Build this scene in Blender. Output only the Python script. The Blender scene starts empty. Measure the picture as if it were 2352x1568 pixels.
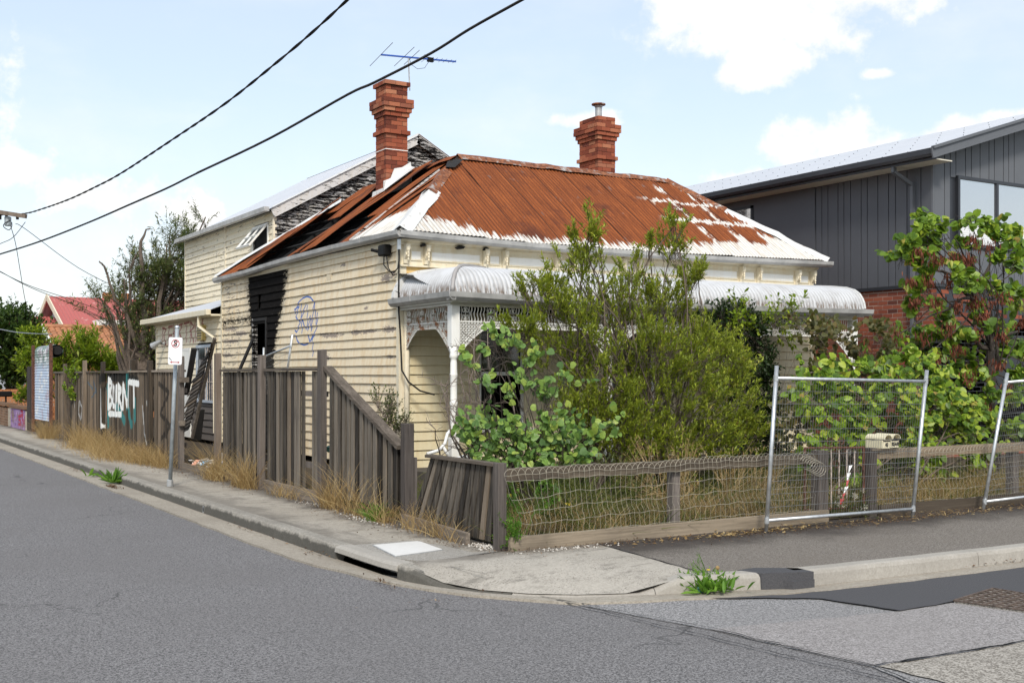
import bpy, math, random
import numpy as np
from mathutils import Vector, Matrix
random.seed(7); rng = np.random.default_rng(7)
S = bpy.context.scene
COL = S.collection
# ---------------- camera, sky, sun, exposure ----------------
FPX, HY, CX = 2628.08, 862.0, 1176.0
CAM = np.array([-7.923, -16.259, 1.6])
FW = np.array([0.523797, 0.851843]); RT = np.array([0.851843, -0.523797])
cd = bpy.data.cameras.new('camera'); cam = bpy.data.objects.new('camera', cd); COL.objects.link(cam)
cam.location = CAM; cam.rotation_euler = (math.radians(90), 0, -math.atan2(FW[0], FW[1]))
cd.sensor_width = 36; cd.lens = 40.226; cd.shift_y = 0.0332; cd.clip_start = .1; cd.clip_end = 3000
S.camera = cam
SUN_AZ = math.atan2(-.42, -.80)      # direction towards the sun, from +Y clockwise
SUN_EL = math.radians(42)
W = bpy.data.worlds.new("World"); S.world = W; W.use_nodes = True
sd = bpy.data.lights.new('sun', 'SUN'); sd.energy = 1.5; sd.angle = math.radians(11); sd.color = (1, .945, .86)
sun = bpy.data.objects.new('sun', sd); COL.objects.link(sun)
sv = Vector((math.sin(SUN_AZ)*math.cos(SUN_EL), math.cos(SUN_AZ)*math.cos(SUN_EL), math.sin(SUN_EL)))
sun.rotation_euler = (-sv).to_track_quat('-Z', 'Y').to_euler()
sun.location = (0, 0, 30)
S.view_settings.view_transform = 'Standard'; S.view_settings.look = 'None'
S.view_settings.exposure = 1.05; S.view_settings.gamma = 1.0
S.view_settings.use_curve_mapping = False

# ---------------- node helper ----------------
class G:
    def __init__(s, name=None, nt=None):
        if nt is None:
            s.m = bpy.data.materials.new(name); s.m.use_nodes = True; nt = s.m.node_tree
        s.nt = nt; nt.nodes.clear(); s._pos = None
    def n(s, t, **kw):
        nd = s.nt.nodes.new(t)
        for k, v in kw.items(): setattr(nd, k, v)
        return nd
    def put(s, sock, v):
        if isinstance(v, bpy.types.NodeSocket): s.nt.links.new(v, sock)
        elif isinstance(v, (tuple, list)):
            v = tuple(v)
            if len(sock.default_value) == 4 and len(v) == 3: v = v+(1,)
            sock.default_value = v
        else: sock.default_value = v
    def pos(s):
        if s._pos is None: s._pos = s.n('ShaderNodeNewGeometry').outputs['Position']
        return s._pos
    def uv(s): return s.n('ShaderNodeTexCoord').outputs['UV']
    def orand(s): return s.n('ShaderNodeObjectInfo').outputs['Random']
    def attr(s, a): return s.n('ShaderNodeAttribute', attribute_name=a).outputs['Fac']
    def m_(s, op, a, b=0., c=None, clamp=False):
        nd = s.n('ShaderNodeMath', operation=op, use_clamp=clamp); s.put(nd.inputs[0], a); s.put(nd.inputs[1], b)
        if c is not None: s.put(nd.inputs[2], c)
        return nd.outputs[0]
    def v_(s, op, a, b=(0, 0, 0), sc=None):
        nd = s.n('ShaderNodeVectorMath', operation=op); s.put(nd.inputs[0], a)
        if sc is not None: s.put(nd.inputs['Scale'], sc)
        else: s.put(nd.inputs[1], b)
        return nd.outputs['Value'] if op in ('LENGTH', 'DOT_PRODUCT', 'DISTANCE') else nd.outputs[0]
    def sep(s, v):
        nd = s.n('ShaderNodeSeparateXYZ'); s.put(nd.inputs[0], v); return nd.outputs
    def comb(s, x, y, z):
        nd = s.n('ShaderNodeCombineXYZ')
        for i, q in enumerate((x, y, z)): s.put(nd.inputs[i], q)
        return nd.outputs[0]
    def noise(s, vec, scale=1., detail=3., rough=.5, off=(0, 0, 0), st=(1, 1, 1)):
        v = s.v_('MULTIPLY', vec, st)
        if off != (0, 0, 0): v = s.v_('ADD', v, off)
        nd = s.n('ShaderNodeTexNoise'); s.put(nd.inputs['Vector'], v); s.put(nd.inputs['Scale'], scale)
        s.put(nd.inputs['Detail'], detail); s.put(nd.inputs['Roughness'], rough); return nd.outputs['Fac']
    def voro(s, vec, scale, feat='F1', out='Distance', st=(1, 1, 1)):
        nd = s.n('ShaderNodeTexVoronoi', feature=feat); s.put(nd.inputs['Vector'], s.v_('MULTIPLY', vec, st)); s.put(nd.inputs['Scale'], scale)
        return nd.outputs[out]
    def sm(s, v, a, b, c=0., d=1.):
        nd = s.n('ShaderNodeMapRange', interpolation_type='SMOOTHSTEP'); s.put(nd.inputs[0], v)
        s.put(nd.inputs[1], a); s.put(nd.inputs[2], b); s.put(nd.inputs[3], c); s.put(nd.inputs[4], d); return nd.outputs[0]
    def mix(s, f, a, b):
        nd = s.n('ShaderNodeMix', data_type='RGBA'); s.put(nd.inputs[0], f); s.put(nd.inputs[6], a); s.put(nd.inputs[7], b); return nd.outputs[2]
    def ramp(s, f, stops):
        nd = s.n('ShaderNodeValToRGB'); e = nd.color_ramp.elements
        while len(e) < len(stops): e.new(.5)
        for i, (p, c) in enumerate(stops): e[i].position = p; e[i].color = (*c, 1)
        s.put(nd.inputs[0], f); return nd.outputs[0]
    def segs(s, v, segments):
        """smallest distance from the point v (z component 0) to a set of 2D segments"""
        d = None
        for (ax, ay), (bx, by) in segments:
            ba = (bx-ax, by-ay, 0); l2 = max(ba[0]**2+ba[1]**2, 1e-6)
            pa = s.v_('SUBTRACT', v, (ax, ay, 0))
            h = s.m_('MULTIPLY', s.v_('DOT_PRODUCT', pa, ba), 1/l2, clamp=True)
            q = s.v_('LENGTH', s.v_('SUBTRACT', pa, s.v_('SCALE', ba, sc=h)))
            d = q if d is None else s.m_('MINIMUM', d, q)
        return d
    def bump(s, h, st=.3, dist=.01):
        nd = s.n('ShaderNodeBump'); s.put(nd.inputs['Height'], h); s.put(nd.inputs['Strength'], st); s.put(nd.inputs['Distance'], dist); return nd.outputs[0]
    def out(s, col, rough=.7, metal=0., nrm=None, trans=None, spec=.5):
        b = s.n('ShaderNodeBsdfPrincipled'); s.put(b.inputs['Base Color'], col); s.put(b.inputs['Roughness'], rough)
        s.put(b.inputs['Metallic'], metal); s.put(b.inputs['Specular IOR Level'], spec)
        if nrm is not None: s.put(b.inputs['Normal'], nrm)
        o = s.n('ShaderNodeOutputMaterial'); r = b.outputs[0]
        if trans is not None:
            t = s.n('ShaderNodeBsdfTranslucent'); s.put(t.inputs[0], trans)
            mx = s.n('ShaderNodeMixShader'); mx.inputs[0].default_value = .35
            s.nt.links.new(r, mx.inputs[1]); s.nt.links.new(t.outputs[0], mx.inputs[2]); r = mx.outputs[0]
        s.nt.links.new(r, o.inputs[0]); return s.m
def poly(*pts): return [(pts[i], pts[i+1]) for i in range(len(pts)-1)]

# ---- sky: physical sky softened with high haze and cumulus clouds, all by world direction
g = G(nt=W.node_tree)
dirv = g.n('ShaderNodeTexCoord').outputs['Generated']
sky = g.n('ShaderNodeTexSky', sky_type='NISHITA', sun_disc=False, sun_elevation=SUN_EL, sun_rotation=SUN_AZ, air_density=1.0, dust_density=1.6, ozone_density=1.5)
x, y, z = g.sep(dirv)
f_ = g.v_('DOT_PRODUCT', dirv, (FW[0], FW[1], 0)); r_ = g.v_('DOT_PRODUCT', dirv, (RT[0], RT[1], 0))
az = g.m_('ARCTAN2', r_, f_); el = g.m_('ARCSINE', z)
ae = g.comb(az, el, 0)
def ae_of(u, v):
    a = math.atan2(u-CX, FPX); return a, math.atan2((HY-v)*math.cos(a), FPX)
cl = None
for u, v, ru, rv in ((1600, -10, 150, 75), (1760, 20, 260, 100), (1950, -20, 190, 90), (1770, 120, 110, 60), (1690, 180, 60, 30), (1860, 60, 150, 70),
                     (1920, 320, 110, 62), (1850, 360, 90, 45), (2010, 350, 100, 45), (2200, 310, 150, 40), (2352, 260, 70, 18), (1750, 415, 160, 30),
                     (20, 390, 110, 55), (260, 450, 190, 55), (390, 480, 120, 45), (480, 520, 90, 30), (1330, 275, 90, 22), (2020, 170, 40, 12),
                     (-500, 200, 400, 120), (3000, 100, 400, 160), (800, -700, 600, 150), (2300, -900, 500, 200), (3600, 500, 500, 130), (-1200, 500, 500, 100)):
    a, e = ae_of(u, v)
    q = g.v_('LENGTH', g.v_('MULTIPLY', g.v_('SUBTRACT', ae, (a, e, 0)), (FPX/ru, FPX/rv, 0)))
    cl = q if cl is None else g.m_('MINIMUM', cl, q)
fb = g.noise(ae, 16, 8, .62)
fb2 = g.noise(ae, 5, 5, .55, off=(3.1, 1.7, 0), st=(1, 2.2, 1))
cov = g.m_('SUBTRACT', g.m_('SUBTRACT', 1.0, cl), g.m_('MULTIPLY', g.m_('SUBTRACT', fb, .5), -4.2))
m1 = g.sm(cov, -.30, .70)
veil = g.m_('MULTIPLY', g.sm(fb2, .42, .8), .35)
hor = g.sm(el, 0.0, .26, .62, .0)
mask = g.m_('MAXIMUM', m1, g.m_('MAXIMUM', veil, hor))
col = g.mix(.50, sky.outputs[0], (4.6, 4.95, 5.25))
white = g.mix(g.sm(fb, .35, .7), (4.95, 5.0, 5.0), (5.7, 5.6, 5.45))
colr = g.mix(mask, col, white)
bg = g.n('ShaderNodeBackground'); g.put(bg.inputs[0], colr); bg.inputs[1].default_value = .10
wo = g.n('ShaderNodeOutputWorld'); g.nt.links.new(bg.outputs[0], wo.inputs[0])

# ---------------- mesh helpers ----------------
WL = {}
def wl(o): return WL.get(o.name, (0., 0., 0.)) if o is not None else (0., 0., 0.)
def link(o, parent=None, loc=None):
    COL.objects.link(o)
    if parent is not None: o.parent = parent
    p = wl(parent)
    if loc is None: loc = p
    o.location = (loc[0]-p[0], loc[1]-p[1], loc[2]-p[2]); WL[o.name] = tuple(loc)
    return o
def tag(o, label=None, cat=None, group=None, kind=None):
    if label: o['label'] = label
    if cat: o['category'] = cat
    if group: o['group'] = group
    if kind: o['kind'] = kind
    return o
def thing(name, loc, label, cat, group=None):
    o = bpy.data.objects.new(name, None); o.empty_display_size = .2
    link(o, None, loc); return tag(o, label, cat, group)
def empty_part(name, parent):
    o = bpy.data.objects.new(name, None); o.empty_display_size = .1; return link(o, parent)
def mesh_np(name, V, F, mat, tint=None, uv=None):
    """V (n,3); F (m,k) equal sized faces"""
    me = bpy.data.meshes.new(name); V = np.asarray(V, np.float32); F = np.asarray(F, np.int32)
    m, k = F.shape
    me.vertices.add(len(V)); me.vertices.foreach_set('co', V.ravel())
    me.loops.add(m*k); me.loops.foreach_set('vertex_index', F.ravel())
    me.polygons.add(m); me.polygons.foreach_set('loop_start', np.arange(0, m*k, k, dtype=np.int32))
    if tint is not None:
        a = me.attributes.new('tint', 'FLOAT', 'POINT'); a.data.foreach_set('value', np.asarray(tint, np.float32))
    if uv is not None:
        l = me.uv_layers.new(name='UVMap'); l.data.foreach_set('uv', np.asarray(uv, np.float32)[F.ravel()].ravel())
    me.update(calc_edges=True); me.materials.append(mat)
    return me
def obj_np(name, V, F, mat, parent=None, loc=None, tint=None, uv=None, smooth=False):
    base = loc if loc is not None else wl(parent)
    me = mesh_np(name, np.asarray(V)-np.array(base), F, mat, tint, uv)
    if smooth: me.shade_smooth()
    return link(bpy.data.objects.new(name, me), parent, base)
def unit(v):
    v = np.asarray(v, float); l = np.linalg.norm(v, axis=-1, keepdims=True); return v/np.maximum(l, 1e-9)
class MB:
    def __init__(s): s.v = []; s.f = []
    def quad(s, *p): n = len(s.v); s.v += [tuple(q) for q in p]; s.f.append(tuple(range(n, n+len(p)))); return s
    def box(s, x0, y0, z0, x1, y1, z1):
        n = len(s.v)
        s.v += [(x, y, z) for z in (z0, z1) for y in (y0, y1) for x in (x0, x1)]
        s.f += [tuple(n+i for i in q) for q in ((0, 2, 3, 1), (4, 5, 7, 6), (0, 1, 5, 4), (2, 6, 7, 3), (0, 4, 6, 2), (1, 3, 7, 5))]
        return s
    def beam(s, p, q, w, h, up=(0, 0, 1)):
        """box section beam from p to q, w across and h along up"""
        p = np.array(p, float); q = np.array(q, float); d = unit(q-p); up = np.array(up, float)
        if abs(d@up) > .95: up = np.array((0, 1., 0))
        sd = unit(np.cross(d, up)); u = np.cross(sd, d); n = len(s.v)
        for e in (p, q):
            for a, b in ((-1, -1), (1, -1), (1, 1), (-1, 1)): s.v.append(tuple(e+sd*a*w/2+u*b*h/2))
        s.f += [tuple(n+i for i in t) for t in ((3, 2, 1, 0), (4, 5, 6, 7), (0, 1, 5, 4), (1, 2, 6, 5), (2, 3, 7, 6), (3, 0, 4, 7))]
        return s
    def tube(s, pts, r, n=6, cap=True):
        pts = [np.array(p, float) for p in pts]; k = len(pts)
        rs = r if isinstance(r, (list, tuple, np.ndarray)) else [r]*k
        t0 = unit(pts[1]-pts[0]); ref = np.array((0, 0, 1.)) if abs(t0[2]) < .9 else np.array((1., 0, 0))
        u = unit(np.cross(t0, ref)); b = len(s.v)
        for i in range(k):
            t = unit((pts[min(i+1, k-1)]-pts[max(i-1, 0)])); u = unit(u-t*(u@t)); w = np.cross(t, u)
            for j in range(n):
                a = 2*math.pi*j/n; s.v.append(tuple(pts[i]+(u*math.cos(a)+w*math.sin(a))*rs[i]))
        for i in range(k-1):
            for j in range(n): s.f.append((b+i*n+j, b+i*n+(j+1) % n, b+(i+1)*n+(j+1) % n, b+(i+1)*n+j))
        if cap: s.f.append(tuple(b+j for j in range(n))[::-1]); s.f.append(tuple(b+(k-1)*n+j for j in range(n)))
        return s
    def lathe(s, c, prof, n=12, sq=False):
        """prof: list of (z, r) about the vertical axis through c"""
        b = len(s.v)
        for z, r in prof:
            for j in range(n):
                a = 2*math.pi*(j+.5)/n; s.v.append((c[0]+r*math.cos(a), c[1]+r*math.sin(a), c[2]+z))
        for i in range(len(prof)-1):
            for j in range(n): s.f.append((b+i*n+j, b+i*n+(j+1) % n, b+(i+1)*n+(j+1) % n, b+(i+1)*n+j))
        s.f.append(tuple(b+j for j in range(n))[::-1]); s.f.append(tuple(b+(len(prof)-1)*n+j for j in range(n)))
        return s
    def extrude(s, prof, p, q, side, up=(0, 0, 1)):
        """profile of (side, up) offsets swept straight from p to q"""
        p = np.array(p, float); q = np.array(q, float); sd = np.array(side, float); up = np.array(up, float); n = len(s.v); k = len(prof)
        for e in (p, q):
            for a, b in prof: s.v.append(tuple(e+sd*a+up*b))
        for j in range(k): s.f.append((n+j, n+(j+1) % k, n+k+(j+1) % k, n+k+j))
        s.f.append(tuple(n+j for j in range(k))[::-1]); s.f.append(tuple(n+k+j for j in range(k))); return s
    def prism(s, pts, vec):
        """polygon pts pushed along vec"""
        n = len(s.v); k = len(pts); vec = np.array(vec, float)
        s.v += [tuple(p) for p in pts]+[tuple(np.array(p, float)+vec) for p in pts]
        for j in range(k): s.f.append((n+j, n+(j+1) % k, n+k+(j+1) % k, n+k+j))
        s.f.append(tuple(n+j for j in range(k))[::-1]); s.f.append(tuple(n+k+j for j in range(k))); return s
    def mesh(s, name, mat, base=(0, 0, 0), smooth=False):
        me = bpy.data.meshes.new(name); b = base
        me.from_pydata([(x-b[0], y-b[1], z-b[2]) for x, y, z in s.v], [], s.f); me.update(); me.materials.append(mat)
        if smooth: me.shade_smooth()
        return me
    def build(s, name, mat, parent=None, loc=None, smooth=False, kind=None, bevel=0):
        if parent is None and loc is None:
            a = np.array(s.v); loc = ((a[:, 0].min()+a[:, 0].max())/2, (a[:, 1].min()+a[:, 1].max())/2, a[:, 2].min())
        base = loc if loc is not None else wl(parent)
        o = link(bpy.data.objects.new(name, s.mesh(name, mat, base, smooth)), parent, base)
        if kind: o['kind'] = kind
        if bevel:
            m = o.modifiers.new('bevel', 'BEVEL'); m.width = bevel; m.segments = 1; m.limit_method = 'ANGLE'
        return o
# measured points of the photograph turned into points on real planes of the place
def _ray(u, v): d = FW+(u-CX)/FPX*RT; return np.array([d[0], d[1], (HY-v)/FPX])
def gx(u, v, x): d = _ray(u, v); return CAM+d*((x-CAM[0])/d[0])
def gy(u, v, y): d = _ray(u, v); return CAM+d*((y-CAM[1])/d[1])
def gz(u, v, z=0.): d = _ray(u, v); return CAM+d*((z-CAM[2])/d[2])
def interp(x, xs, ys): return float(np.interp(x, xs, ys))
def text_mesh(txt, size, mat, name, parent, loc, rot, ext=.0015, sx=1.0, bold=0.0):
    cu = bpy.data.curves.new('t', 'FONT'); cu.body = txt; cu.size = size; cu.extrude = ext; cu.align_x = 'CENTER'; cu.align_y = 'CENTER'; cu.offset = bold
    t = bpy.data.objects.new('t', cu); COL.objects.link(t)
    me = bpy.data.meshes.new_from_object(t.evaluated_get(bpy.context.evaluated_depsgraph_get()))
    bpy.data.objects.remove(t); me.materials.clear(); me.materials.append(mat)
    for v in me.vertices: v.co.x *= sx
    o = bpy.data.objects.new(name, me); link(o, parent, loc); o.rotation_euler = rot; return o
# ---------------- materials ----------------
def wood_paint(name, base=(.72, .66, .47), wood=(.20, .17, .14), peel=.0, dirt=.35, char=False, burnt=0., along='y', spots=None, tags=()):
    g = G(name); P = g.pos(); st = (1.2, 1.2, 9) 
    n1 = g.noise(P, 2.2, 6, .65, st=st); n2 = g.noise(P, 9, 5, .7, st=(.7, .7, 4)); n3 = g.noise(P, 1.1, 4, .6)
    fine = g.noise(P, 60, 3, .6, st=(.25, .25, 1.5))
    r = g.orand()
    c = g.mix(g.m_('MULTIPLY', g.sm(g.noise(P, 3.5, 5, .65, st=(3, 3, .45)), .40, .70), dirt), base, (base[0]*.84, base[1]*.68, base[2]*.44))
    c = g.mix(g.m_('MULTIPLY', g.sm(n3, .4, .75), dirt*.6), c, (base[0]*.80, base[1]*.80, base[2]*.76))
    c = g.mix(g.m_('MULTIPLY', r, .16), c, (base[0]*.78, base[1]*.76, base[2]*.70))
    c = g.mix(g.m_('MULTIPLY', g.sm(fine, .5, .8), .12), c, (.35, .30, .22))
    pk = g.m_('ADD', g.m_('MULTIPLY', n1, .65), g.m_('MULTIPLY', n2, .45))
    pk = g.m_('ADD', pk, peel)
    if char:
        yy, zz = g.sep(P)[1], g.sep(P)[2]
        pk = g.m_('ADD', pk, g.sm(yy, 5.5, 8.6, 0, .11))
    pm = g.sm(pk, .705, .725)
    wc = g.mix(g.noise(P, 14, 4, .7, st=(.6, .6, 3)), (wood[0]*.45, wood[1]*.42, wood[2]*.4), (wood[0]*1.6, wood[1]*1.55, wood[2]*1.5))
    c = g.mix(pm, c, wc)
    if spots:
        nspot = g.noise(P, 15, 6, .75, st=(1, .8, 2.4)); wsp = (.25, .20, .165)
        for (sy, sz, ry, rz) in spots:
            q = g.v_('LENGTH', g.v_('MULTIPLY', g.v_('SUBTRACT', P, (0, sy, sz)), (0, 1/ry, 1/rz)))
            q = g.m_('ADD', q, g.m_('MULTIPLY', g.m_('SUBTRACT', nspot, .5), 4.4))
            c = g.mix(g.m_('MULTIPLY', g.sm(q, .85, .80), .92), c, wsp)
    for segs, w, tc, soft, drip in tags:
        yy, zz = g.sep(P)[1], g.sep(P)[2]
        d = g.segs(g.comb(yy, zz, 0), segs)
        d = g.m_('ADD', d, g.m_('MULTIPLY', g.m_('SUBTRACT', g.noise(P, 25, 2), .5), w*.6))
        c = g.mix(g.m_('MULTIPLY', g.sm(d, w*1.15, w*.55), soft), c, tc)
    rough = .62; spc = .4
    if char or burnt:
        blk = g.mix(g.noise(P, 22, 5, .7, st=(.5, .5, 3)), (.002, .002, .002), (.020, .018, .017))
        crk = g.voro(P, 26, 'DISTANCE_TO_EDGE', st=(.55, .55, 2.4))
        blk = g.mix(g.sm(crk, .03, .0), blk, (.003, .003, .003))
        if char:
            ymin = g.sm(zz, 1.6, 3.9, 5.62, 4.86); ymax = g.sm(zz, 1.5, 3.9, 6.98, 7.30)
            e = g.m_('MULTIPLY', g.m_('SUBTRACT', g.noise(P, 6, 6, .75, st=(1, 1, 2.5)), .5), 1.0)
            a = g.sm(g.m_('ADD', g.m_('SUBTRACT', yy, ymin), e), -.04, .12); b = g.sm(g.m_('ADD', g.m_('SUBTRACT', ymax, yy), e), -.02, .10)
            soot = g.m_('MULTIPLY', g.m_('MULTIPLY', g.sm(g.m_('ADD', g.m_('SUBTRACT', yy, ymin), g.m_('MULTIPLY', e, .6)), -.32, .05), g.sm(g.m_('ADD', g.m_('SUBTRACT', ymax, yy), g.m_('MULTIPLY', e, .6)), -.35, .05)), g.sm(zz, 2.0, 3.2))
            c = g.mix(g.m_('MULTIPLY', soot, .38), c, (.12, .10, .08))
            lowcut = g.sm(g.m_('ADD', zz, g.m_('MULTIPLY', e, 1.0)), 2.15, 2.4)
            left = g.m_('MULTIPLY', g.sm(yy, 6.86, 6.9), g.m_('SUBTRACT', 1, lowcut))
            cm = g.m_('MULTIPLY', g.m_('MULTIPLY', a, b), g.m_('SUBTRACT', 1, left))
            smoke = g.m_('MULTIPLY', g.sm(g.m_('ABSOLUTE', g.m_('SUBTRACT', zz, 2.78)), .16, .0), g.m_('MULTIPLY', g.sm(yy, 6.9, 7.2), g.sm(n2, .4, .55)))
            cm = g.m_('MAXIMUM', cm, smoke)
        else:
            cm = g.sm(g.m_('ADD', g.m_('MULTIPLY', n1, .7), g.m_('MULTIPLY', g.noise(P, 40, 3, .8, st=(.3, .3, 2)), .5)), burnt, burnt-.05)
        c = g.mix(cm, c, blk); c = g.mix(g.m_('MULTIPLY', g.m_('MULTIPLY', cm, g.sm(g.noise(P, 30, 5, .8, st=(.4, .4, 2)), .62, .68)), .45), c, (.22, .21, .20)); rough = g.m_('ADD', .62, g.m_('MULTIPLY', cm, .33)); spc = g.m_('SUBTRACT', .45, g.m_('MULTIPLY', cm, .4))
    h = g.m_('SUBTRACT', g.m_('MULTIPLY', fine, .3), g.m_('MULTIPLY', pm, .6))
    return g.out(c, rough, nrm=g.bump(h, .5, .003), spec=spc)
M = {}
TAG = []
cy, cz = 3.96, 2.62
for k in range(20):
    a0, a1 = 2*math.pi*k/20+1.3, 2*math.pi*(k+1)/20+1.3
    if k in (3, 4, 9, 14, 15, 16): continue
    TAG.append(((cy+.60*math.cos(a0)-.05*math.sin(a0), cz+.45*math.sin(a0)), (cy+.60*math.cos(a1)-.05*math.sin(a1), cz+.45*math.sin(a1))))
# coordinates run leftwards with growing y; scribbled letters inside the ring
for pl in (((4.50, 2.86), (4.28, 2.90), (4.44, 2.72), (4.22, 2.60), (4.40, 2.42), (4.50, 2.46)),
           ((4.18, 2.94), (4.12, 2.40), (4.16, 2.66), (3.94, 2.92)), ((4.14, 2.66), (3.92, 2.46)),
           ((3.86, 2.90), (3.84, 2.44), (3.70, 2.70), (3.66, 2.42), (3.52, 2.96), (3.42, 2.55)),
           ((3.85, 2.35), (3.70, 2.22), (3.60, 2.36), (3.58, 1.96))): TAG += poly(*pl)
SCR = []
for pl in (((7.95, 2.02), (7.93, 1.84)), ((7.95, 2.0), (7.82, 1.98), (7.92, 1.93), (7.8, 1.87), (7.93, 1.85)), ((7.74, 1.85), (7.70, 2.0), (7.64, 1.85)),
           ((7.58, 1.85), (7.57, 2.01), (7.46, 1.96), (7.56, 1.92), (7.46, 1.85)), ((7.38, 1.98), (7.38, 1.86), (7.26, 1.9)), ((7.2, 1.94), (7.06, 2.0))): SCR += poly(*pl)
SPOTS = [(1.15, 2.33, .42, .035), (1.62, 2.33, .30, .05), (2.7, 2.31, .5, .045), (3.05, 2.34, .3, .03), (.35, 2.33, .25, .06), (.45, 3.16, .22, .07), (.22, 3.2, .15, .06), (2.95, 1.92, .2, .06), (.3, 1.9, .2, .03),
         (1.2, 2.72, .1, .03), (2.2, 3.52, .12, .03), (8.3, 2.35, .6, .05), (8.6, 2.05, .4, .05), (7.7, 2.5, .5, .06), (8.4, 2.62, .5, .05)]
SC = (.77, .665, .485)
M['side'] = wood_paint('side_weatherboard_paint', SC, peel=0., dirt=.62, spots=SPOTS[:11])
M['side_tag'] = wood_paint('side_weatherboard_tagged', SC, peel=0., dirt=.62, spots=SPOTS[:5], tags=[(TAG, .018, (.008, .10, .42), .97, 0)])
M['side_char'] = wood_paint('side_weatherboard_charred', SC, peel=0., dirt=.62, char=True, spots=SPOTS[11:])
M['side_scrawl'] = wood_paint('side_weatherboard_scrawl', SC, peel=.02, dirt=.5, tags=[(SCR, .010, (.12, .13, .14), .8, 0)])
RT_ = []
for pl in (((14.1, 2.35), (14.05, 2.85)), ((14.05, 2.85), (13.75, 2.8), (13.95, 2.62), (13.65, 2.35)), ((13.5, 2.4), (13.45, 2.85), (13.1, 2.85)), ((13.5, 2.62), (13.2, 2.62)), ((13.5, 2.4), (13.1, 2.38)),
           ((13.0, 2.88), (13.0, 2.4)), ((12.65, 2.88), (13.0, 2.62), (12.6, 2.38)), ((12.5, 2.85), (12.2, 2.88), (12.5, 2.65), (12.2, 2.5), (12.5, 2.4)), ((12.05, 2.88), (11.6, 2.9)), ((11.85, 2.9), (11.85, 2.42)),
           ((11.5, 2.4), (11.5, 2.9), (11.2, 2.78), (11.5, 2.65), (11.2, 2.4)), ((11.1, 2.9), (11.05, 2.42)), ((10.95, 2.9), (10.7, 2.9), (10.95, 2.45), (10.68, 2.45)), ((10.62, 2.42), (10.5, 2.95), (10.4, 2.42)), ((10.58, 2.6), (10.42, 2.6))): RT_ += poly(*pl)
M['leanto'] = wood_paint('lean_to_weatherboard_paint', (.78, .70, .53), peel=.045, dirt=.4, tags=[(RT_, .034, (.33, .04, .045), .85, 0)])
M['upper'] = wood_paint('upper_weatherboard_paint', (.80, .725, .56), peel=.072, dirt=.3)
M['front'] = wood_paint('front_weatherboard_paint', (.70, .62, .42), peel=-.03, dirt=.35)
M['trim'] = wood_paint('cream_trim_paint', (.74, .68, .53), peel=.0, dirt=.4)
M['white_trim'] = wood_paint('white_trim_paint', (.82, .82, .78), peel=-.03, dirt=.15)
M['raw'] = wood_paint('raw_yellow_board', (.62, .43, .17), wood=(.33, .24, .15), peel=.04, dirt=.4)
M['burnt'] = wood_paint('burnt_weatherboard', (.46, .45, .44), peel=.05, burnt=.655)
M['burnt_trim'] = wood_paint('burnt_trim', (.60, .59, .58), peel=.05, burnt=.56)
M['low'] = wood_paint('bare_dark_weatherboard', (.115, .10, .09), wood=(.06, .05, .05), peel=.02, dirt=.2)
def simple(name, col, rough=.6, metal=0., var=.15, sc=8, bumpy=.1, spec=.5):
    g = G(name); P = g.pos(); n = g.noise(P, sc, 5, .65)
    c = g.mix(g.sm(n, .3, .75), tuple(min(1, k*(1+var)) for k in col), tuple(k*(1-var) for k in col))
    return g.out(c, rough, metal, g.bump(g.noise(P, sc*6, 3), bumpy, .003), spec=spec)
g = G('char_black'); P = g.pos()
M['char'] = g.out(g.mix(g.noise(P, 12, 4), (.004, .004, .004), (.022, .02, .019)), .9)
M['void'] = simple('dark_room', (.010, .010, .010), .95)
M['black'] = simple('black_plastic', (.006, .006, .006), .6, spec=.2)
M['gutter'] = simple('galvanised_gutter', (.42, .415, .40), .5, .2, .22, 3)
M['galv'] = simple('galvanised_tube', (.50, .52, .53), .38, .65, .2, 14)
M['galv_old'] = simple('dull_galvanised', (.36, .37, .37), .5, .4, .25, 9)
M['pole'] = simple('sign_pole_grey', (.34, .38, .40), .5, .3, .2, 12)
M['glass'] = G('dark_glass').out((.02, .022, .025), .06, 0., spec=1.0)
M['char_grey'] = simple('grey_cladding_side', (.085, .089, .100), .6, 0, .05, 2, .04)  # side cladding: shaded tone of the one grey put into the colour
M['char_grey2'] = simple('grey_cladding_front', (.115, .122, .134), .55, 0, .05, 2, .04)  # same cladding on the front, its lit tone put into the colour
M['dark_metal'] = simple('dark_fascia_metal', (.035, .038, .045), .35, .2, .1, 4, .02)
M['soffit'] = simple('soffit_cream', (.70, .66, .55), .7, 0, .05)
g = G('office_glass'); P = g.pos(); M['nglass'] = g.out((.62, .64, .65), .04, .9)
M['blind'] = simple('white_blind', (.75, .76, .76), .7, 0, .04)
M['cement'] = simple('mortar', (.36, .33, .28), .9, 0, .2, 30, .4)
M['cement_dark'] = simple('old_mortar', (.09, .065, .05), .9, 0, .25, 30, .4)
M['yellow'] = simple('aged_yellow_plastic', (.50, .38, .13), .5, 0, .3, 6)
M['sign_white'] = simple('sign_white', (.80, .81, .82), .35, 0, .03, 4, .02)
M['sign_black'] = simple('sign_black', (.01, .01, .01), .5)
M['sign_red'] = simple('sign_red', (.38, .02, .02), .5)
M['cream_box'] = simple('cream_letterbox', (.72, .66, .46), .45, 0, .08, 5, .04)
M['greenbin'] = simple('green_bin_plastic', (.05, .16, .12), .5)
M['purple'] = simple('purple_plastic', (.12, .01, .28), .35)
M['whiteplastic'] = simple('white_plastic', (.75, .75, .73), .4)
M['blue'] = simple('blue_antenna', (.03, .10, .42), .4, .3)
M['steelwire'] = simple('antenna_steel', (.10, .09, .085), .5, .4)
M['cable'] = simple('black_cable', (.016, .015, .015), .7, spec=.2)
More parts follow.
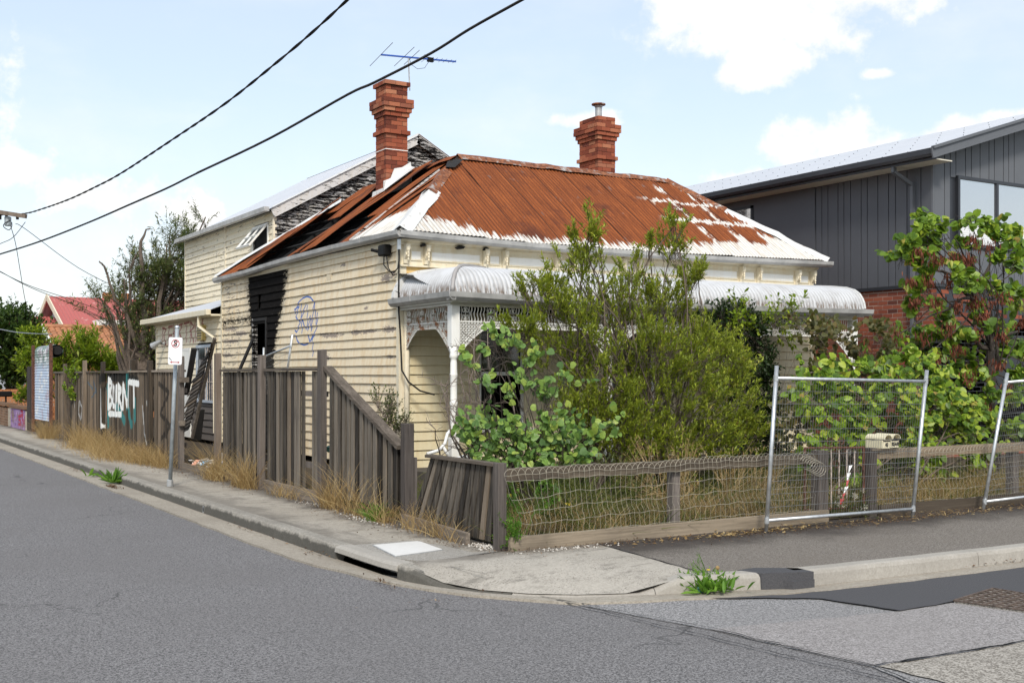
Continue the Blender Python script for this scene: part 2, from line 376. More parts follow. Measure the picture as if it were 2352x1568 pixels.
M['rubble'] = simple('plaster_rubble', (.62, .60, .57), .9, 0, .3, 15)
M['litter_blue'] = simple('blue_litter', (.20, .42, .58), .6)
M['litter_orange'] = simple('orange_litter', (.62, .30, .20), .6)
M['stone'] = simple('pebble', (.50, .47, .42), .9, 0, .3, 40)
M['iron_black'] = simple('iron_lattice_black', (.02, .02, .02), .6)
def rust_roof(name, mode):
    lapw = .762
    """uv = metres along the eave, metres up the slope"""
    g = G(name); U = g.uv(); u, v = g.sep(U)[0], g.sep(U)[1]
    P = g.pos()
    streak = g.noise(U, 1, 6, .7, st=(26, 1.1, 1)); big = g.noise(U, 1, 4, .6, st=(1.4, .9, 1), off=(5, 3, 0)); fine = g.noise(P, 70, 4, .7)
    patch = g.noise(U, 1, 4, .65, st=(6, 1.3, 1), off=(2, 9, 0))
    c = g.ramp(g.m_('ADD', g.m_('MULTIPLY', streak, .6), g.m_('MULTIPLY', fine, .4)), [(.28, (.060, .016, .006)), (.46, (.175, .046, .011)), (.58, (.30, .085, .020)), (.75, (.42, .16, .055))])
    c = g.mix(g.sm(big, .56, .70), c, (.11, .030, .012))
    # colour darkens towards the corrugation grooves
    cr = g.m_('COSINE', g.m_('MULTIPLY', u, 2*math.pi/.076))
    c = g.mix(g.m_('MULTIPLY', g.sm(cr, .2, -1), .45), c, (.05, .014, .006))
    c = g.mix(g.m_('MULTIPLY', g.sm(g.noise(U, 1, 3, .6, st=(5, 2, 1), off=(8, 8, 0)), .64, .74), .45), c, (.17, .15, .14))
    lp = g.m_('ABSOLUTE', g.m_('SUBTRACT', g.m_('FRACT', g.m_('DIVIDE', g.m_('ADD', u, .12), .762)), .5)); c = g.mix(g.m_('MULTIPLY', g.sm(lp, .478, .492), .7), c, (.03, .010, .005))
    if mode == 'burnt':
        c = g.mix(g.m_('MULTIPLY', g.sm(g.noise(U, 1, 4, .6, st=(2.5, .7, 1), off=(1, 4, 0)), .52, .66), .8), c, (.022, .012, .010))
    rag = g.m_('MULTIPLY', g.m_('SUBTRACT', g.noise(U, 1, 5, .75, st=(13, .9, 1), off=(4, 4, 0)), .5), 1.7)
    if mode == 'front':
        edge = g.ramp(g.m_('DIVIDE', u, 9.4), [(0, (.7,)*3), (.05, (.60,)*3), (.10, (.36,)*3), (.18, (.15,)*3), (.55, (.22,)*3), (.70, (.45,)*3), (.8, (.85,)*3), (1, (1, 1, 1))])
        edge = g.m_('MULTIPLY', edge, .95)
        w = g.sm(g.m_('SUBTRACT', g.m_('ADD', edge, g.m_('MULTIPLY', rag, .8)), v), -.03, .05)
        right = g.sm(g.m_('ADD', u, g.m_('MULTIPLY', big, .6)), 6.0, 6.5)
        rg2 = g.m_('MULTIPLY', g.m_('SUBTRACT', g.noise(U, 1, 5, .75, st=(9, 3, 1), off=(14, 4, 0)), .5), .6)
        def band(c0, w0, vv): return g.sm(g.m_('ADD', g.m_('ABSOLUTE', g.m_('SUBTRACT', vv, c0)), rg2), w0, w0-.05)
        b = g.m_('MAXIMUM', band(1.28, .09, v), band(2.02, .07, v))
        for uc in (6.62, 7.38, 8.14): b = g.m_('MAXIMUM', b, band(uc, .05, u))
        b = g.m_('MULTIPLY', b, g.m_('MULTIPLY', right, g.sm(v, 2.75, 2.55)))
        # rust islands low down on the right
        q = g.m_('ADD', g.m_('ABSOLUTE', g.m_('SUBTRACT', g.m_('FRACT', g.m_('DIVIDE', g.m_('ADD', u, .14), .76)), .5)), g.m_('MULTIPLY', rag, .22))
        isl = g.m_('MULTIPLY', g.m_('MULTIPLY', g.sm(q, .36, .31), g.sm(g.m_('ADD', v, g.m_('MULTIPLY', rag, .5)), .50, .58)), g.m_('MULTIPLY', g.sm(v, 1.18, 1.12), g.m_('MULTIPLY', right, g.sm(u, 8.3, 8.2))))
        w = g.m_('MULTIPLY', w, g.m_('SUBTRACT', 1, isl))
        edge2 = g.sm(u, 8.35, 8.6)
        w = g.m_('MAXIMUM', g.m_('MAXIMUM', w, b), g.m_('MULTIPLY', edge2, .0))
    elif mode == 'side':
        # u grows away from the front corner
        edge = g.ramp(g.m_('DIVIDE', u, 9.2), [(0, (.80,)*3), (.09, (.55,)*3), (.15, (.36,)*3), (.20, (.0,)*3), (1, (0, 0, 0))])
        w = g.sm(g.m_('SUBTRACT', g.m_('ADD', g.m_('MULTIPLY', edge, 1.3), g.m_('MULTIPLY', rag, .8)), v), -.03, .05)
        w = g.m_('MULTIPLY', w, g.sm(u, 3.0, 2.5))
    else:
        w = g.sm(g.noise(U, 1, 4, .6, st=(7, 3, 1)), .76, .78)
    pw = g.mix(g.sm(g.noise(U, 1, 5, .7, st=(20, 1.6, 1), off=(3, 3, 3)), .46, .74), (.66, .65, .61), (.42, .33, .23)); pw = g.mix(g.m_('MULTIPLY', g.sm(cr, .1, -1), .5), pw, (.22, .17, .12))
    c = g.mix(w, c, pw)
    return g.out(c, g.mix(w, (.82,)*3, (.6,)*3), 0, g.bump(g.m_('ADD', fine, g.m_('MULTIPLY', w, .8)), .25, .003), spec=.3)
M['rust_front'] = rust_roof('rusted_front_roof', 'front'); M['rust_side'] = rust_roof('rusted_side_roof', 'side'); M['rust_burnt'] = rust_roof('burnt_rusty_sheet', 'burnt')
g = G('rusty_cap'); P = g.pos(); n = g.noise(P, 5, 5, .7); n2 = g.noise(P, 14, 5, .7)
c = g.mix(g.sm(n2, .35, .7), (.10, .03, .012), (.33, .12, .045)); c = g.mix(g.sm(n, .54, .64), c, (.30, .27, .25)); c = g.mix(g.sm(n, .68, .70), c, (.7, .68, .64))
M['cap_rust'] = g.out(c, .8, 0, g.bump(n2, .3, .004))
g = G('white_cap'); P = g.pos(); n = g.noise(P, 9, 5, .7)
M['cap_white'] = g.out(g.mix(g.sm(n, .58, .70), (.64, .64, .62), (.34, .30, .26)), .7, 0, g.bump(n, .3, .004))
g = G('white_corrugated'); P = g.pos(); U = g.uv(); u = g.sep(U)[0]
n = g.noise(U, 1, 5, .7, st=(9, 1.5, 1)); cr = g.m_('COSINE', g.m_('MULTIPLY', u, 2*math.pi/.076))
c = g.mix(g.sm(g.noise(P, 3, 4, .6), .4, .75), (.54, .55, .56), (.43, .43, .43))
c = g.mix(g.m_('MULTIPLY', g.sm(cr, -.1, -1), g.sm(n, .35, .6, .18, .55)), c, (.24, .23, .21))  # valley dirt, with groove shade also put into the colour
c = g.mix(g.m_('MULTIPLY', g.sm(n, .60, .72), .55), c, (.34, .31, .28))
low = g.sm(g.sep(U)[1], .20, .02)
c = g.mix(g.m_('MULTIPLY', low, g.sm(g.noise(U, 1, 4, .7, st=(24, 5, 1)), .42, .58)), c, (.16, .12, .09))
M['ver_roof'] = g.out(c, .55, 0, g.bump(n, .15, .003))
M['newroof'] = simple('pale_steel_roof', (.56, .58, .61), .4, .15, .04, 2, .02)
def brickmat(name, stops, dirt=.3, blotch=None):
    g = G(name); P = g.pos(); r = g.orand(); a = g.attr('tint'); rr = g.m_('FRACT', g.m_('ADD', r, a))
    c = g.ramp(rr, stops); n = g.noise(P, 25, 5, .7)
    c = g.mix(g.m_('MULTIPLY', g.sm(n, .45, .8), dirt), c, (.07, .04, .03))
    c = g.mix(g.m_('MULTIPLY', g.sm(g.noise(P, 60, 3, .6), .62, .75), .3), c, (.5, .36, .28))
    if blotch:
        c = g.mix(g.m_('MULTIPLY', g.sm(g.noise(P, 3, 3), .30, .42), .9), c, blotch)
    return g.out(c, .88, 0, g.bump(n, .5, .004), spec=.2)
M['brick_red'] = brickmat('chimney_brick', [(0, (.12, .034, .022)), (.35, (.27, .072, .038)), (.7, (.36, .115, .06)), (.9, (.42, .18, .10)), (1, (.20, .06, .04))])
M['brick_nb'] = brickmat('neighbour_brick', [(0, (.10, .035, .026)), (.3, (.22, .062, .036)), (.7, (.30, .09, .05)), (.9, (.20, .085, .06)), (1, (.12, .05, .04))])
M['brick_orange'] = brickmat('orange_brick', [(0, (.36, .15, .06)), (.5, (.46, .20, .09)), (1, (.30, .12, .05))])
M['brick_brown'] = brickmat('brown_brick', [(0, (.17, .10, .06)), (.5, (.25, .15, .09)), (1, (.14, .08, .05))])
PIER = []
for pl in (((20.2, 0.40), (20.35, .62)), ): pass
for y0, z0 in ((20.35, .50), (20.75, .22)):
    PIER += poly((y0-.22, z0+.16), (y0+.2, z0+.15), (y0+.2, z0+.06), (y0-.2, z0+.02), (y0-.22, z0-.08), (y0+.22, z0-.09))
PIER += poly((20.3, .12), (20.28, .38), (19.9, .13), (19.85, .39))
g = G('purple_painted_brick'); P = g.pos(); r = g.orand()
c = g.mix(r, (.20, .11, .28), (.38, .24, .45)); c = g.mix(g.sm(g.noise(P, 3, 3), .52, .6), c, (.22, .13, .14))
d = g.segs(g.comb(g.sep(P)[1], g.sep(P)[2], 0), PIER); c = g.mix(g.sm(d, .06, .03), c, (.33, .01, .05))
M['brick_purple'] = g.out(c, .85, 0, g.bump(g.noise(P, 30), .3, .003))
def fence_wood(name, dark=(.022, .019, .016), light=(.165, .143, .116), tags=(), stain=.0, gs=(45, 45, 1.6)):
    g = G(name); P = g.pos(); r = g.orand()
    sh = g.comb(g.m_('MULTIPLY', r, 37.), g.m_('MULTIPLY', r, 91.), 0); Q = g.v_('ADD', P, sh)
    gr = g.noise(Q, 1, 6, .75, st=gs); gr2 = g.noise(Q, 1, 4, .6, st=tuple(k*.28 if k > 5 else k*.5 for k in gs)); bl = g.noise(P, 1.3, 4, .6)
    f = g.m_('ADD', g.m_('MULTIPLY', gr, .65), g.m_('ADD', g.m_('MULTIPLY', gr2, .5), g.m_('MULTIPLY', g.m_('SUBTRACT', r, .5), .42)))
    c = g.ramp(f, [(.38, dark), (.55, tuple((a+b)/2*.9 for a, b in zip(dark, light))), (.72, light), (.9, tuple(k*1.5 for k in light))])
    c = g.mix(g.m_('MULTIPLY', g.sm(bl, .5, .7), .35), c, (.045, .042, .040))
    c = g.mix(g.m_('MULTIPLY', g.sm(r, .88, .95), .25), c, (.20, .125, .06))
    for segs, w, tc, soft, nz in tags:
        d = g.segs(g.comb(g.sep(P)[1], g.sep(P)[2], 0), segs)
        d = g.m_('ADD', d, g.m_('MULTIPLY', g.m_('SUBTRACT', g.noise(P, 1, 4, .7, st=(14, 14, 2.5)), .5), w*nz))
        c = g.mix(g.m_('MULTIPLY', g.sm(d, w*1.1, w*.75), soft), c, tc)
    crk = g.sm(gr, .34, .30)
    c = g.mix(g.m_('MULTIPLY', crk, .8), c, (.012, .010, .009))
    return g.out(c, .9, 0, g.bump(gr, .6, .004), spec=.15)
BK = poly((10.1, 1.50), (9.6, 1.55), (8.6, 1.56), (7.6, 1.55), (6.7, 1.5))+poly((10.0, 1.2), (9.9, .5), (9.7, .35))+poly((9.5, 1.3), (9.4, .9))+poly((8.2, 1.3), (8.0, .95))
TEAL = poly((9.35, 1.35), (9.3, .55))+poly((7.55, 1.65), (7.5, .95), (7.2, .62))+poly((8.45, .95), (7.8, .68))+poly((6.95, 1.1), (6.95, .75))
BURNT = []
for pl in (((9.93, 1.22), (9.9, .9), (9.62, .5)), ((9.72, 1.28), (9.66, .55)),
           ((9.22, 1.52), (9.26, .90)), ((9.22, 1.52), (9.0, 1.42), (9.16, 1.20), (8.92, 1.06), (9.22, .90)),
           ((8.80, 1.36), (8.82, .98), (8.56, .90), (8.50, 1.36)),
           ((8.34, .92), (8.34, 1.40), (8.10, 1.30), (8.30, 1.16), (8.04, .92)),
           ((7.92, .93), (7.90, 1.42), (7.52, .97), (7.48, 1.46)),
           ((7.38, 1.47), (6.60, 1.44)), ((7.02, 1.45), (7.0, 1.0)),
           ((9.2, .78), (8.1, .80))): BURNT += poly(*pl)
WH2 = poly((12.4, 1.0), (12.5, .7), (12.2, .55), (12.1, .85), (12.35, 1.0))+poly((13.0, 1.2), (12.9, .8))+poly((6.3, 1.0), (6.2, .5), (6.0, .3))+poly((6.0, 1.1), (5.95, .8))
BK2 = poly((5.1, 1.45), (4.4, 1.3), (5.0, .9), (4.3, .7), (4.9, .45))+poly((4.7, 1.5), (4.6, .5))+poly((13.3, .9), (13.0, 1.1))+poly((12.0, 1.1), (11.9, .8))
BL2 = poly((11.4, 1.45), (10.9, 1.3))+poly((10.8, 1.5), (10.5, 1.25), (11.0, 1.1))+poly((14.2, .8), (14.0, .7))
M['pal_long'] = fence_wood('graffiti_paling_wood', (.045, .036, .027), (.19, .150, .110), tags=[(BL2, .03, (.03, .12, .20), .5, 3), (BK2, .05, (.012, .012, .012), .75, 2.5), (BK, .10, (.012, .014, .014), .85, 2.0), (TEAL, .10, (.04, .22, .22), .8, 1.6),
                                                                  (WH2, .03, (.5, .52, .52), .6, 3), (BURNT, .068, (.80, .82, .80), .96, 1.1)])
M['pal'] = fence_wood('weathered_paling_wood'); M['post'] = fence_wood('weathered_post_wood', (.05, .042, .038), (.15, .13, .115))
M['rail'] = fence_wood('bleached_rail_wood', (.085, .070, .056), (.25, .21, .17), gs=(45, 1.6, 45))
M['rail_x'] = fence_wood('bleached_front_rail', (.075, .060, .045), (.23, .19, .14), gs=(1.6, 45, 45))
M['pal_burnt'] = fence_wood('scorched_paling', (.018, .016, .015), (.105, .088, .072), gs=(20, 2, 45))
def ground_mat(name, cols, agg=180, aggs=.5, big=1.2, crack=False, stain=None, b=.5, spots=0., rough=.92):
    g = G(name); P = g.pos()
    n = g.noise(P, agg, 2, .6); n2 = g.noise(P, 18, 5, .65); n3 = g.noise(P, big, 5, .6); n4 = g.noise(P, agg*.45, 3, .6, off=(3, 3, 3))
    c = g.mix(g.sm(g.m_('ADD', g.m_('MULTIPLY', n, .6), g.m_('MULTIPLY', n4, .4)), .5-.16/max(aggs, .01)*.5, .5+.16/max(aggs, .01)*.5), cols[0], cols[1])
    c = g.mix(g.m_('MULTIPLY', g.sm(n3, .35, .72), .45), c, cols[2])
    c = g.mix(g.m_('MULTIPLY', g.sm(n2, .45, .75), .30), c, cols[2])
    if spots:
        nspot = g.noise(P, 15, 6, .75, st=(1, .8, 2.4)); wsp = (.25, .20, .165)
        v = g.voro(P, 34, st=(1, 1.9, 1)); c = g.mix(g.m_('MULTIPLY', g.sm(v, .26, .18), g.m_('MULTIPLY', g.sm(g.noise(P, 3, 4), .38, .56), spots)), c, (.10, .088, .070)); c = g.mix(g.m_('MULTIPLY', g.sm(g.noise(P, 1, 6, .75, st=(2.6, 5, 1), off=(1, 2, 3)), .50, .68), .6), c, tuple(k*.45 for k in cols[2]))
    if stain is not None: c = stain(g, P, c, n2)
    if crack:
        q = g.v_('ADD', P, g.v_('SCALE', g.comb(g.noise(P, 2.5, 4), g.noise(P, 2.5, 4, off=(5, 5, 5)), 0), sc=.8))
        ce = g.voro(q, .55, 'DISTANCE_TO_EDGE'); cm = g.m_('MULTIPLY', g.sm(ce, .010, .003), g.sm(g.noise(P, .7, 3, off=(7, 1, 0)), .50, .60))
        c = g.mix(g.m_('MULTIPLY', cm, .55), c, (.04, .04, .04))
    h = g.m_('ADD', g.m_('MULTIPLY', n, 1.), g.m_('MULTIPLY', n2, .8))
    return g.out(c, rough, 0, g.bump(h, b, .006), spec=.25)
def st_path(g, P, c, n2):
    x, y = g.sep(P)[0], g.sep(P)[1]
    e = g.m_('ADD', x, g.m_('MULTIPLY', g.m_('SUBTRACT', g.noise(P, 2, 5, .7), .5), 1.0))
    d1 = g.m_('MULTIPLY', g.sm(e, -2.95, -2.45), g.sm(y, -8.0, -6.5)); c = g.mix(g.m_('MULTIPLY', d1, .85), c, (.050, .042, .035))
    d2 = g.m_('MULTIPLY', g.sm(e, -3.15, -3.5), .55); c = g.mix(d2, c, (.11, .10, .085))
    d3 = g.m_('MULTIPLY', g.sm(g.noise(P, 1, 5, .65, st=(2.2, .5, 1)), .52, .66), g.sm(y, 4., 0.)); return g.mix(g.m_('MULTIPLY', d3, .5), c, (.12, .11, .095))
M['asphalt'] = ground_mat('old_asphalt', ((.068, .066, .066), (.260, .252, .250), (.140, .133, .130)), 105, .85, .5, crack=True)
M['asphalt_light'] = ground_mat('coarse_light_asphalt', ((.10, .10, .10), (.36, .35, .345), (.21, .205, .20)), 80, 1.0, .8)
M['asphalt_pink'] = ground_mat('pale_pinkish_asphalt', ((.14, .13, .125), (.38, .36, .35), (.25, .235, .225)), 85, .8, .8)
M['asphalt_exposed'] = ground_mat('exposed_gravel_asphalt', ((.13, .115, .095), (.44, .41, .36), (.26, .24, .21)), 70, 1.0, .8)
M['asphalt_dark'] = ground_mat('dark_smooth_asphalt', ((.045, .045, .048), (.105, .104, .108), (.070, .069, .073)), 170, .4, .6, b=.25)
M['asphalt_black'] = ground_mat('black_patch_asphalt', ((.02, .02, .022), (.06, .06, .06), (.035, .035, .036)), 120, .4, .8)
M['path_conc'] = ground_mat('concrete_footpath', ((.29, .265, .225), (.47, .43, .36), (.26, .232, .188)), 55, .5, .8, stain=st_path, b=.5, spots=.35)
def st_corner(g, P, c, n2):
    y = g.m_('ADD', g.sep(P)[1], g.m_('MULTIPLY', g.m_('SUBTRACT', g.noise(P, 2.5, 5, .7), .5), .8))
    return g.mix(g.m_('MULTIPLY', g.sm(y, -7.75, -7.4), .6), c, (.085, .073, .060))
M['corner_conc'] = ground_mat('pale_corner_concrete', ((.33, .305, .262), (.46, .425, .365), (.27, .245, .205)), 55, .4, 1.0, b=.5, spots=1., crack=True, stain=st_corner)
def soil_shade_asph(g, P, c, n2):
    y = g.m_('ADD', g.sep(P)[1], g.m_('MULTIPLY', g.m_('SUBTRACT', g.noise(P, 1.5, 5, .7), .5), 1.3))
    return g.mix(g.m_('MULTIPLY', g.sm(y, -8.5, -7.7), .85), c, (.040, .033, .029))  # soil debris by the fence, with contact shade put into the same dark
M['path_asph'] = ground_mat('grey_brown_footpath_asphalt', ((.085, .074, .062), (.26, .235, .205), (.155, .135, .112)), 95, .8, .9, stain=soil_shade_asph)
def st_kerb(g, P, c, n2):
    z = g.sep(P)[2]
    e = g.m_('ADD', z, g.m_('MULTIPLY', g.m_('SUBTRACT', g.noise(P, 4, 5, .7, st=(1, 1, .4)), .5), .16))
    return g.mix(g.m_('MULTIPLY', g.sm(e, -.015, -.05), .80), c, (.060, .058, .050))
M['kerb'] = ground_mat('weathered_kerb_concrete', ((.22, .205, .175), (.37, .345, .30), (.18, .165, .14)), 50, .5, 1.5, stain=st_kerb, b=.5)
M['kerb2'] = ground_mat('side_kerb_concrete', ((.30, .28, .245), (.42, .395, .35), (.26, .24, .21)), 60, .3, 1.5, b=.35)
M['channel'] = ground_mat('gutter_channel_concrete', ((.27, .24, .195), (.42, .38, .315), (.20, .175, .14)), 60, .5, .9, b=.4)
M['lid'] = ground_mat('white_pit_lid', ((.62, .61, .58), (.68, .67, .64), (.54, .53, .50)), 40, .2, 2., b=.1)
M['lid_surround'] = ground_mat('pit_surround', ((.20, .185, .16), (.42, .40, .36), (.25, .23, .2)), 90, .5, 1., b=.4)
M['soil'] = ground_mat('garden_soil', ((.035, .026, .018), (.11, .085, .055), (.06, .045, .03)), 60, .5, 1., b=1.)
M['grassland'] = ground_mat('far_ground', ((.07, .08, .035), (.14, .13, .07), (.09, .09, .05)), 20, .5, .1)
def leafmat(name, stops, trans=(.18, .26, .03), rough=.5, back=None):
    g = G(name); a = g.attr('tint'); r = g.orand(); f = g.m_('FRACT', g.m_('ADD', a, r))
    c = g.ramp(f, stops); P = g.pos()
    c = g.mix(g.m_('MULTIPLY', g.sm(g.noise(P, 30, 2), .4, .7), .25), c, tuple(k*.6 for k in stops[0][1]))
    return g.out(c, rough, 0, None, trans=g.mix(.5, c, trans), spec=.35)
M['lf_shrub'] = leafmat('narrow_olive_leaf', [(0, (.06, .085, .012)), (.3, (.14, .19, .022)), (.65, (.26, .33, .03)), (.92, (.42, .47, .05)), (1, (.22, .13, .04))], (.46, .50, .04))
M['lf_shrub_top'] = leafmat('narrow_bright_leaf', [(0, (.16, .22, .02)), (.5, (.30, .37, .035)), (.9, (.46, .50, .06)), (1, (.4, .3, .08))], (.42, .46, .05))
M['lf_heart'] = leafmat('heart_leaf_green', [(0, (.07, .14, .04)), (.4, (.15, .27, .07)), (.8, (.27, .42, .09)), (1, (.40, .48, .09))], (.36, .52, .08), .45)
M['lf_redbud'] = leafmat('round_leaf_green', [(0, (.045, .10, .012)), (.35, (.13, .23, .022)), (.7, (.25, .38, .032)), (.95, (.42, .50, .055)), (1, (.36, .22, .07))], (.42, .56, .05), .42)
M['lf_lime'] = leafmat('lime_leaf', [(0, (.09, .15, .010)), (.4, (.17, .26, .015)), (.8, (.26, .36, .02)), (1, (.38, .42, .04))], (.45, .58, .04))
M['lf_olive'] = leafmat('olive_brown_leaf', [(0, (.06, .07, .02)), (.5, (.12, .12, .03)), (.8, (.16, .10, .04)), (1, (.20, .16, .05))], (.25, .25, .06))
M['lf_dark'] = leafmat('dark_vine_leaf', [(0, (.012, .026, .008)), (.5, (.028, .055, .014)), (.85, (.05, .09, .02)), (1, (.09, .14, .03))], (.06, .12, .02))
M['lf_acacia'] = leafmat('grey_green_leaf', [(0, (.045, .070, .022)), (.5, (.11, .15, .042)), (.9, (.20, .235, .065)), (1, (.24, .19, .08))], (.16, .20, .06))
M['lf_hedge'] = leafmat('hedge_leaf', [(0, (.02, .045, .01)), (.5, (.045, .085, .018)), (1, (.09, .14, .025))], (.1, .2, .03))
M['pod'] = leafmat('red_brown_pod', [(0, (.09, .024, .014)), (.6, (.19, .052, .028)), (1, (.28, .10, .05))], (.15, .05, .02), .6)
M['dry'] = leafmat('dry_straw', [(0, (.20, .12, .045)), (.4, (.38, .25, .10)), (.75, (.52, .38, .17)), (1, (.66, .52, .28))], (.5, .36, .14), .7)
M['drybrown'] = leafmat('dry_brown_litter', [(0, (.035, .02, .012)), (.5, (.10, .055, .03)), (.85, (.22, .12, .055)), (1, (.42, .30, .17))], (.3, .16, .07), .8)
M['grassgreen'] = leafmat('green_grass', [(0, (.035, .055, .012)), (.5, (.085, .12, .022)), (.85, (.17, .19, .04)), (1, (.35, .28, .11))], (.26, .36, .04))
M['weed'] = leafmat('weed_leaf', [(0, (.06, .14, .015)), (.5, (.11, .24, .025)), (1, (.2, .36, .04))], (.25, .5, .05))
M['flower_white'] = leafmat('cream_flower', [(0, (.55, .52, .40)), (1, (.8, .78, .68))], (.7, .7, .5))
M['flower_yellow'] = leafmat('yellow_flower', [(0, (.7, .55, .02)), (1, (.8, .65, .05))], (.7, .6, .02))
M['bark'] = simple('grey_brown_bark', (.11, .085, .065), .9, 0, .35, 20, .6)
M['bark_dark'] = simple('dark_bark', (.045, .035, .028), .9, 0, .35, 20, .6)
M['twig'] = simple('pale_twig', (.19, .15, .125), .9, 0, .3, 20, .4)
M['rustiron'] = simple('rusty_iron', (.10, .042, .026), .85, .1, .6, 18, .4)
M['paintiron'] = simple('chipped_white_iron', (.50, .42, .36), .7, .1, .45, 22, .4)
M['netwire'] = simple('cream_fence_wire', (.36, .33, .26), .6, .2, .2, 12, .1)
M['thinwire'] = simple('grey_mesh_wire', (.19, .19, .185), .5, .5, .2, 12, .1)
g = G('red_sheet_roof'); P = g.pos(); n = g.noise(P, 1.2, 5, .7); M['redroof'] = g.out(g.mix(g.sm(n, .62, .68), (.40, .10, .085), (.58, .40, .35)), .6)
M['tile'] = simple('terracotta_tile', (.36, .16, .075), .8, 0, .3, 3, .2)
M['whitewall'] = simple('white_render', (.72, .73, .76), .8, 0, .05)
M['timber_y'] = simple('fresh_split_timber', (.46, .30, .10), .8, 0, .2, 12)
g = G('painted_sheet_metal'); P = g.pos(); n = g.noise(P, 1, 5, .7, st=(3, 3, 7)); n2 = g.noise(P, 2.2, 4, .6)
c = g.mix(g.sm(g.sep(P)[2], 1.7, 2.1), (.48, .58, .72), (.16, .24, .20)); c = g.mix(g.sm(n, .52, .6), c, (.75, .76, .76)); c = g.mix(g.m_('MULTIPLY', g.sm(n2, .55, .62), .6), c, (.35, .24, .30))
M['shutter'] = g.out(c, .5, .2)
M['grate'] = simple('worn_grate_steel', (.10, .075, .06), .8, .2, .5, 20, .3)
# ---------------- ground, roads, footpath ----------------
def sheet(name, pts, z, mat, thick=0, kind='structure'):
    m = MB()
    if thick: m.prism([(p[0], p[1], z-thick) for p in pts], (0, 0, thick))
    else: m.quad(*[(p[0], p[1], z) for p in pts])
    return m.build(name, mat, None, (0, 0, 0), kind=kind)
sheet('ground', [(-900, -900), (900, -900), (900, 900), (-900, 900)], -.26, M['grassland'])
ZR = -.14
road = sheet('road', [(-16, -60), (-3.72, -60), (-3.72, -19.5), (70, -19.5), (70, -9.0), (-2.6, -9.0), (-3.72, -7.0), (-3.72, 90), (-16, 90)], ZR, M['asphalt'])
def zz(*uv): return [tuple(gz(u, v, ZR)[:2]) for u, v in uv]
def rough_edge(pts, amp=.012, step=.12):
    o = []
    for i in range(len(pts)):
        p, q = np.array(pts[i]), np.array(pts[(i+1) % len(pts)]); n = max(1, int(np.linalg.norm(q-p)/step))
        n = min(n, 60)
        for k in range(n): o.append(tuple(p+(q-p)*k/n+(rng.normal(0, amp, 2) if k else 0)))
    return o
# cross street resurfaced in patches; each lies 4 mm above the one below
pA, pB, pC, pCC = gz(1240, 1373, ZR)[:2], gz(1625, 1445, ZR)[:2], gz(2006, 1533, ZR)[:2], gz(2140, 1590, ZR)[:2]
sheet('asphalt_patch', rough_edge([tuple(pA), tuple(pB), tuple(pC), tuple(pCC), (-2.2, -14.6), (-1.9, -19.4), (60, -19.4), (60, -9.4), (2, -9.4), (-1.6, -9.15), (-2.3, -8.95)], .0015), ZR+.004, M['asphalt_light'])
q2 = zz((1630, 1446), (2058, 1406), (2245, 1378), (2352, 1392), (2600, 1440))
q2b = zz((2700, 1430), (2352, 1476), (2190, 1506), (2020, 1533))
sheet('asphalt_patch', rough_edge(q2+q2b, .006), ZR+.008, M['asphalt_pink'])
sheet('asphalt_patch', rough_edge(zz((2020, 1533), (2190, 1506), (2352, 1476), (2700, 1430))+[(3, -19), (-2.1, -19)]), ZR+.012, M['asphalt_exposed'])
sheet('asphalt_patch', rough_edge(zz((1600, 1376), (1885, 1378), (2068, 1406), (2190, 1384), (2290, 1366), (2352, 1395), (2500, 1420))+[(14, -13), (30, -10.05), (2.0, -10.02)]+zz((2352, 1304), (2000, 1350), (1800, 1370)), .008), ZR+.016, M['asphalt_dark'])
# dark seams between the patches
def seam(pts, z, w=.018):
    m = MB(); pts = rough_edge(pts+pts[-1:], .008, .10)[:-1]
    for i in range(len(pts)-1):
        p, q = np.array(pts[i]), np.array(pts[i+1]); d = q-p; l = np.linalg.norm(d)
        if l < 1e-4: continue
        n_ = np.array((-d[1], d[0]))/l*w*(.3+.7*random.random())*.5
        m.quad((*(p-n_), z), (*(q-n_), z), (*(q+n_), z), (*(p+n_), z))
    return m.build('road_seam', M['asphalt_black'], None, (0, 0, 0), kind='structure')
seam([tuple(pA), tuple(pB), tuple(pC), tuple(pCC)], ZR+.020)
seam(zz((2010, 1534), (2190, 1506), (2352, 1476), (2500, 1452)), ZR+.020, .022)
seam(zz((1885, 1378), (2058, 1406)), ZR+.022, .008)
# --- kerb line: straight along the side street, round the corner, straight along the cross street
KX = -3.68
corner = [(-3.68, -6.2), (-3.68, -7.2), (-3.64, -7.6), (-3.52, -8.0), (-3.36, -8.35), (-3.12, -8.68), (-2.82, -8.92), (-2.45, -9.08), (-2.1, -9.18), (-1.7, -9.32), (-1.3, -9.44)]
kline = [(KX, 60), (KX, 40), (KX, 25), (KX, 16), (KX, 10), (KX, 5), (KX, 0)]+corner+[(-.9, -9.52), (0, -9.58), (2, -9.66), (6, -9.75), (14, -9.85), (40, -9.9)]
def offs(line, d):
    o = []
    for i, p in enumerate(line):
        a = np.array(line[max(i-1, 0)], float); b = np.array(line[min(i+1, len(line)-1)], float); t = unit(b-a)
        o.append((p[0]+t[1]*d, p[1]-t[0]*d))      # d>0 towards the road
    return o
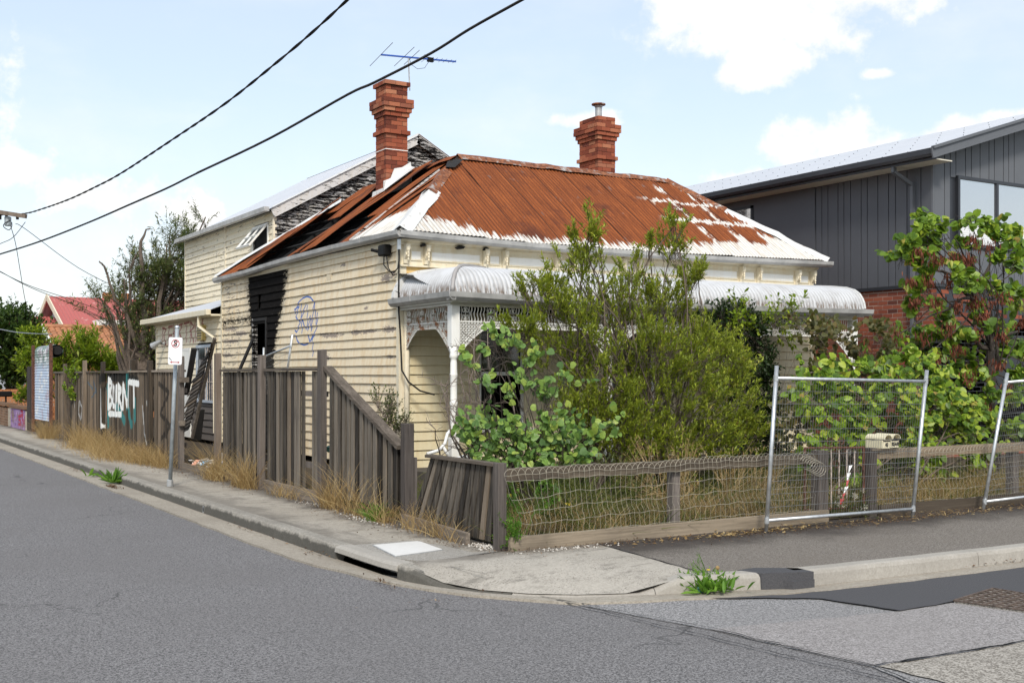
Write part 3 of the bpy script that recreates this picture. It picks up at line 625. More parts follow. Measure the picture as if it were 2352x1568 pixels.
# path runs towards -y then +x; road lies on its right-hand side: flip sign when needed
def strip(name, line, d0, d1, z0, z1, mat, kind='structure'):
    a, b = offs(line, d0), offs(line, d1); m = MB(); n = len(m.v)
    for p, q in zip(a, b): m.v += [(*p, z0), (*q, z1)]
    for i in range(len(line)-1): m.f.append((2*i, 2*i+1, 2*i+3, 2*i+2))
    return m.build(name, mat, None, (0, 0, 0), kind=kind)
SG = 1 if offs([(0, 1), (0, 0), (0, -1)], 1)[1][0] < 0 else -1
def densify(line, st=.25):
    o = []
    for p, q in zip(line[:-1], line[1:]):
        n = max(1, int(math.hypot(q[0]-p[0], q[1]-p[1])/st)); n = min(n, 80)
        for k in range(n): o.append((p[0]+(q[0]-p[0])*k/n, p[1]+(q[1]-p[1])*k/n))
    return o+[line[-1]]
kl = densify(kline)
# concrete channel beside the kerb: ragged outer edge where the asphalt meets it
a = offs(kl, SG*-.01); wv = []
for i, p in enumerate(kl):
    w = .36 if p[1] > -6 else max(.16, .36-.2*(-6-p[1])/1.5) if p[0] < -3 else .26
    wv.append(SG*(w+rng.normal(0, .008)))
b = [offs(kl[max(0, i-1):i+2], wv[i])[min(i, 1)] for i in range(len(kl))]
m = MB()
for p, q in zip(a, b): m.v += [(*p, ZR+.010), (*q, ZR+.021), (*q, ZR-.01)]
for i in range(len(kl)-1): m.f.append((3*i, 3*i+1, 3*i+4, 3*i+3)); m.f.append((3*i+1, 3*i+2, 3*i+5, 3*i+4))
m.build('gutter_channel', M['channel'], None, (0, 0, 0), kind='structure')
# kerb blocks: rounded nose, joints between blocks
def kerb_height(p):
    # dips for the pram ramp at the corner
    s = 1.
    if p[0] < -2.9 and p[1] < -7.55: s = max(0., 1-(-7.55-p[1])/.55)
    elif p[1] < -8.3 and p[0] < -1.25: s = 0. if p[0] < -2.3 else min(1., max(0., (p[0]+2.3)/.3))
    return s
kroot = thing('kerb', (0, 0, ZR), None, None); kroot['kind'] = 'structure'
def kerb_block(pts, mat):
    prof = [(-.145, -.03), (-.145, .0), (-.03, .0), (-.008, -.012), (.004, -.035), (.010, ZR), (-.02, ZR-.08)]
    m = MB(); k = len(prof)
    for i, p in enumerate(pts):
        aa = np.array(pts[max(i-1, 0)], float); bb = np.array(pts[min(i+1, len(pts)-1)], float); t = unit(bb-aa); nrm = np.array((t[1], -t[0]))*SG
        s = kerb_height(p); top = ZR+.022+(0-ZR-.022)*s+rng.normal(0, .0015)
        for j, (d, z) in enumerate(prof):
            zz_ = top+z if z > ZR*.5 else z
            if zz_ > 0: zz_ = 0
            m.v.append((p[0]+nrm[0]*d, p[1]+nrm[1]*d, zz_+.003 if z > -.02 and s > .5 else zz_))
    for i in range(len(pts)-1):
        for j in range(k): m.f.append((i*k+j, i*k+(j+1) % k, (i+1)*k+(j+1) % k, (i+1)*k+j))
    m.f.append(tuple(range(k))[::-1]); m.f.append(tuple((len(pts)-1)*k+j for j in range(k)))
    return m.build('kerb_block', mat, kroot)
fine = densify(kline, .12); L = [0]
for p, q in zip(fine[:-1], fine[1:]): L.append(L[-1]+math.hypot(q[0]-p[0], q[1]-p[1]))
cur = [fine[0]]; last = 0
for i in range(1, len(fine)):
    p = fine[i]; cur.append(p)
    inlet = (p[1] < -6.15 and p[1] > -7.45 and p[0] < -3.5)
    prev_in = (cur[0][1] < -6.15 and cur[0][1] > -7.45 and cur[0][0] < -3.5)
    if (L[i]-last > (2.15 if p[1] > -5 or p[0] > -1 else 1.1)) or inlet != prev_in or i == len(fine)-1:
        if not prev_in or True:
            if not (prev_in and inlet):
                q = list(cur); d = unit(np.array(q[-1])-np.array(q[-2]))*.007; q[-1] = (q[-1][0]-d[0], q[-1][1]-d[1])
                if not prev_in: kerb_block(q, M['kerb'] if p[0] < -2.5 else M['kerb2'])
        cur = [p]; last = L[i]
# side entry drain: lintel over a dark slot
inl = [p for p in fine if -7.5 < p[1] < -6.1 and p[0] < -3.5]
def band(pts, prof, name, mat, parent):
    m = MB(); k = len(prof)
    for i, p in enumerate(pts):
        aa = np.array(pts[max(i-1, 0)], float); bb = np.array(pts[min(i+1, len(pts)-1)], float); t = unit(bb-aa); nrm = np.array((t[1], -t[0]))*SG
        for d, z in prof: m.v.append((p[0]+nrm[0]*d, p[1]+nrm[1]*d, z))
    for i in range(len(pts)-1):
        for j in range(k): m.f.append((i*k+j, i*k+(j+1) % k, (i+1)*k+(j+1) % k, (i+1)*k+j))
    m.f.append(tuple(range(k))[::-1]); m.f.append(tuple((len(pts)-1)*k+j for j in range(k)))
    return m.build(name, mat, parent)
band(inl, [(-.145, -.062), (-.145, .002), (-.03, .002), (.012, -.018), (.022, -.058), (.0, -.066)], 'drain_lintel', M['kerb2'], kroot)
band(inl, [(-.40, -.40), (-.40, -.07), (-.385, -.07), (-.385, -.40)], 'drain_back', M['void'], kroot)
band(inl, [(-.39, -.42), (-.39, -.40), (.02, -.20), (.02, -.22)], 'drain_floor', M['void'], kroot)
# footpath slabs between kerb back and fence line
def slab(pts, mat, z=0., name='footpath_slab', root=None):
    m = MB().prism([(p[0], p[1], z-.13) for p in pts], (0, 0, .13)); return m.build(name, mat, root)
froot = thing('footpath', (0, 0, -.13), None, None); froot['kind'] = 'structure'
y = 40.
XI, XK = -2.2, KX+.142
while y > -6.2:
    y2 = y-(1.85 if y < 20 else 5); y2 = max(y2, -6.22)
    zt = rng.uniform(-.004, .0)
    slab([(XK, y-.006), (XI, y-.006), (XI, y2+.006), (XK, y2+.006)], M['path_conc'], zt, root=froot)
    y = y2
slab([(XK-.02, 60), (3, 60), (3, 40.2), (XK-.02, 40.2)], M['path_conc'], 0, root=froot)
# joint filler visible in the gaps and beneath
sheet('footpath_bed', [(KX+.02, 60), (-2.0, 60), (-2.0, -7.0), (-3.4, -7.2), (KX+.02, -6)], -.03, M['soil'])
# pit surround with white lid
lid = [tuple(gz(u, v, 0)[:2]) for u, v in ((858, 1252), (962, 1243), (1015, 1262), (908, 1277))]
inb = offs(inl, SG*-.15)
slab([(XK, -6.235), (XI, -6.235), (XI, -7.22), (-3.05, -7.42), (-3.42, -7.40), (XK+.02, -7.2)], M['lid_surround'], -.002, 'pit_surround', froot)
slab([(-2.95, -6.24), (-2.25, -6.24), (-2.28, -7.15), (-2.78, -7.22), (-2.83, -6.6)], M['path_conc'], .002, 'pit_apron', froot)
lp = thing('pit_cover', (*np.mean(lid, 0), -.02), 'plain white square pit cover set flush in the footpath behind the kerb drain', 'pit cover')
MB().prism([(*p, -.02) for p in lid], (0, 0, .028)).build('cover_plate', M['lid'], lp)
fr = np.array(lid); c_ = fr.mean(0); fo = c_+(fr-c_)*1.04
m = MB()
for i in range(4):
    j = (i+1) % 4; m.prism([(*fr[i], -.01), (*fr[j], -.01), (*fo[j], -.01), (*fo[i], -.01)], (0, 0, .014))
m.build('rim', M['galv_old'], lp)
# corner ramp: concrete surface falling to the road
m = MB(); inner = [(-3.42, -7.41), (-3.05, -7.43), (-2.6, -7.33), (-2.2, -7.3), (-1.52, -7.32)]
rl = [p for p in kl if (p[1] <= -7.38 and p[0] < -1.72)]
ro = offs(rl, SG*-.02); K = 14; ro = list(ro)+[(-1.742, -9.16)]; rl = rl+[(-1.2, -9.45)]; R = len(ro)
def inner_at(t):
    k = t*(len(inner)-1); i = min(int(k), len(inner)-2); f = k-i; return np.array(inner[i])*(1-f)+np.array(inner[i+1])*f
for i, p in enumerate(ro):
    t = i/(R-1); q = inner_at(t) if t < 1 else np.array(inner[-1]); 
    s = kerb_height(rl[i]); ze = (ZR+.030)*(1-s)
    for k in range(K):
        f = k/(K-1); pt = q*(1-f)+np.array(p)*f; fall = max(0, (f-.35)/.65)
        m.v.append((pt[0], pt[1], -.001+ze*(fall**1.3)))
for i in range(R-1):
    for k in range(K-1): a_ = i*K+k; m.f.append((a_, a_+1, a_+K+1, a_+K))
m.build('corner_ramp', M['corner_conc'], froot, smooth=True)
# asphalt path along the front
line = offs([p for p in kl if p[0] > -1.74 and p[1] < -9], SG*-.14)
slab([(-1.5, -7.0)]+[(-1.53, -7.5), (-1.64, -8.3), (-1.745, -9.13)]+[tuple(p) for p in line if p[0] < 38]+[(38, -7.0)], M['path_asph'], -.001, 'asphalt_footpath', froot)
slab([(-1.42, -9.22), (-1.22, -9.20), (-.92, -9.40), (-.94, -9.60), (-1.22, -9.50), (-1.36, -9.44)], M['asphalt_dark'], .003, 'black_asphalt_fill', froot)
m = MB(); m.prism([(-1.22, -9.46, -.13), (-.95, -9.47, -.13), (-.93, -9.60, -.13), (-1.15, -9.585, -.13)], (0, .0, .07))
m.build('black_asphalt_fill', M['asphalt_dark'], froot)
seam([(-3.05, -7.43), (-2.6, -7.33), (-2.35, -7.31)], .004, .012); seam([(-3.43, -7.40), (-3.3, -7.75), (-3.22, -8.2)], -.012, .010)
seam([(-1.53, -7.5), (-1.64, -8.3), (-1.745, -9.13)], .005, .016); seam([(-2.2, -7.6), (-1.9, -7.75), (-1.62, -7.7)], .004, .008)
# garden soil inside the fences
sheet('garden_soil', [(-2.36, -5.2), (-2.36, 18), (-3, 60), (60, 60), (60, -7.32), (-1.5, -7.32), (-2.42, -7.22)], .012, M['soil'])
# round drain hole in the kerb
hp = np.array((KX-.004, -1.95, -.085)); m = MB(); m.lathe((0, 0, 0), [(-.004, .045), (.006, .05), (.006, .034), (-.004, .033)], 14)
m.v = [(hp[0]-z, hp[1]+x*.8, hp[2]+y) for x, y, z in m.v]; m.build('drain_pipe_end', M['galv_old'], kroot)
m = MB(); m.quad(*[(hp[0]-.006, hp[1]+.8*.034*math.cos(t), hp[2]+.034*math.sin(t)) for t in np.linspace(0, 6.283, 13)[:-1]][::-1]); m.build('drain_hole', M['void'], kroot)
# steel grate in the road at the right
gt = thing('road_grate', (*gz(2300, 1378, ZR+.02)[:2], ZR+.012), 'rectangular rusty steel grate with coarse mesh bars set in the road at the right', 'grate')
c4 = [gz(u, v, ZR+.02) for u, v in ((2192, 1380), (2282, 1352), (2420, 1375), (2352, 1402))]
A0, A1, A2, A3 = [np.array((p[0], p[1], ZR+.026)) for p in c4]
MB().prism([(p[0], p[1], ZR+.008) for p in c4], (0, 0, .012)).build('infill', M['asphalt_exposed'], gt)
for k in range(8):
    t = k/7; MB().beam(A0+(A3-A0)*t, A1+(A2-A1)*t, .018, .014).build('bar', M['grate'], gt)
for k in range(9):
    t = k/8; MB().beam(A0+(A1-A0)*t, A3+(A2-A3)*t, .014, .010).build('bar', M['grate'], gt)
# ---------------- the burnt weatherboard house ----------------
house = thing('weatherboard_house', (4.5, 4.5, 0), 'derelict fire-damaged cream weatherboard house with rusty iron roof and white lace verandah', 'house')
PITCH = .1493
def board(parent, ax, const, sgn, a0, a1, z0, z1, mat, name='weatherboard', proud=.034, jit=.0025):
    """one lapped board on the wall ax=const; sgn is the outward direction; ax 'x': wall plane x=const, board runs along y"""
    n = max(2, min(10, int((a1-a0)/.45)+1)); m = MB(); bw = rng.normal(0, jit)
    for i in range(n+1):
        a = a0+(a1-a0)*i/n; dz = rng.normal(0, jit*.8)+bw; dp = rng.normal(0, .0012)
        for off, z in ((.004+dp*.5, z1), (proud+dp, z0+dz+.004), (proud-.004+dp, z0+dz), (.0, z0+dz)):
            o = const+sgn*off; m.v.append((o, a, z) if ax == 'x' else (a, o, z))
    for i in range(n):
        for j in range(3): b = i*4+j; m.f.append((b, b+4, b+5, b+1) if (ax == 'x') == (sgn < 0) else (b, b+1, b+5, b+4))
    m.f.append((0, 1, 2, 3)); m.f.append((n*4+3, n*4+2, n*4+1, n*4))
    return m.build(name, mat, parent)
def wall_boards(parent, ax, const, sgn, a0, a1, z0, z1, mat, holes=(), split=4.2, pitch=PITCH, matf=None, top=None, missing=0.):
    z = z0; row = 0
    while z < z1-.02:
        zt = min(z+pitch+.012, z1+.012); lo, hi = a0, a1
        if top: 
            r = top((z+min(z+pitch, z1))/2)
            if r is None: z += pitch; row += 1; continue
            lo, hi = r
        iv = [(lo, hi)]
        for (h0, h1, k0, k1) in holes:
            if z+pitch*.5 > k0 and z+pitch*.5 < k1:
                nv = []
                for p, q in iv:
                    if h1 <= p or h0 >= q: nv.append((p, q)); continue
                    if h0 > p: nv.append((p, h0))
                    if h1 < q: nv.append((h1, q))
                iv = nv
        for p, q in iv:
            cuts = [p]; c = p+random.uniform(1.4, split)
            while c < q-.9: cuts.append(c); c += random.uniform(2.4, split)
            cuts.append(q)
            for i in range(len(cuts)-1):
                if random.random() < missing: continue
                board(parent, ax, const, sgn, cuts[i]+(.0008 if i else 0), cuts[i+1]-(.0008 if i < len(cuts)-2 else 0), z, zt, matf(cuts[i], cuts[i+1], z) if matf else mat)
        z += pitch; row += 1
# side wall
sw = empty_part('side_wall', house)
DY0, DY1, DZ1 = 6.12, 6.86, 2.72
wall_boards(sw, 'x', 0, -1, .05, 3.0, .12, 3.72, M['side'], split=9)
def sidemat(a, b, z): return M['side_tag'] if 1.75 < z < 3.2 else M['side']
wall_boards(sw, 'x', 0, -1, 3.0, 4.82, .12, 3.72, M['side'], matf=sidemat, split=9)
def sidemat2(a, b, z): return M['side_scrawl'] if a >= 6.9 and z < 2.15 else M['side_char']
wall_boards(sw, 'x', 0, -1, 4.82, 8.98, .12, 3.72, M['side_char'], holes=[(DY0, DY1, 0, DZ1), (6.45, 6.60, 3.02, 3.3)], matf=sidemat2, split=9)
MB().box(-.03, -.03, .1, .06, .06, 3.72).build('corner_board', M['trim'], sw)
MB().box(-.034, 8.97, .1, .02, 9.06, 3.72).build('corner_board', M['trim'], sw)
MB().box(-.035, .03, 3.66, .0, 9.0, 3.75).build('eave_board', M['trim'], sw)
MB().box(-.028, .09, 3.30, -.022, .31, 3.48).build('board_patch', M['side'], sw).location.y += 2.6
# burnt door opening
dr = empty_part('burnt_doorway', house)
MB().box(-.04, DY0-.07, .1, .06, DY0, DZ1+.06).build('jamb', M['char'], dr); MB().box(-.04, DY1, .1, .06, DY1+.07, DZ1+.06).build('jamb', M['burnt'], dr)
MB().box(-.04, DY0, DZ1, .06, DY1, DZ1+.06).build('lintel', M['char'], dr)
MB().beam((-.12, 6.62, 2.35), (-.35, 7.55, 1.15), .09, .03, (1, 0, 0)).build('fallen_board', M['char'], dr)
MB().beam((.0, 6.5, 1.95), (.02, 6.3, 1.9), .12, .02, (1, 0, 0)).build('hanging_panel', M['burnt_trim'], dr)
# front wall
fw = empty_part('front_wall', house)
WX0, WX1, WZ0, WZ1 = 1.42, 2.32, .74, 2.42
HF = [(1.27, 2.45, .70, 2.62), (4.1, 5.05, 0, 2.75), (6.55, 7.65, .70, 2.62)]
wall_boards(fw, 'y', 0, -1, .10, 9.0, .12, 3.2, M['front'], holes=HF, split=6)
for x0, x1 in ((.03, .10), (9.0, 9.09)): MB().box(x0, -.035, .1, x1, .03, 3.72).build('corner_board', M['trim'], fw)
for k in range(4): board(fw, 'y', 0, -1, .1, 1.62, 2.86+k*.118, 2.98+k*.118, M['raw'], jit=.006)
MB().box(.6, -.034, 2.60, 8.9, -.028, 2.98).build('scorched_lining', M['void'], fw)  # near-black sheet over the upper wall, behind the lace
# right, rear and inner walls
rw = empty_part('far_walls', house)
MB().box(9.0, .05, .1, 9.08, 9.0, 3.74).build('right_wall', M['front'], rw); MB().box(.05, 8.98, .1, 9.0, 9.05, 3.74).build('rear_wall', M['low'], rw)
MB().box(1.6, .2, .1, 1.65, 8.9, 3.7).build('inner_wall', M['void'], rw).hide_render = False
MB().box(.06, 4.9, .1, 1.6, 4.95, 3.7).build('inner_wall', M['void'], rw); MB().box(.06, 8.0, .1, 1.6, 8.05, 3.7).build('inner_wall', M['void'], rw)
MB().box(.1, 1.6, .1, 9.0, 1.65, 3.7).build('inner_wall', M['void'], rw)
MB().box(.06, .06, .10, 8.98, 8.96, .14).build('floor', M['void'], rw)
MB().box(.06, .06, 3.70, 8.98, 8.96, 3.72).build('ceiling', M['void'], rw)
def window(x0, x1):
    w = empty_part('front_window', house); T = M['white_trim']
    m = MB(); m.box(x0, -.05, .70, x0+.15, .02, 2.58); m.box(x1-.15, -.05, .70, x1, .02, 2.58); m.box(x0, -.052, 2.45, x1, .02, 2.62); m.build('frame', M['front'], w, bevel=.004)
    MB().box(x0-.05, -.12, .66, x1+.05, .02, .72).build('sill', T, w)
    m = MB(); m.box(x0+.16, -.02, 1.60, x1-.16, .02, 1.66); m.box(x0+.16, -.02, .73, x0+.20, .02, 2.44); m.box(x1-.20, -.02, .73, x1-.16, .02, 2.44); m.build('sash', T, w)
    MB().box(x0+.2, .025, 1.67, x1-.2, .03, 2.44).build('pane', M['glass'], w)
window(1.27, 2.45); window(6.55, 7.65)
d = empty_part('front_door', house); MB().box(4.14, .0, .12, 5.0, .05, 2.7).build('door_leaf', M['low'], d); MB().box(4.08, -.03, .1, 4.14, .05, 2.78).build('jamb', M['white_trim'], d); MB().box(5.0, -.03, .1, 5.06, .05, 2.78).build('jamb', M['white_trim'], d)
# verandah floor
MB().box(.0, -1.85, .0, 8.45, -.03, .14).build('verandah_floor', M['path_conc'], house)
# ---- entablature under the front eave
en = empty_part('entablature', house)
MB().box(.0, -.045, 3.33, 9.08, .0, 3.74).build('frieze_board', M['trim'], en)
MB().box(-.02, -.075, 3.315, 9.1, .0, 3.345).build('lower_moulding', M['trim'], en)
MB().extrude([(0, 0), (.09, 0), (.085, .03), (.13, .05), (.15, .08), (0, .08)], (-.03, 0, 3.655), (9.12, 0, 3.655), (0, -1, 0)).build('crown_moulding', M['trim'], en)
MB().box(1.66, -.07, 3.20, 9.06, -.0, 3.31).build('lower_board', M['trim'], en)
BX = [.07, .43, 1.51, 1.88, 2.92, 3.28, 4.32, 4.68, 5.75, 6.12, 7.12, 7.56, 8.59, 9.0]
def bracket(x):
    prof = [(0, .30), (.13, .30), (.135, .24), (.12, .21), (.10, .17), (.105, .13), (.075, .09), (.05, .06), (.045, .0), (0, .0)]
    b = MB().extrude(prof, (x-.035, -.045, 3.36), (x+.035, -.045, 3.36), (0, -1, 0)).build('bracket', M['trim'], en)
    MB().lathe((x, -.165, 3.50), [(-.10, .008), (-.08, .018), (-.06, .008), (-.04, .02), (-.01, .012), (.02, .02), (.05, .014), (.06, .028), (.14, .028)], 8).build('bracket_drop', M['trim'], en)
for x in BX: bracket(x)
for a, b in zip(BX[:-1], BX[1:]):
    if b-a < .2: continue
    e = .075; x0, x1 = a+e+.02, b-e+.01
    MB().box(x0+.02, -.052, 3.435, x1-.02, -.04, 3.56).build('panel', M['white_trim'], en)
    m = MB(); m.box(x0, -.062, 3.415, x1, -.043, 3.43); m.box(x0, -.062, 3.565, x1, -.043, 3.58); m.box(x0, -.062, 3.43, x0+.014, -.043, 3.565); m.box(x1-.014, -.062, 3.43, x1, -.043, 3.565); m.build('panel_moulding', M['trim'], en)
# rotted holes in the crown
for x, w in ((1.02, .16), (1.5, .09), (.35, .08)):
    MB().prism([(x-w/2, -.151, 3.66), (x-w*.2, -.151, 3.63), (x+w*.3, -.151, 3.64), (x+w/2, -.151, 3.675), (x, -.151, 3.69)], (0, .08, 0)).build('rotten_gap', M['char'], en)
# ---- roof planes
ZE, ZRG = 3.86, 5.62
EX0, EX1, EY0, EY1 = -.12, 9.25, -.27, 9.12
RA, RB, RC = (2.24, 2.2), (7.15, 2.2), (2.24, 6.3)
sag_f = lambda x: interp(x, [-.13, 1.06, 2.27, 5.72, 9.18], [0, -.035, -.065, -.065, 0.])
sag_s = lambda y: interp(y, [-.24, 2.26, 4.39, 6.95, 9.13], [0, .015, 0, -.04, -.07])
def corr(name, parent, mat, fn, a0, a1, trange, rows, amp=.009, pitch=.076, per=6, extra=None):
    """corrugated sheet; fn(a,t)->(point, normal, slope metres), trange(a)->(t0,t1)"""
    na = max(2, int(round((a1-a0)/pitch*per))); aa = np.linspace(a0, a1, na+1); V = []; UV = []
    for a in aa:
        t0, t1 = trange(a); ph = math.cos(2*math.pi*a/pitch)
        for k in range(rows+1):
            t = t0+(t1-t0)*k/rows; P, N, s = fn(a, t); e = extra(a, t) if extra else 0
            V.append(np.array(P)+np.array(N)*(amp*ph+e)); UV.append((a, s))
    F = []; r = rows+1
    for i in range(na):
        for k in range(rows): b = i*r+k; F.append((b, b+r, b+r+1, b+1))
    return obj_np(name, V, F, mat, parent, uv=UV, smooth=False)
roof = empty_part('roof', house)
fl = math.hypot(2.2-EY0, ZRG-ZE); fn_ = np.array((0, -(ZRG-ZE)/fl, (2.2-EY0)/fl))
def f_front(x, t):   # t = metres up the slope
    s = t/fl; return (x, EY0+(2.2-EY0)*s, ZE+(ZRG-ZE)*s+sag_f(x)*(1-s)), fn_, t
def rng_front(x):
    l = min(1, max(0, (x-EX0)/(RA[0]-EX0))); r = min(1, max(0, (EX1-x)/(EX1-RB[0]))); return (0, fl*min(l, r))
x = EX0; k = 0
while x < EX1-.05:
    x2 = min(x+.762, EX1); st = k
    sgm = random.uniform(.004, .016); ph = random.uniform(0, 6); bul = random.uniform(0, .03)
    def ex(a, t, x=x, s0=sgm, ph=ph, b=bul):
        f = (a-x)/.762; e = .004+s0*f+.010*math.sin(t*2.1+ph)+b*math.sin(math.pi*min(1, t/fl))*f
        if x < 2.4: e += .05*max(0, 1-abs(t-2.2)/.9)*(1-f)
        return e
    corr('roof_sheet', roof, M['rust_front'], f_front, x, x2+.02, rng_front, 9, extra=ex); x = x2; k += 1
sl = math.hypot(RA[0]-EX0, ZRG-ZE); sn = np.array((-(ZRG-ZE)/sl, 0, (RA[0]-EX0)/sl))
def side_fn(skew=0., y0=0.):
    def f(y, t):
        s = t/sl; return (EX0+(RA[0]-EX0)*s, y+skew*t, ZE+(ZRG-ZE)*s+sag_s(y)*(1-s)), sn, t
    return f
def rng_side(y):
    l = min(1, max(0, (y-EY0)/(RA[1]-EY0))); r = min(1, max(0, (EY1-y)/(EY1-RC[1]))); return (0, sl*min(l, r))
# side slope: burnt, the sheets lifted and parted so dark gaps show
def side_sheet(y0, y1, mat, skew=0, lift=0., tilt=0., t_lo=0., t_hi=9, wob=.012, curl=0., off=.0):
    ph = random.uniform(0, 6)
    def ex(a, t): 
        f = (a-y0)/(y1-y0); return .006+off+lift*(t/sl)+tilt*(f-.5)+wob*math.sin(t*2.6+ph)+curl*max(0, t/sl-.75)*4*(1-f)
    def tr(a):
        lo, hi = rng_side(a); return (min(t_lo, hi), min(hi, t_hi))
    corr('roof_sheet', roof, mat, side_fn(skew), y0, y1, tr, 9, extra=ex)
side_sheet(EY0, .5, M['rust_side']); side_sheet(.5, 1.2, M['rust_side'], tilt=.02); side_sheet(1.22, 1.62, M['rust_side'], tilt=-.02, off=.01)
side_sheet(1.84, 2.36, M['rust_side'], tilt=-.02, off=-.02, skew=-.02, t_hi=sl*.99)
side_sheet(3.15, 3.95, M['rust_burnt'], tilt=-.05, off=.05, skew=-.03, lift=.0); side_sheet(3.95, 4.75, M['rust_burnt'], tilt=-.06, off=.01, skew=-.05, lift=-.02)
side_sheet(2.5, 3.0, M['rust_burnt'], off=-.03, t_lo=1.1, skew=-.02)
side_sheet(6.05, 6.95, M['rust_burnt'], tilt=-.12, off=.10, t_hi=sl*.76, skew=-.02); side_sheet(6.95, 7.7, M['rust_burnt'], off=.03, tilt=.02); side_sheet(7.7, EY1-.02, M['rust_burnt'])
side_sheet(4.78, 5.5, M['rust_burnt'], off=.00, t_lo=sl*.50, curl=.10, lift=.03); side_sheet(5.6, 6.25, M['rust_burnt'], off=.03, t_lo=sl*.62, curl=-.02)
# dark under-structure: battens and rafters seen through the gaps
for k in range(5):
    t = .25+k*.5; s = t/sl; MB().beam((EX0+(RA[0]-EX0)*s, EY0+.3+2.5*s, ZE+(ZRG-ZE)*s-.09), (EX0+(RA[0]-EX0)*s, EY1-.3-2.85*s, ZE+(ZRG-ZE)*s-.09), .05, .03, sn).build('batten', M['void'], roof)
for k in range(12):
    y = .9+k*.55; top = min(.97, (EY1-y)/(EY1-RC[1])-.05, (y-EY0)/(RA[1]-EY0)-.05); MB().beam((EX0+.1, y, ZE-.12), (EX0+(RA[0]-EX0)*top, y, ZE+(ZRG-ZE)*top-.18), .04, .09, sn).build('rafter', M['void'], roof)
MB().quad((.05, .05, 3.76), (9, .05, 3.76), (9, 8.9, 3.76), (.05, 8.9, 3.76)).build('ceiling_boards', M['void'], roof)
MB().quad((.9, 1.2, 3.8), (.9, 8, 3.8), (2.2, 6.2, 5.2), (2.2, 2.3, 5.2)).build('roof_space_lining', M['void'], roof)  # black sheet added below so the roof gaps read dark
# hidden slopes that close the roof
V = [(2.24, 2.2, 5.6), (7.15, 2.2, 5.58), (5.3, 4.2, 4.3), (4.2, 4.2, 4.3), (2.24, 6.3, 5.6), (4.2, 9.0, 3.9), (EX1, EY0, ZE), (EX1, EY1, ZE), (7.15, 6.3, 5.58), (5.3, 9.0, 3.9), (EX0, EY1, ZE), (EX1-.01, EY1, ZE)]
m = MB(); m.quad(V[0], V[1], V[2], V[3]); m.quad(V[0], V[3], V[5], V[4]); m.quad(V[1], V[8], V[9], V[2]); m.quad(V[1], V[6], V[7], V[8]); m.quad(V[4], V[5], V[10]); m.quad(V[8], V[7], V[9]); m.quad(V[3], V[2], V[9], V[5])
m.build('rear_slope', M['cap_rust'], roof)
def cap(name, p, q, w, mat, off=.02, n=6, jit=.006):
    """folded flashing along a ridge or hip"""
    p = np.array(p, float); q = np.array(q, float); d = unit(q-p); sd = unit(np.cross(d, (0, 0, 1))); up = np.cross(sd, d); m = MB()
    for i in range(n+1):
        c = p+(q-p)*i/n+up*(off+rng.normal(0, jit))+sd*rng.normal(0, jit)
        for a, b in ((-w, -.55*w), (-.028, .008), (0, .03), (.028, .008), (w, -.55*w)): m.v.append(tuple(c+sd*a+up*(b+rng.normal(0, jit*.4))))
    for i in range(n):
        for j in range(4): b = i*5+j; m.f.append((b, b+1, b+6, b+5))
    return m.build(name, mat, roof)
HL = (EX0, EY0, ZE); 
def lerp(p, q, t): return tuple(a+(b-a)*t for a, b in zip(p, q))
A3, B3, C3 = (*RA, ZRG), (*RB, ZRG-.02), (*RC, ZRG-.02)
cap('ridge_cap', lerp(A3, B3, .0), lerp(A3, B3, .62), .17, M['cap_rust'], .03, 14, .008); cap('ridge_cap', lerp(A3, B3, .62), B3, .15, M['cap_rust'], .035, 8, .006)
cap('hip_cap', HL, lerp(HL, A3, .50), .17, M['cap_white'], .035, 7); cap('hip_cap', lerp(HL, A3, .46), lerp(HL, A3, .76), .13, M['cap_rust'], .05, 5)
cap('hip_cap', lerp(HL, A3, .80), lerp(HL, A3, 1.0), .06, M['pal_burnt'], .0, 4, .012)
HR = (EX1, EY0, ZE); cap('hip_cap', HR, lerp(HR, B3, .62), .15, M['cap_white'], .035, 12, .012); cap('hip_cap', lerp(HR, B3, .62), B3, .13, M['cap_rust'], .04, 5)
cap('ridge_cap', A3, lerp(A3, C3, .95), .15, M['rust_burnt'], .02, 9, .016)
HB = (EX0, EY1, ZE-.07); cap('verge_cap', HB, lerp(HB, C3, .86), .12, M['cap_white'], .05, 8, .006)
p = np.array(lerp(HL, A3, .80)); m = MB(); m.quad(*[tuple(p+q) for q in ((-.05, -.02, .035), (.10, -.10, .03), (.42, .16, .245), (.36, .30, .275), (.15, .26, .20))]); m.build('burn_hole', M['char'], roof)
for q0, q1 in (((1.72, EY0+.02), (1.72, 1.0)),): pass
# rafter seen through the long gap: split timber edge and white sheet edge
MB().beam((EX0+.05, 1.72, ZE+.0), (EX0+1.65, 1.95, ZE+1.22), .05, .03, sn).build('exposed_rafter', M['post'], roof)
MB().beam((EX0+.05, 1.80, ZE+.04), (EX0+1.9, 2.02, ZE+1.45), .02, .03, sn).build('exposed_rafter', M['burnt_trim'], roof)
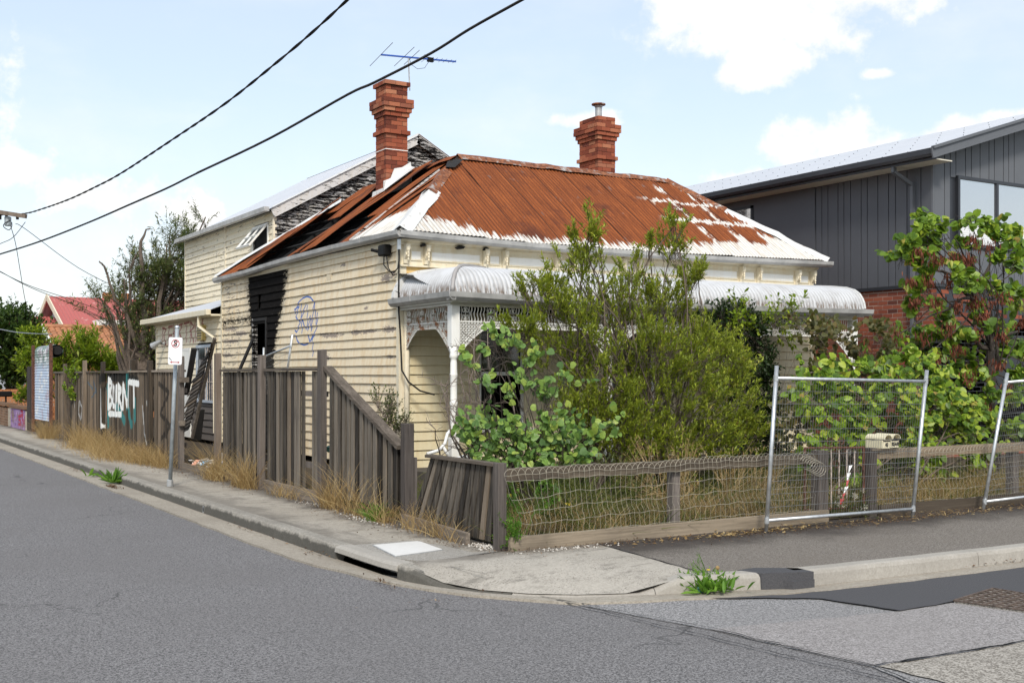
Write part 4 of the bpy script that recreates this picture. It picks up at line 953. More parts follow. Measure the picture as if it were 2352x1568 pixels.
# ---- gutters
gp = [(0, .0), (.0, -.095), (.07, -.095), (.105, -.06), (.115, .0), (.121, .0), (.111, -.066), (.075, -.102), (-.006, -.102), (-.006, 0)]
def gutter(parent, pts, side, mat, prof=gp, joints=True):
    gpart = empty_part('gutter', parent) if parent is not None else None
    for i in range(len(pts)-1):
        p, q = np.array(pts[i], float), np.array(pts[i+1], float); d = unit(q-p)
        MB().extrude(prof, p, q, side).build('gutter_length', mat, gpart)
        if joints and i:
            pr = [(a*1.03+.001, b*1.03) for a, b in prof]; MB().extrude(pr, p-d*.02, p+d*.02, side).build('gutter_joint', mat, gpart)
gutter(house, [(EX0-.03, EY0+.03, 3.845), (1.06, EY0+.03, 3.81), (2.27, EY0+.03, 3.785), (4, EY0+.03, 3.78), (5.72, EY0+.03, 3.78), (7.4, EY0+.03, 3.81), (EX1+.06, EY0+.03, 3.845)], (0, -1, 0), M['gutter'])
gutter(house, [(EX0+.03, EY0-.06, 3.845), (EX0+.03, 1.1, 3.853), (EX0+.03, 2.26, 3.86), (EX0+.03, 4.39, 3.845), (EX0+.03, 5.7, 3.82), (EX0+.03, 6.95, 3.79), (EX0+.03, 9.13, 3.775)], (-1, 0, 0), M['gutter'])
# ---- chimneys
BM = {}
def brick_mesh(lx, ly, mat, h=.078):
    k = (round(lx, 3), round(ly, 3), mat.name, h)
    if k not in BM: BM[k] = MB().box(-lx/2, -ly/2, -h/2, lx/2, ly/2, h/2).mesh('brick', mat)
    return BM[k]
def chimney(name, x, y, nx, ny, ztop, rows, mat):
    """x,y = near left corner; nx, ny = bricks along each face; rows = projection per course from the top"""
    ch = empty_part(name, house); U = .24; hidden = MB()
    for r, off in enumerate(rows):
        z = ztop-.043-.086*r; x0, x1, y0, y1 = x-off, x+nx*U-.01+off, y-off, y+ny*U-.01+off
        sh = (r % 2)*.5
        def run(a0, a1, fixed, alongx, seen):
            L_ = a1-a0; cuts = [a0]; c = a0+(.115 if r % 2 else .235)
            while c < a1-.05: cuts.append(c); c += .24
            cuts.append(a1)
            for p, q in zip(cuts[:-1], cuts[1:]):
                if q-p < .05: continue
                l = q-p-.010; j = rng.normal(0, .0022); mid = (p+q)/2
                if alongx: cx_, cy_, lx, ly = mid, fixed+j, l, .11
                else: cx_, cy_, lx, ly = fixed+j, mid, .11, l
                if seen:
                    o = bpy.data.objects.new('brick', brick_mesh(lx, ly, mat)); link(o, ch, (cx_, cy_, z+rng.normal(0, .0012))); o.rotation_euler.z = rng.normal(0, .008)
                else: hidden.box(cx_-lx/2, cy_-ly/2, z-.038, cx_+lx/2, cy_+ly/2, z+.038)
        run(x0, x1, y0+.055, True, True); run(y0+.115, y1, x0+.055, False, True)
        run(x0+.115, x1, y1-.055, True, False); run(y0+.115, y1-.115, x1-.055, False, False)
    hidden.build('rear_bricks', mat, ch, kind='stuff')
    zb = ztop-.086*len(rows); core = MB().box(x+.012, y+.012, zb, x+nx*U-.022, y+ny*U-.022, ztop-.1)
    for r, off in enumerate(rows):
        if off > 0: z = ztop-.086*(r+1); core.box(x-off+.012, y-off+.012, z+.004, x+nx*U-.022+off, y+ny*U-.022+off, z+.082)
    core.build('mortar', M['cement_dark'], ch); return ch
sh0 = 0.
R1 = [.045]+[sh0]*3+[.095, .095, .065, .03]+[0]*3+[.045]+[0]*16
c1_ = chimney('chimney', 1.62, 3.93, 2, 2, 7.335, R1, M['brick_red'])
MB().box(1.615, 3.925, 5.99, 2.095, 4.405, 6.005).build('white_strap', M['white_trim'], c1_)
m = MB(); m.prism([(1.55, 3.90, 5.10), (1.55, 3.90, 5.36), (1.70, 3.90, 5.42), (1.78, 3.90, 5.62), (1.95, 3.90, 5.66), (2.13, 3.90, 5.78), (2.16, 3.90, 5.60), (2.16, 3.9, 5.2)], (0, -.02, 0)); m.prism([(1.60, 3.88, 5.24), (1.60, 4.45, 5.22), (1.56, 4.45, 5.02), (1.56, 3.88, 5.04)], (-.02, 0, 0)); m.quad((1.36, 3.48, 5.10), (1.60, 3.89, 5.37), (2.16, 3.89, 5.70), (2.06, 3.55, 5.62)); m.build('flashing', M['cap_white'], c1_)
R2 = [0.0, 0.0]+[.095, .095, .065, .03]+[0]*4+[.045]+[0]*8
c2_ = chimney('chimney', 6.72, 3.98, 2, 3, 7.26, R2, M['brick_red'])
MB().lathe((6.93, 4.25, 7.2), [(0, .075), (.30, .075), (.34, .10), (.34, .055), (.36, .055)], 14).build('flue_pipe', M['galv_old'], c2_); MB().lathe((6.93, 4.25, 7.54), [(0, .07), (.02, .155), (.045, .155), (.07, .05)], 16).build('flue_cowl', M['cap_rust'], c2_)
# ---- two-storey rear wing
up = empty_part('upper_storey', house); UX, UY0, UY1, UZ = 1.25, 9.12, 16.4, 5.42
wall_boards(up, 'x', UX, -1, UY0+.05, UY1, 3.1, UZ-.02, M['upper'], holes=[(9.50, 10.50, 4.52, 5.12)], split=5)
MB().box(UX-.04, UY0-.02, 3.2, UX+.04, UY0+.06, UZ).build('corner_board', M['upper'], up); MB().box(UX-.035, 12.68, 3.4, UX-.001, 12.80, UZ).build('cover_strip', M['upper'], up)
MB().box(UX-.034, UY1-.02, 3.2, UX+.03, UY1+.05, UZ).build('corner_board', M['upper'], up)
APX, APZ = 4.88, 7.42; XE = 2*APX-UX; sl_u = (APZ-UZ)/(APX-UX)
def gab(zm):
    if zm <= UZ: return (UX, XE)
    d_ = (zm-UZ)/sl_u; lo, hi = UX+d_+.03, XE-d_-.03
    return (lo, hi) if hi-lo > .1 else None
wall_boards(up, 'y', UY0, -1, UX, XE, 3.9, APZ, M['burnt'], top=gab, split=4.5, matf=lambda a, b, z: M['burnt'])
MB().prism([(UX, UY0+.05, 3.0), (XE, UY0+.05, 3.0), (XE, UY0+.05, UZ), (APX, UY0+.05, APZ-.05), (UX, UY0+.05, UZ)], (0, UY1-UY0-.1, 0)).build('upper_body', M['void'], up)
MB().box(4.15, UY0-.05, 6.0, 5.05, UY0-.028, 6.72).build('sheet_panel', M['burnt_trim'], up)
MB().box(UX+.06, UY0-.04, 4.15, UX+.75, UY0-.028, 4.60).build('blue_lining', simple('blue_lining', (.25, .50, .62), .8), up)
for s in (0, 1):
    e0 = (UX-.10, UY0-.14, UZ-.10) if s == 0 else (XE+.1, UY0-.14, UZ-.10)
    MB().beam(e0, (APX, UY0-.14, APZ-.01), .04, .20, (0, 0, 1)).build('barge_board', M['burnt_trim'] if s == 0 else M['burnt'], up)
    MB().beam((e0[0], UY0-.13, e0[2]+.13), (APX, UY0-.13, APZ+.12), .08, .05, (0, 0, 1)).build('barge_cap', M['cap_white'], up)
usl = math.hypot(APX-UX+.2, (APX-UX+.2)*sl_u); un = unit((-sl_u, 0, 1))
def f_up(y, t): s = t/usl; return (UX-.2+(APX-UX+.2)*s, y, UZ-.2*sl_u+.1+(APX-UX+.2)*sl_u*s), un, t
yy = UY0-.2
while yy < UY1: corr('upper_roof_sheet', up, M['newroof'], f_up, yy, yy+1.52, lambda a: (0, usl), 2, per=4); yy += 1.52
MB().quad((APX, UY0-.2, APZ+.12), (XE+.2, UY0-.2, UZ), (XE+.2, UY1, UZ), (APX, UY1, APZ+.12)).build('rear_roof_slope', M['newroof'], up)
MB().extrude([(-.02, 0), (.10, 0), (.11, .10), (-.02, .10)], (UX-.2, UY0-.15, UZ-.06), (UX-.2, UY1+.1, UZ-.06), (-1, 0, 0)).build('upper_gutter', M['gutter'], up)
# awning window pushed open
aw = empty_part('awning_window', house)
MB().box(UX-.05, 9.46, 4.50, UX-.0, 9.50, 5.14).build('frame', M['white_trim'], aw); MB().box(UX-.05, 10.50, 4.50, UX-.0, 10.54, 5.14).build('frame', M['white_trim'], aw); MB().box(UX-.06, 9.46, 5.12, UX, 10.54, 5.16).build('frame', M['white_trim'], aw)
MB().box(UX+.01, 9.5, 4.5, UX+.03, 10.5, 5.12).build('dark_room', M['void'], aw)
hx = lambda t: (UX-.05-.42*t, 5.12-.50*t)
m = MB()
for a, b, w in ((9.52, 9.56, 1), (10.44, 10.48, 1), (9.98, 10.01, 1)):
    (x0, z0), (x1, z1) = hx(0), hx(1); m.beam((x0, (a+b)/2, z0), (x1, (a+b)/2, z1), b-a, .03, (1, 0, .8))
for t in (0.02, .5, .98): x0, z0 = hx(t); m.beam((x0, 9.52, z0), (x0, 10.48, z0), .045, .03, (1, 0, .8))
m.build('sash', M['white_trim'], aw)
(x0, z0), (x1, z1) = hx(.03), hx(.97); MB().quad((x0, 9.55, z0), (x0, 10.45, z0), (x1, 10.45, z1), (x1, 9.55, z1)).build('pane', M['nglass'], aw)
# ---- lean-to
lt = empty_part('lean_to', house); LY0, LY1 = 9.08, 14.65
wall_boards(lt, 'x', .0, -1, LY0, LY1, 1.02, 2.98, M['leanto'], holes=[(9.42, 10.95, 1.0, 2.3), (11.45, 12.08, 1.0, 2.25)], split=4)
wall_boards(lt, 'x', .0, -1, LY0, LY1, .10, 1.0, M['low'], split=5, pitch=.158, holes=[(11.45, 12.08, 0, 1.1)])
MB().box(-.035, LY1-.02, .1, .03, LY1+.06, 3.0).build('corner_board', M['trim'], lt)
MB().box(.03, LY0, .1, UX, LY1, 3.0).build('lean_to_body', M['void'], lt)
MB().box(-.05, 11.48, .1, -.01, 12.05, 2.2).build('side_door', M['white_trim'], lt); m = MB().box(-.055, 11.42, .1, 0, 11.48, 2.27); m.box(-.055, 12.05, .1, 0, 12.11, 2.27); m.box(-.055, 11.48, 2.2, 0, 12.05, 2.27); m.build('door_frame', M['white_trim'], lt)
lwin = empty_part('side_window', house); fg = simple('blue_grey_frame', (.42, .47, .52), .5)
m = MB(); 
for a in (9.42, 10.14, 10.88): m.box(-.05, a, 1.0, .0, a+.07, 2.3)
m.box(-.055, 9.42, 2.25, 0, 10.95, 2.32); m.box(-.07, 9.40, .97, 0, 10.97, 1.03); m.build('frame', fg, lwin)
MB().box(-.02, 9.49, 1.03, -.012, 10.14, 2.25).build('pane', M['glass'], lwin); MB().box(-.02, 10.21, 1.03, -.012, 10.88, 2.25).build('pane', M['glass'], lwin)
for k in range(4): MB().tube([(-.07, 9.6+k*.17, 1.03), (-.07, 9.6+k*.17, 2.25)], .008, 5).build('security_bar', M['paintiron'], lwin)
for z in (1.45, 1.85): MB().tube([(-.075, 9.49, z), (-.075, 10.14, z)], .008, 5).build('security_bar', M['paintiron'], lwin)
# lean-to roof with hip
EZ = 3.08; top_pt = (UX, LY0, 3.52); rs = (3.66-EZ)/(UX+.25)
def f_lt(y, t): return (-.25+t, y, EZ+rs*t), unit((-rs, 0, 1)), t
def r_lt(y): return (0, min(UX+.25, max(0.001, (LY1+.3-y)*.27)))
for a, b in ((LY0-.05, 10.6), (10.6, 12.1), (12.1, 13.6), (13.6, LY1+.29)): corr('lean_to_roof_sheet', lt, M['newroof'], f_lt, a, b, r_lt, 2, per=4)
MB().quad((-.25, LY1+.3, EZ-.01), (UX, LY0-.05, EZ+.55), (UX, LY1+.3, EZ-.01)).build('roof_end', M['newroof'], lt)
MB().box(-.36, LY0+.0, EZ-.13, -.25, LY1+.42, EZ-.0).build('lean_to_gutter', M['trim'], lt, bevel=.01); MB().box(-.25, LY0, EZ-.14, 0, LY1+.3, EZ-.10).build('eave_lining', M['trim'], lt)
MB().tube([(-.3, 9.85, 2.97), (-.3, 9.85, 2.72), (-.10, 9.35, 2.45), (-.09, 9.32, .3)], .04, 6).build('downpipe', M['trim'], lt)
MB().box(-.12, 10.22, 2.42, -.02, 10.62, 2.78).build('wall_heater_vent', M['yellow'], lt, bevel=.01)
m = MB()
for k in range(5): m.box(-.132, 10.26, 2.46+k*.06, -.12, 10.58, 2.485+k*.06)
m.build('vent_louvre', M['low'], lt)
MB().tube([(-.03, 13.75, 2.42), (-.16, 13.82, 2.44)], [.03, .03], 8).build('lamp_arm', M['galv_old'], lt)
m = MB().tube([(-.14, 13.72, 2.50), (-.24, 13.86, 2.42), (-.30, 13.95, 2.36)], [.03, .07, .10], 12); m.build('floodlight', M['galv_old'], lt)
m = MB()
for k in range(7): m.box(.6+k*.06, 9.1, 3.44+k*.02, .63+k*.06, 9.7, 3.47+k*.02)
m.build('exposed_battens', M['char'], lt)
# ---- flue box and cables at the front corner are fittings of the wall
MB().box(-.17, .22, 3.50, -.035, .46, 3.68).build('junction_box', M['black'], sw, bevel=.02)
MB().tube([(-.10, .5, 3.58), (-.2, .62, 3.62)], .03, 6).build('box_spout', M['black'], sw)
pts = [(-.1, .36, 3.52), (-.12, .33, 3.36), (-.10, .2, 3.26), (-.08, .05, 3.22), (-.06, -.06, 3.28), (-.08, -.14, 3.42), (-.1, -.16, 3.60)]
MB().tube(pts, .010, 6).build('cable_loop', M['cable'], sw)
MB().tube([(-.1, .28, 3.52), (-.1, .2, 3.3), (-.07, .1, 3.18), (-.05, .0, 3.19)], .009, 6).build('cable_loop', M['cable'], sw)
MB().tube([(-.09, -.17, 3.62), (-.10, -.18, 3.3), (-.10, -.17, 2.9), (-.09, -.15, 2.6), (-.06, -.14, 2.3), (-.05, -.16, 1.9), (-.05, -.18, 1.68), (.03, -.25, 1.50), (.2, -.32, 1.36), (.42, -.38, 1.30)], .013, 6).build('service_cable', M['cable'], sw)
MB().box(-.115, -.20, 3.56, -.075, -.15, 3.72).build('cable_clamp', M['galv'], sw)
# ---- downpipe
MB().tube([(.08, -.09, 2.72), (.08, -.09, .1)], .042, 12).build('downpipe', M['trim'], house, smooth=True)
# ---------------- verandah ----------------
vr = empty_part('verandah_roof', house)
PD = [0, .02, .06, .13, .24, .42, .70, 1.1, 1.5, 1.86]; PH = [2.80, 2.905, 3.0, 3.085, 3.155, 3.21, 3.25, 3.285, 3.32, 3.35]
DD = np.linspace(0, 1.86, 200); HH = np.interp(DD, PD, PH)
ker = np.ones(9)/9; HH[6:-6] = np.convolve(np.interp(DD, PD, PH), ker, 'same')[6:-6]
arc = np.concatenate([[0], np.cumsum(np.hypot(np.diff(DD), np.diff(HH)))])
def prof(sv): d_ = np.interp(sv, arc, DD); return d_, np.interp(sv, arc, HH)
def prn(sv):
    d0, h0 = prof(max(0, sv-.01)); d1, h1 = prof(min(arc[-1], sv+.01)); t = unit(np.array((d1-d0, h1-h0))); return -t[1], t[0]
def s_of_d(d_): return float(np.interp(d_, DD, arc))
VY, VX = -1.86, -.07
sagv = lambda x: interp(x, [0, 1.6, 6.2, 8.5], [0, -.03, -.03, 0])
def f_vf(x, t): d_, h = prof(t); n = prn(t); return (x, VY+d_, h+sagv(x)), (0, n[0], n[1]), t
def f_vs(y, t): d_, h = prof(t); n = prn(t); return (VX+d_*.88, y, h), (n[0], 0, n[1]), t
x = VX
while x < 8.44:
    x2 = min(x+.762, 8.47); ph = random.uniform(0, 6)
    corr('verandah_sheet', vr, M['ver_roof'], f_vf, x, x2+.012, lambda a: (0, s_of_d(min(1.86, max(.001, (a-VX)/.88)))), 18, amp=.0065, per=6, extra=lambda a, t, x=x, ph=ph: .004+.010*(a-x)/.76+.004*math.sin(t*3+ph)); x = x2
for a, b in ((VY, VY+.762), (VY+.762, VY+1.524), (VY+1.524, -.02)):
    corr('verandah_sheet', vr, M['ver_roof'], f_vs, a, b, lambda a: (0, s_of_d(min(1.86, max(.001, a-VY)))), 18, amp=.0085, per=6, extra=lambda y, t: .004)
hp = []
for d_ in (0, .01, .04, .1, .2, .35, .6, .9, 1.3, 1.6, 1.84): hp.append((VX+d_*.88, VY+d_, float(np.interp(d_, DD, HH))+.012))
MB().tube(hp, .032, 6).build('hip_roll', M['ver_roof'], vr, smooth=True)
wp = [(VX+d_*.88-.03, -.06, float(np.interp(d_, DD, HH))+.0) for d_ in (0, .02, .06, .13, .25, .45, .8, 1.2, 1.6)]
m = MB()
for p, q in zip(wp[:-1], wp[1:]): m.beam(p, q, .12, .09)
m.build('wall_flashing', M['cap_white'], vr)
ep = [(8.48, VY+d_, float(np.interp(d_, DD, HH))+.015) for d_ in (0, .02, .06, .13, .25, .45, .8, 1.2, 1.86)]
m = MB()
for p, q in zip(ep[:-1], ep[1:]): m.beam(p, q, .04, .03)
m.build('end_flashing', M['cap_white'], vr)
MB().box(1.3, -.10, 3.33, 9.0, -.045, 3.37).build('wall_flashing', M['cap_white'], vr)
m = MB(); m.quad((8.46, 0, 2.7), (8.46, VY+.02, 2.7), (8.46, VY+.1, 3.0), (8.46, VY+.5, 3.18), (8.46, 0, 3.32)); m.build('end_boarding', M['white_trim'], vr)
vg = [(0, .0), (.0, -.115), (.05, -.115), (.095, -.07), (.11, .0), (.116, .0), (.101, -.075), (.055, -.122), (-.006, -.122), (-.006, 0)]
gutter(house, [(VX-.09, VY-.0, 2.80), (.2, VY, 2.795), (1.56, VY, 2.77), (4.0, VY, 2.765), (6.2, VY, 2.77), (8.6, VY, 2.80)], (0, -1, 0), M['gutter'], vg)
gutter(house, [(VX-.0, VY-.10, 2.80), (VX, -.7, 2.80), (VX, .06, 2.795)], (-1, 0, 0), M['gutter'], vg)
vf = empty_part('verandah_frame', house); PYv, PXv = -1.66, .06
MB().box(-.02, PYv-.05, 2.62, 8.46, PYv+.05, 2.76).build('front_beam', M['white_trim'], vf); MB().box(.0, PYv+.05, 2.62, .09, -.03, 2.76).build('side_beam', M['white_trim'], vf)
MB().box(-.05, VY-.005, 2.655, 8.46, VY+.02, 2.76).build('fascia', M['white_trim'], vf); MB().box(VX-.005, VY, 2.655, VX+.02, -.03, 2.76).build('fascia', M['white_trim'], vf)
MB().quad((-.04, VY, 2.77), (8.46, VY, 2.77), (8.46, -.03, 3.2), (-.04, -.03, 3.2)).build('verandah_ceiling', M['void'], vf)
def post(x, y, s=1):
    p = empty_part('verandah_post', house)
    MB().box(x-.068, y-.068, 2.02, x+.068, y+.068, 2.62).build('post_head', M['white_trim'], p, bevel=.006)
    MB().lathe((x, y, 0), [(.70, .058), (.78, .062), (.80, .055), (.84, .050), (1.16, .050), (1.18, .058), (1.21, .058), (1.23, .050), (1.58, .051), (1.60, .058), (1.62, .058), (1.64, .050), (1.78, .050), (1.81, .044), (1.84, .044), (1.86, .060), (1.90, .060), (1.93, .050), (2.02, .070)], 16).build('turned_shaft', M['white_trim'], p, smooth=True)
    MB().box(x-.062, y-.062, .12, x+.062, y+.062, .70).build('post_foot', M['white_trim'], p, bevel=.006)
    return p
PX = [PXv, 2.85, 5.62, 8.38]
for px_ in PX: post(px_, PYv)
# ---- cast iron lace: wavy bars and scroll panels above a lattice fringe, with curved corner brackets
def lace(P0, D, L, brL=True, brR=True, mat=M['white_trim']):
    """P0 start point (x,y); D unit direction; L length"""
    P0 = np.array((*P0, 0.)); D = np.array((*D, 0.)); T = .007
    W_ = lambda a, z: tuple(P0+D*a+np.array((0, 0, z)))
    up_ = (0, 0, 1)
    fr = MB(); zt, zb, zl = 2.615, 2.39, 2.31
    fr.beam(W_(0, zt), W_(L, zt), .018, .016); fr.beam(W_(0, zb), W_(L, zb), .018, .022)
    per = .40; a = .06
    while a < L-.03:
        ph = (a-.06) % per
        if ph < .13 and a+.13 < L:
            for e in (0, .065, .13): fr.tube([W_(a+e, zb), W_(a+e, zt)], .005, 4, False)
            for e, sgn in ((.033, 1), (.098, -1)):
                for zc, fl in ((2.45, 1), (2.555, -1)):
                    pts = [W_(a+e+sgn*.022*math.cos(t)*(1-.1*t), zc+fl*.040*math.sin(t)*(1-.08*t)) for t in np.linspace(-1.2, 4.6, 9)]
                    fr.tube(pts, .0065, 4, False)
            a += .165
        else:
            pts = [W_(a+.010*math.sin(6.283*t*1.5), zb+(zt-zb)*t) for t in np.linspace(0, 1, 9)]
            fr.tube(pts, .0085, 4, False); a += .054
    fr.build('lace_frieze', mat, lc)
    fg_ = MB()
    def lim(a):
        z = zl
        if brL and a < .50: z = min(z, zl-.40*((.50-a)/.50)**1.35)
        if brR and L-a < .50: b = L-a; z = min(z, zl-.40*((.50-b)/.50)**1.35)
        return z
    st_ = .052
    for k in range(-14, int(L/st_)+14):
        for s in (1, -1):
            a0 = k*st_; seg = []
            for i in range(0, 60):
                a_ = a0+s*i*.012; z = zb-i*.012
                ok = 0 <= a_ <= L and z >= lim(a_)-.004
                if ok: seg.append(W_(a_, z))
                elif seg: break
                elif i > 50: break
            if len(seg) > 1: fg_.beam(seg[0], seg[-1], .013, .010, (0, 0, 1) if False else tuple(np.cross(D, (0, 0, 1))))
    # scalloped edge
    a = .01; pr = None
    while a < L:
        z = lim(a); c_ = np.array(W_(a, z-.006)); n_ = np.cross(D, (0, 0, 1))
        fg_.prism([tuple(c_+D*.015*math.cos(t)+np.array((0, 0, .015*math.sin(t)))-n_*.006) for t in np.linspace(0, 6.283, 7)[:-1]], n_*.012)
        z2 = lim(min(L, a+.012)); a += .030/ math.sqrt(1+min(9, ((z2-z)/.012)**2))
    # ribs of the brackets
    for on, f in ((brL, lambda a: a), (brR, lambda a: L-a)):
        if on:
            for e in (.03,):
                fg_.tube([W_(f(x_), max(lim(f(x_))+.06+.03*x_, zl-.5)) for x_ in np.linspace(.0, .48, 9)], .008, 4, False)
            fg_.tube([W_(f(.005), zb), W_(f(.005), lim(f(.0))-.02)], .008, 4, False)
    fg_.build('lace_fringe', mat, lc)
lc = empty_part('iron_lace', house)
g = G('rusty_lace'); P = g.pos(); n = g.noise(P, 9, 4, .7); M['lace_rust'] = g.out(g.mix(g.sm(n, .48, .62), (.66, .64, .58), (.30, .12, .04)), .7)
for a, b in zip(PX[:-1], PX[1:]): lace((a+.07, PYv), (1, 0), b-a-.14)
lace((PXv, PYv+.07), (0, 1), -.07-PYv-.02, mat=M['lace_rust'])
# broken white chair legs lying at the corner of the verandah
ch_ = thing('broken_chair', (-.6, -3.6, 0), 'broken white tubular chair lying upside down behind the leaning paling panel', 'chair')
Z = lambda u, v, y=-3.6: tuple(gy(u, v, y))
MB().tube([Z(981, 1042), Z(1008, 1034), Z(1022, 1018), Z(1028, 995), Z(1035, 988)], .022, 8).build('leg', M['whiteplastic'], ch_, smooth=True)
MB().tube([Z(1018, 1026), Z(1036, 1056)], .022, 8).build('leg', M['whiteplastic'], ch_, smooth=True)
MB().tube([Z(1040, 1057), Z(1066, 1047), Z(1090, 1052)], .022, 8).build('leg', M['whiteplastic'], ch_, smooth=True)
MB().box(-.62, -3.75, .28, -.2, -3.4, .31).build('seat', M['whiteplastic'], ch_)
MB().tube([(-.55, -3.6, .3), (-.55, -3.6, .0)], .02, 6).build('leg', M['whiteplastic'], ch_)
# ---------------- grey and brick neighbour house ----------------
nb = thing('neighbour_house', (15, 4, 0), 'modern two-storey house with charcoal cladding above red brick behind the old house', 'house')
NX, NY, NZ, NT = 10.5, -1.75, 3.36, 5.72
k_r = .306; NXR, RZ0 = 15.2, 5.84
side = empty_part('side_cladding', nb)
cu = [1.23, 1.06, .89, .61, .45, .27, -.01, -.17, -.44, -.71, -.88, -1.16, -1.49, -1.74]
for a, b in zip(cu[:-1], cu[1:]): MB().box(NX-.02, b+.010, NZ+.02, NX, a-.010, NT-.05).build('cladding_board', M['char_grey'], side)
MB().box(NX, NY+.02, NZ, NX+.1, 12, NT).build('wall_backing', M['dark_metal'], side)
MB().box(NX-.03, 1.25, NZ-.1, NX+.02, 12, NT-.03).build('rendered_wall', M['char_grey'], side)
MB().box(NX-.045, NY-.01, NZ-.05, NX, 1.24, NZ+.02).build('base_flashing', M['dark_metal'], side)
MB().box(NX-.05, 3.2, 4.5, NX-.028, 4.4, 5.42).build('side_window_pane', M['nglass'], side); MB().box(NX-.06, 3.12, 4.4, NX-.028, 3.19, 5.48).build('side_window_frame', M['dark_metal'], side)
MB().box(NX-.06, 3.12, 5.42, NX-.028, 4.5, 5.48).build('side_window_frame', M['dark_metal'], side)
front = empty_part('front_cladding', nb)
cx_ = [10.52, 10.82, 10.99, 11.16, 11.45, 11.63, 11.90, 12.18, 12.35, 12.64, 12.81, 12.99, 13.34, 13.6, 13.9, 14.3, 14.6, 15.2, 15.6, 16.2, 17, 18, 19, 20]
WX = (11.23, 14.6, 4.18, 5.44)
for a, b in zip(cx_[:-1], cx_[1:]):
    top = lambda x: NT+.06+k_r*(x-NX) if x < NXR else NT+k_r*(2*NXR-NX-x)
    for z0, z1 in (((NZ+.02, WX[2]-.02), (WX[3]+.02, None)) if WX[0]-.2 < (a+b)/2 < WX[1] else ((NZ+.02, None),)):
        ta, tb = (z1, z1) if z1 else (top(a), top(b))
        if a < WX[0] < b and z1 is not None or (a < WX[0] < b): pass
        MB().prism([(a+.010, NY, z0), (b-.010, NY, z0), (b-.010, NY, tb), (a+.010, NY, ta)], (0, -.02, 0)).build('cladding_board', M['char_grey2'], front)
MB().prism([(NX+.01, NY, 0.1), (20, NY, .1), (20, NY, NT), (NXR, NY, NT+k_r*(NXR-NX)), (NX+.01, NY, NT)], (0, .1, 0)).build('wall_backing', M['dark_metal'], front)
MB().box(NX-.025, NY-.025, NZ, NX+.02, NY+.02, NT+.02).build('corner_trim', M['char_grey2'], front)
MB().box(NX-.03, NY-.045, NZ-.05, 20, NY, NZ+.02).build('base_flashing', M['dark_metal'], front)
w = empty_part('upper_window', nb)
m = MB(); m.box(WX[0]-.06, NY-.07, WX[2]-.06, WX[1]+.06, NY-.0, WX[2]); m.box(WX[0]-.06, NY-.07, WX[3], WX[1]+.06, NY, WX[3]+.06); m.box(WX[0]-.06, NY-.07, WX[2], WX[0], NY, WX[3]); m.box(12.36, NY-.065, WX[2], 12.43, NY, WX[3]); m.box(13.6, NY-.065, WX[2], 13.66, NY, WX[3]); m.build('frame', M['dark_metal'], w)
for a, b in ((WX[0], 12.36), (12.43, 13.6), (13.66, WX[1])): MB().box(a, NY-.035, WX[2], b, NY-.025, WX[3]).build('pane', M['nglass'], w)
for a, b in ((WX[0]+.01, 12.35), (12.44, 13.59)):
    m = MB()
    for q in range(9): m.box(a, NY-.042, WX[2]+.01+q*.042, b, NY-.036, WX[2]+.048+q*.042)
    m.build('blind', M['blind'], w)
# roof
rf = empty_part('neighbour_roof', nb); nlen = math.hypot(NXR-NX+.5, k_r*(NXR-NX+.5)); nn = unit((-k_r, 0, 1))
def f_nb(y, t): s = t/nlen; return (NX-.5+(NXR-NX+.5)*s, y, RZ0+k_r*(NXR-NX+.5)*s), nn, t
y = NY-.45
while y < 12.5: corr('neighbour_roof_sheet', rf, M['newroof'], f_nb, y, y+1.52, lambda a: (0, nlen), 2, per=4, amp=.008); y += 1.52
MB().quad((NXR, NY-.45, RZ0+k_r*(NXR-NX+.5)), (20.5, NY-.45, RZ0), (20.5, 13, RZ0), (NXR, 13, RZ0+k_r*(NXR-NX+.5))).build('far_slope', M['newroof'], rf)
m = MB()
for i in range(20):
    yy = NY-.25+i*.62
    for j in range(6):
        P, N, s = f_nb(yy, .25+j*.9*nlen/5.6); P = np.array(P)+np.array(N)*.01; m.lathe(P, [(0, .012), (.012, .009)], 5)
m.build('roof_screws', M['dark_metal'], rf, kind='stuff')
MB().extrude([(0, -.02), (.09, -.02), (.12, .03), (.125, .13), (.115, .13), (.105, .04), (0, .0)], (NX-.5, NY-.46, RZ0-.13), (NX-.5, 12.6, RZ0-.13), (-1, 0, 0)).build('gutter', M['dark_metal'], rf)
MB().box(NX-.5, NY-.46, RZ0-.20, NX-.47, 12.6, RZ0-.02).build('fascia', M['dark_metal'], rf)
MB().box(NX-.48, NY-.44, RZ0-.20, NX+.0, 12.6, RZ0-.18).build('soffit', M['soffit'], rf)
a = (NX-.62, NY-.47, RZ0-.10); b = (NXR, NY-.47, RZ0-.10+k_r*(NXR-NX+.62))
MB().beam(a, b, .03, .20).build('barge_board', M['char_grey2'], rf); MB().beam((a[0], a[1]-.02, a[2]+.10), (b[0], b[1]-.02, b[2]+.10), .07, .05).build('barge_cap', M['char_grey2'], rf)
MB().quad((a[0], NY-.45, a[2]-.02), (b[0], NY-.45, b[2]-.02), (b[0], NY, b[2]-.02), (a[0], NY, a[2]-.02)).build('barge_soffit', M['char_grey'], rf)
m = MB(); m.beam((NX-.45, -1.2, RZ0-.12), (NX-.45, -1.2, RZ0-.30), .09, .06); m.beam((NX-.45, -1.2, RZ0-.29), (NX-.09, -1.32, RZ0-.52), .09, .06); m.beam((NX-.06, -1.33, RZ0-.48), (NX-.06, -1.33, .2), .09, .06, (0, 1, 0)); m.build('downpipe', M['char_grey2'], rf)
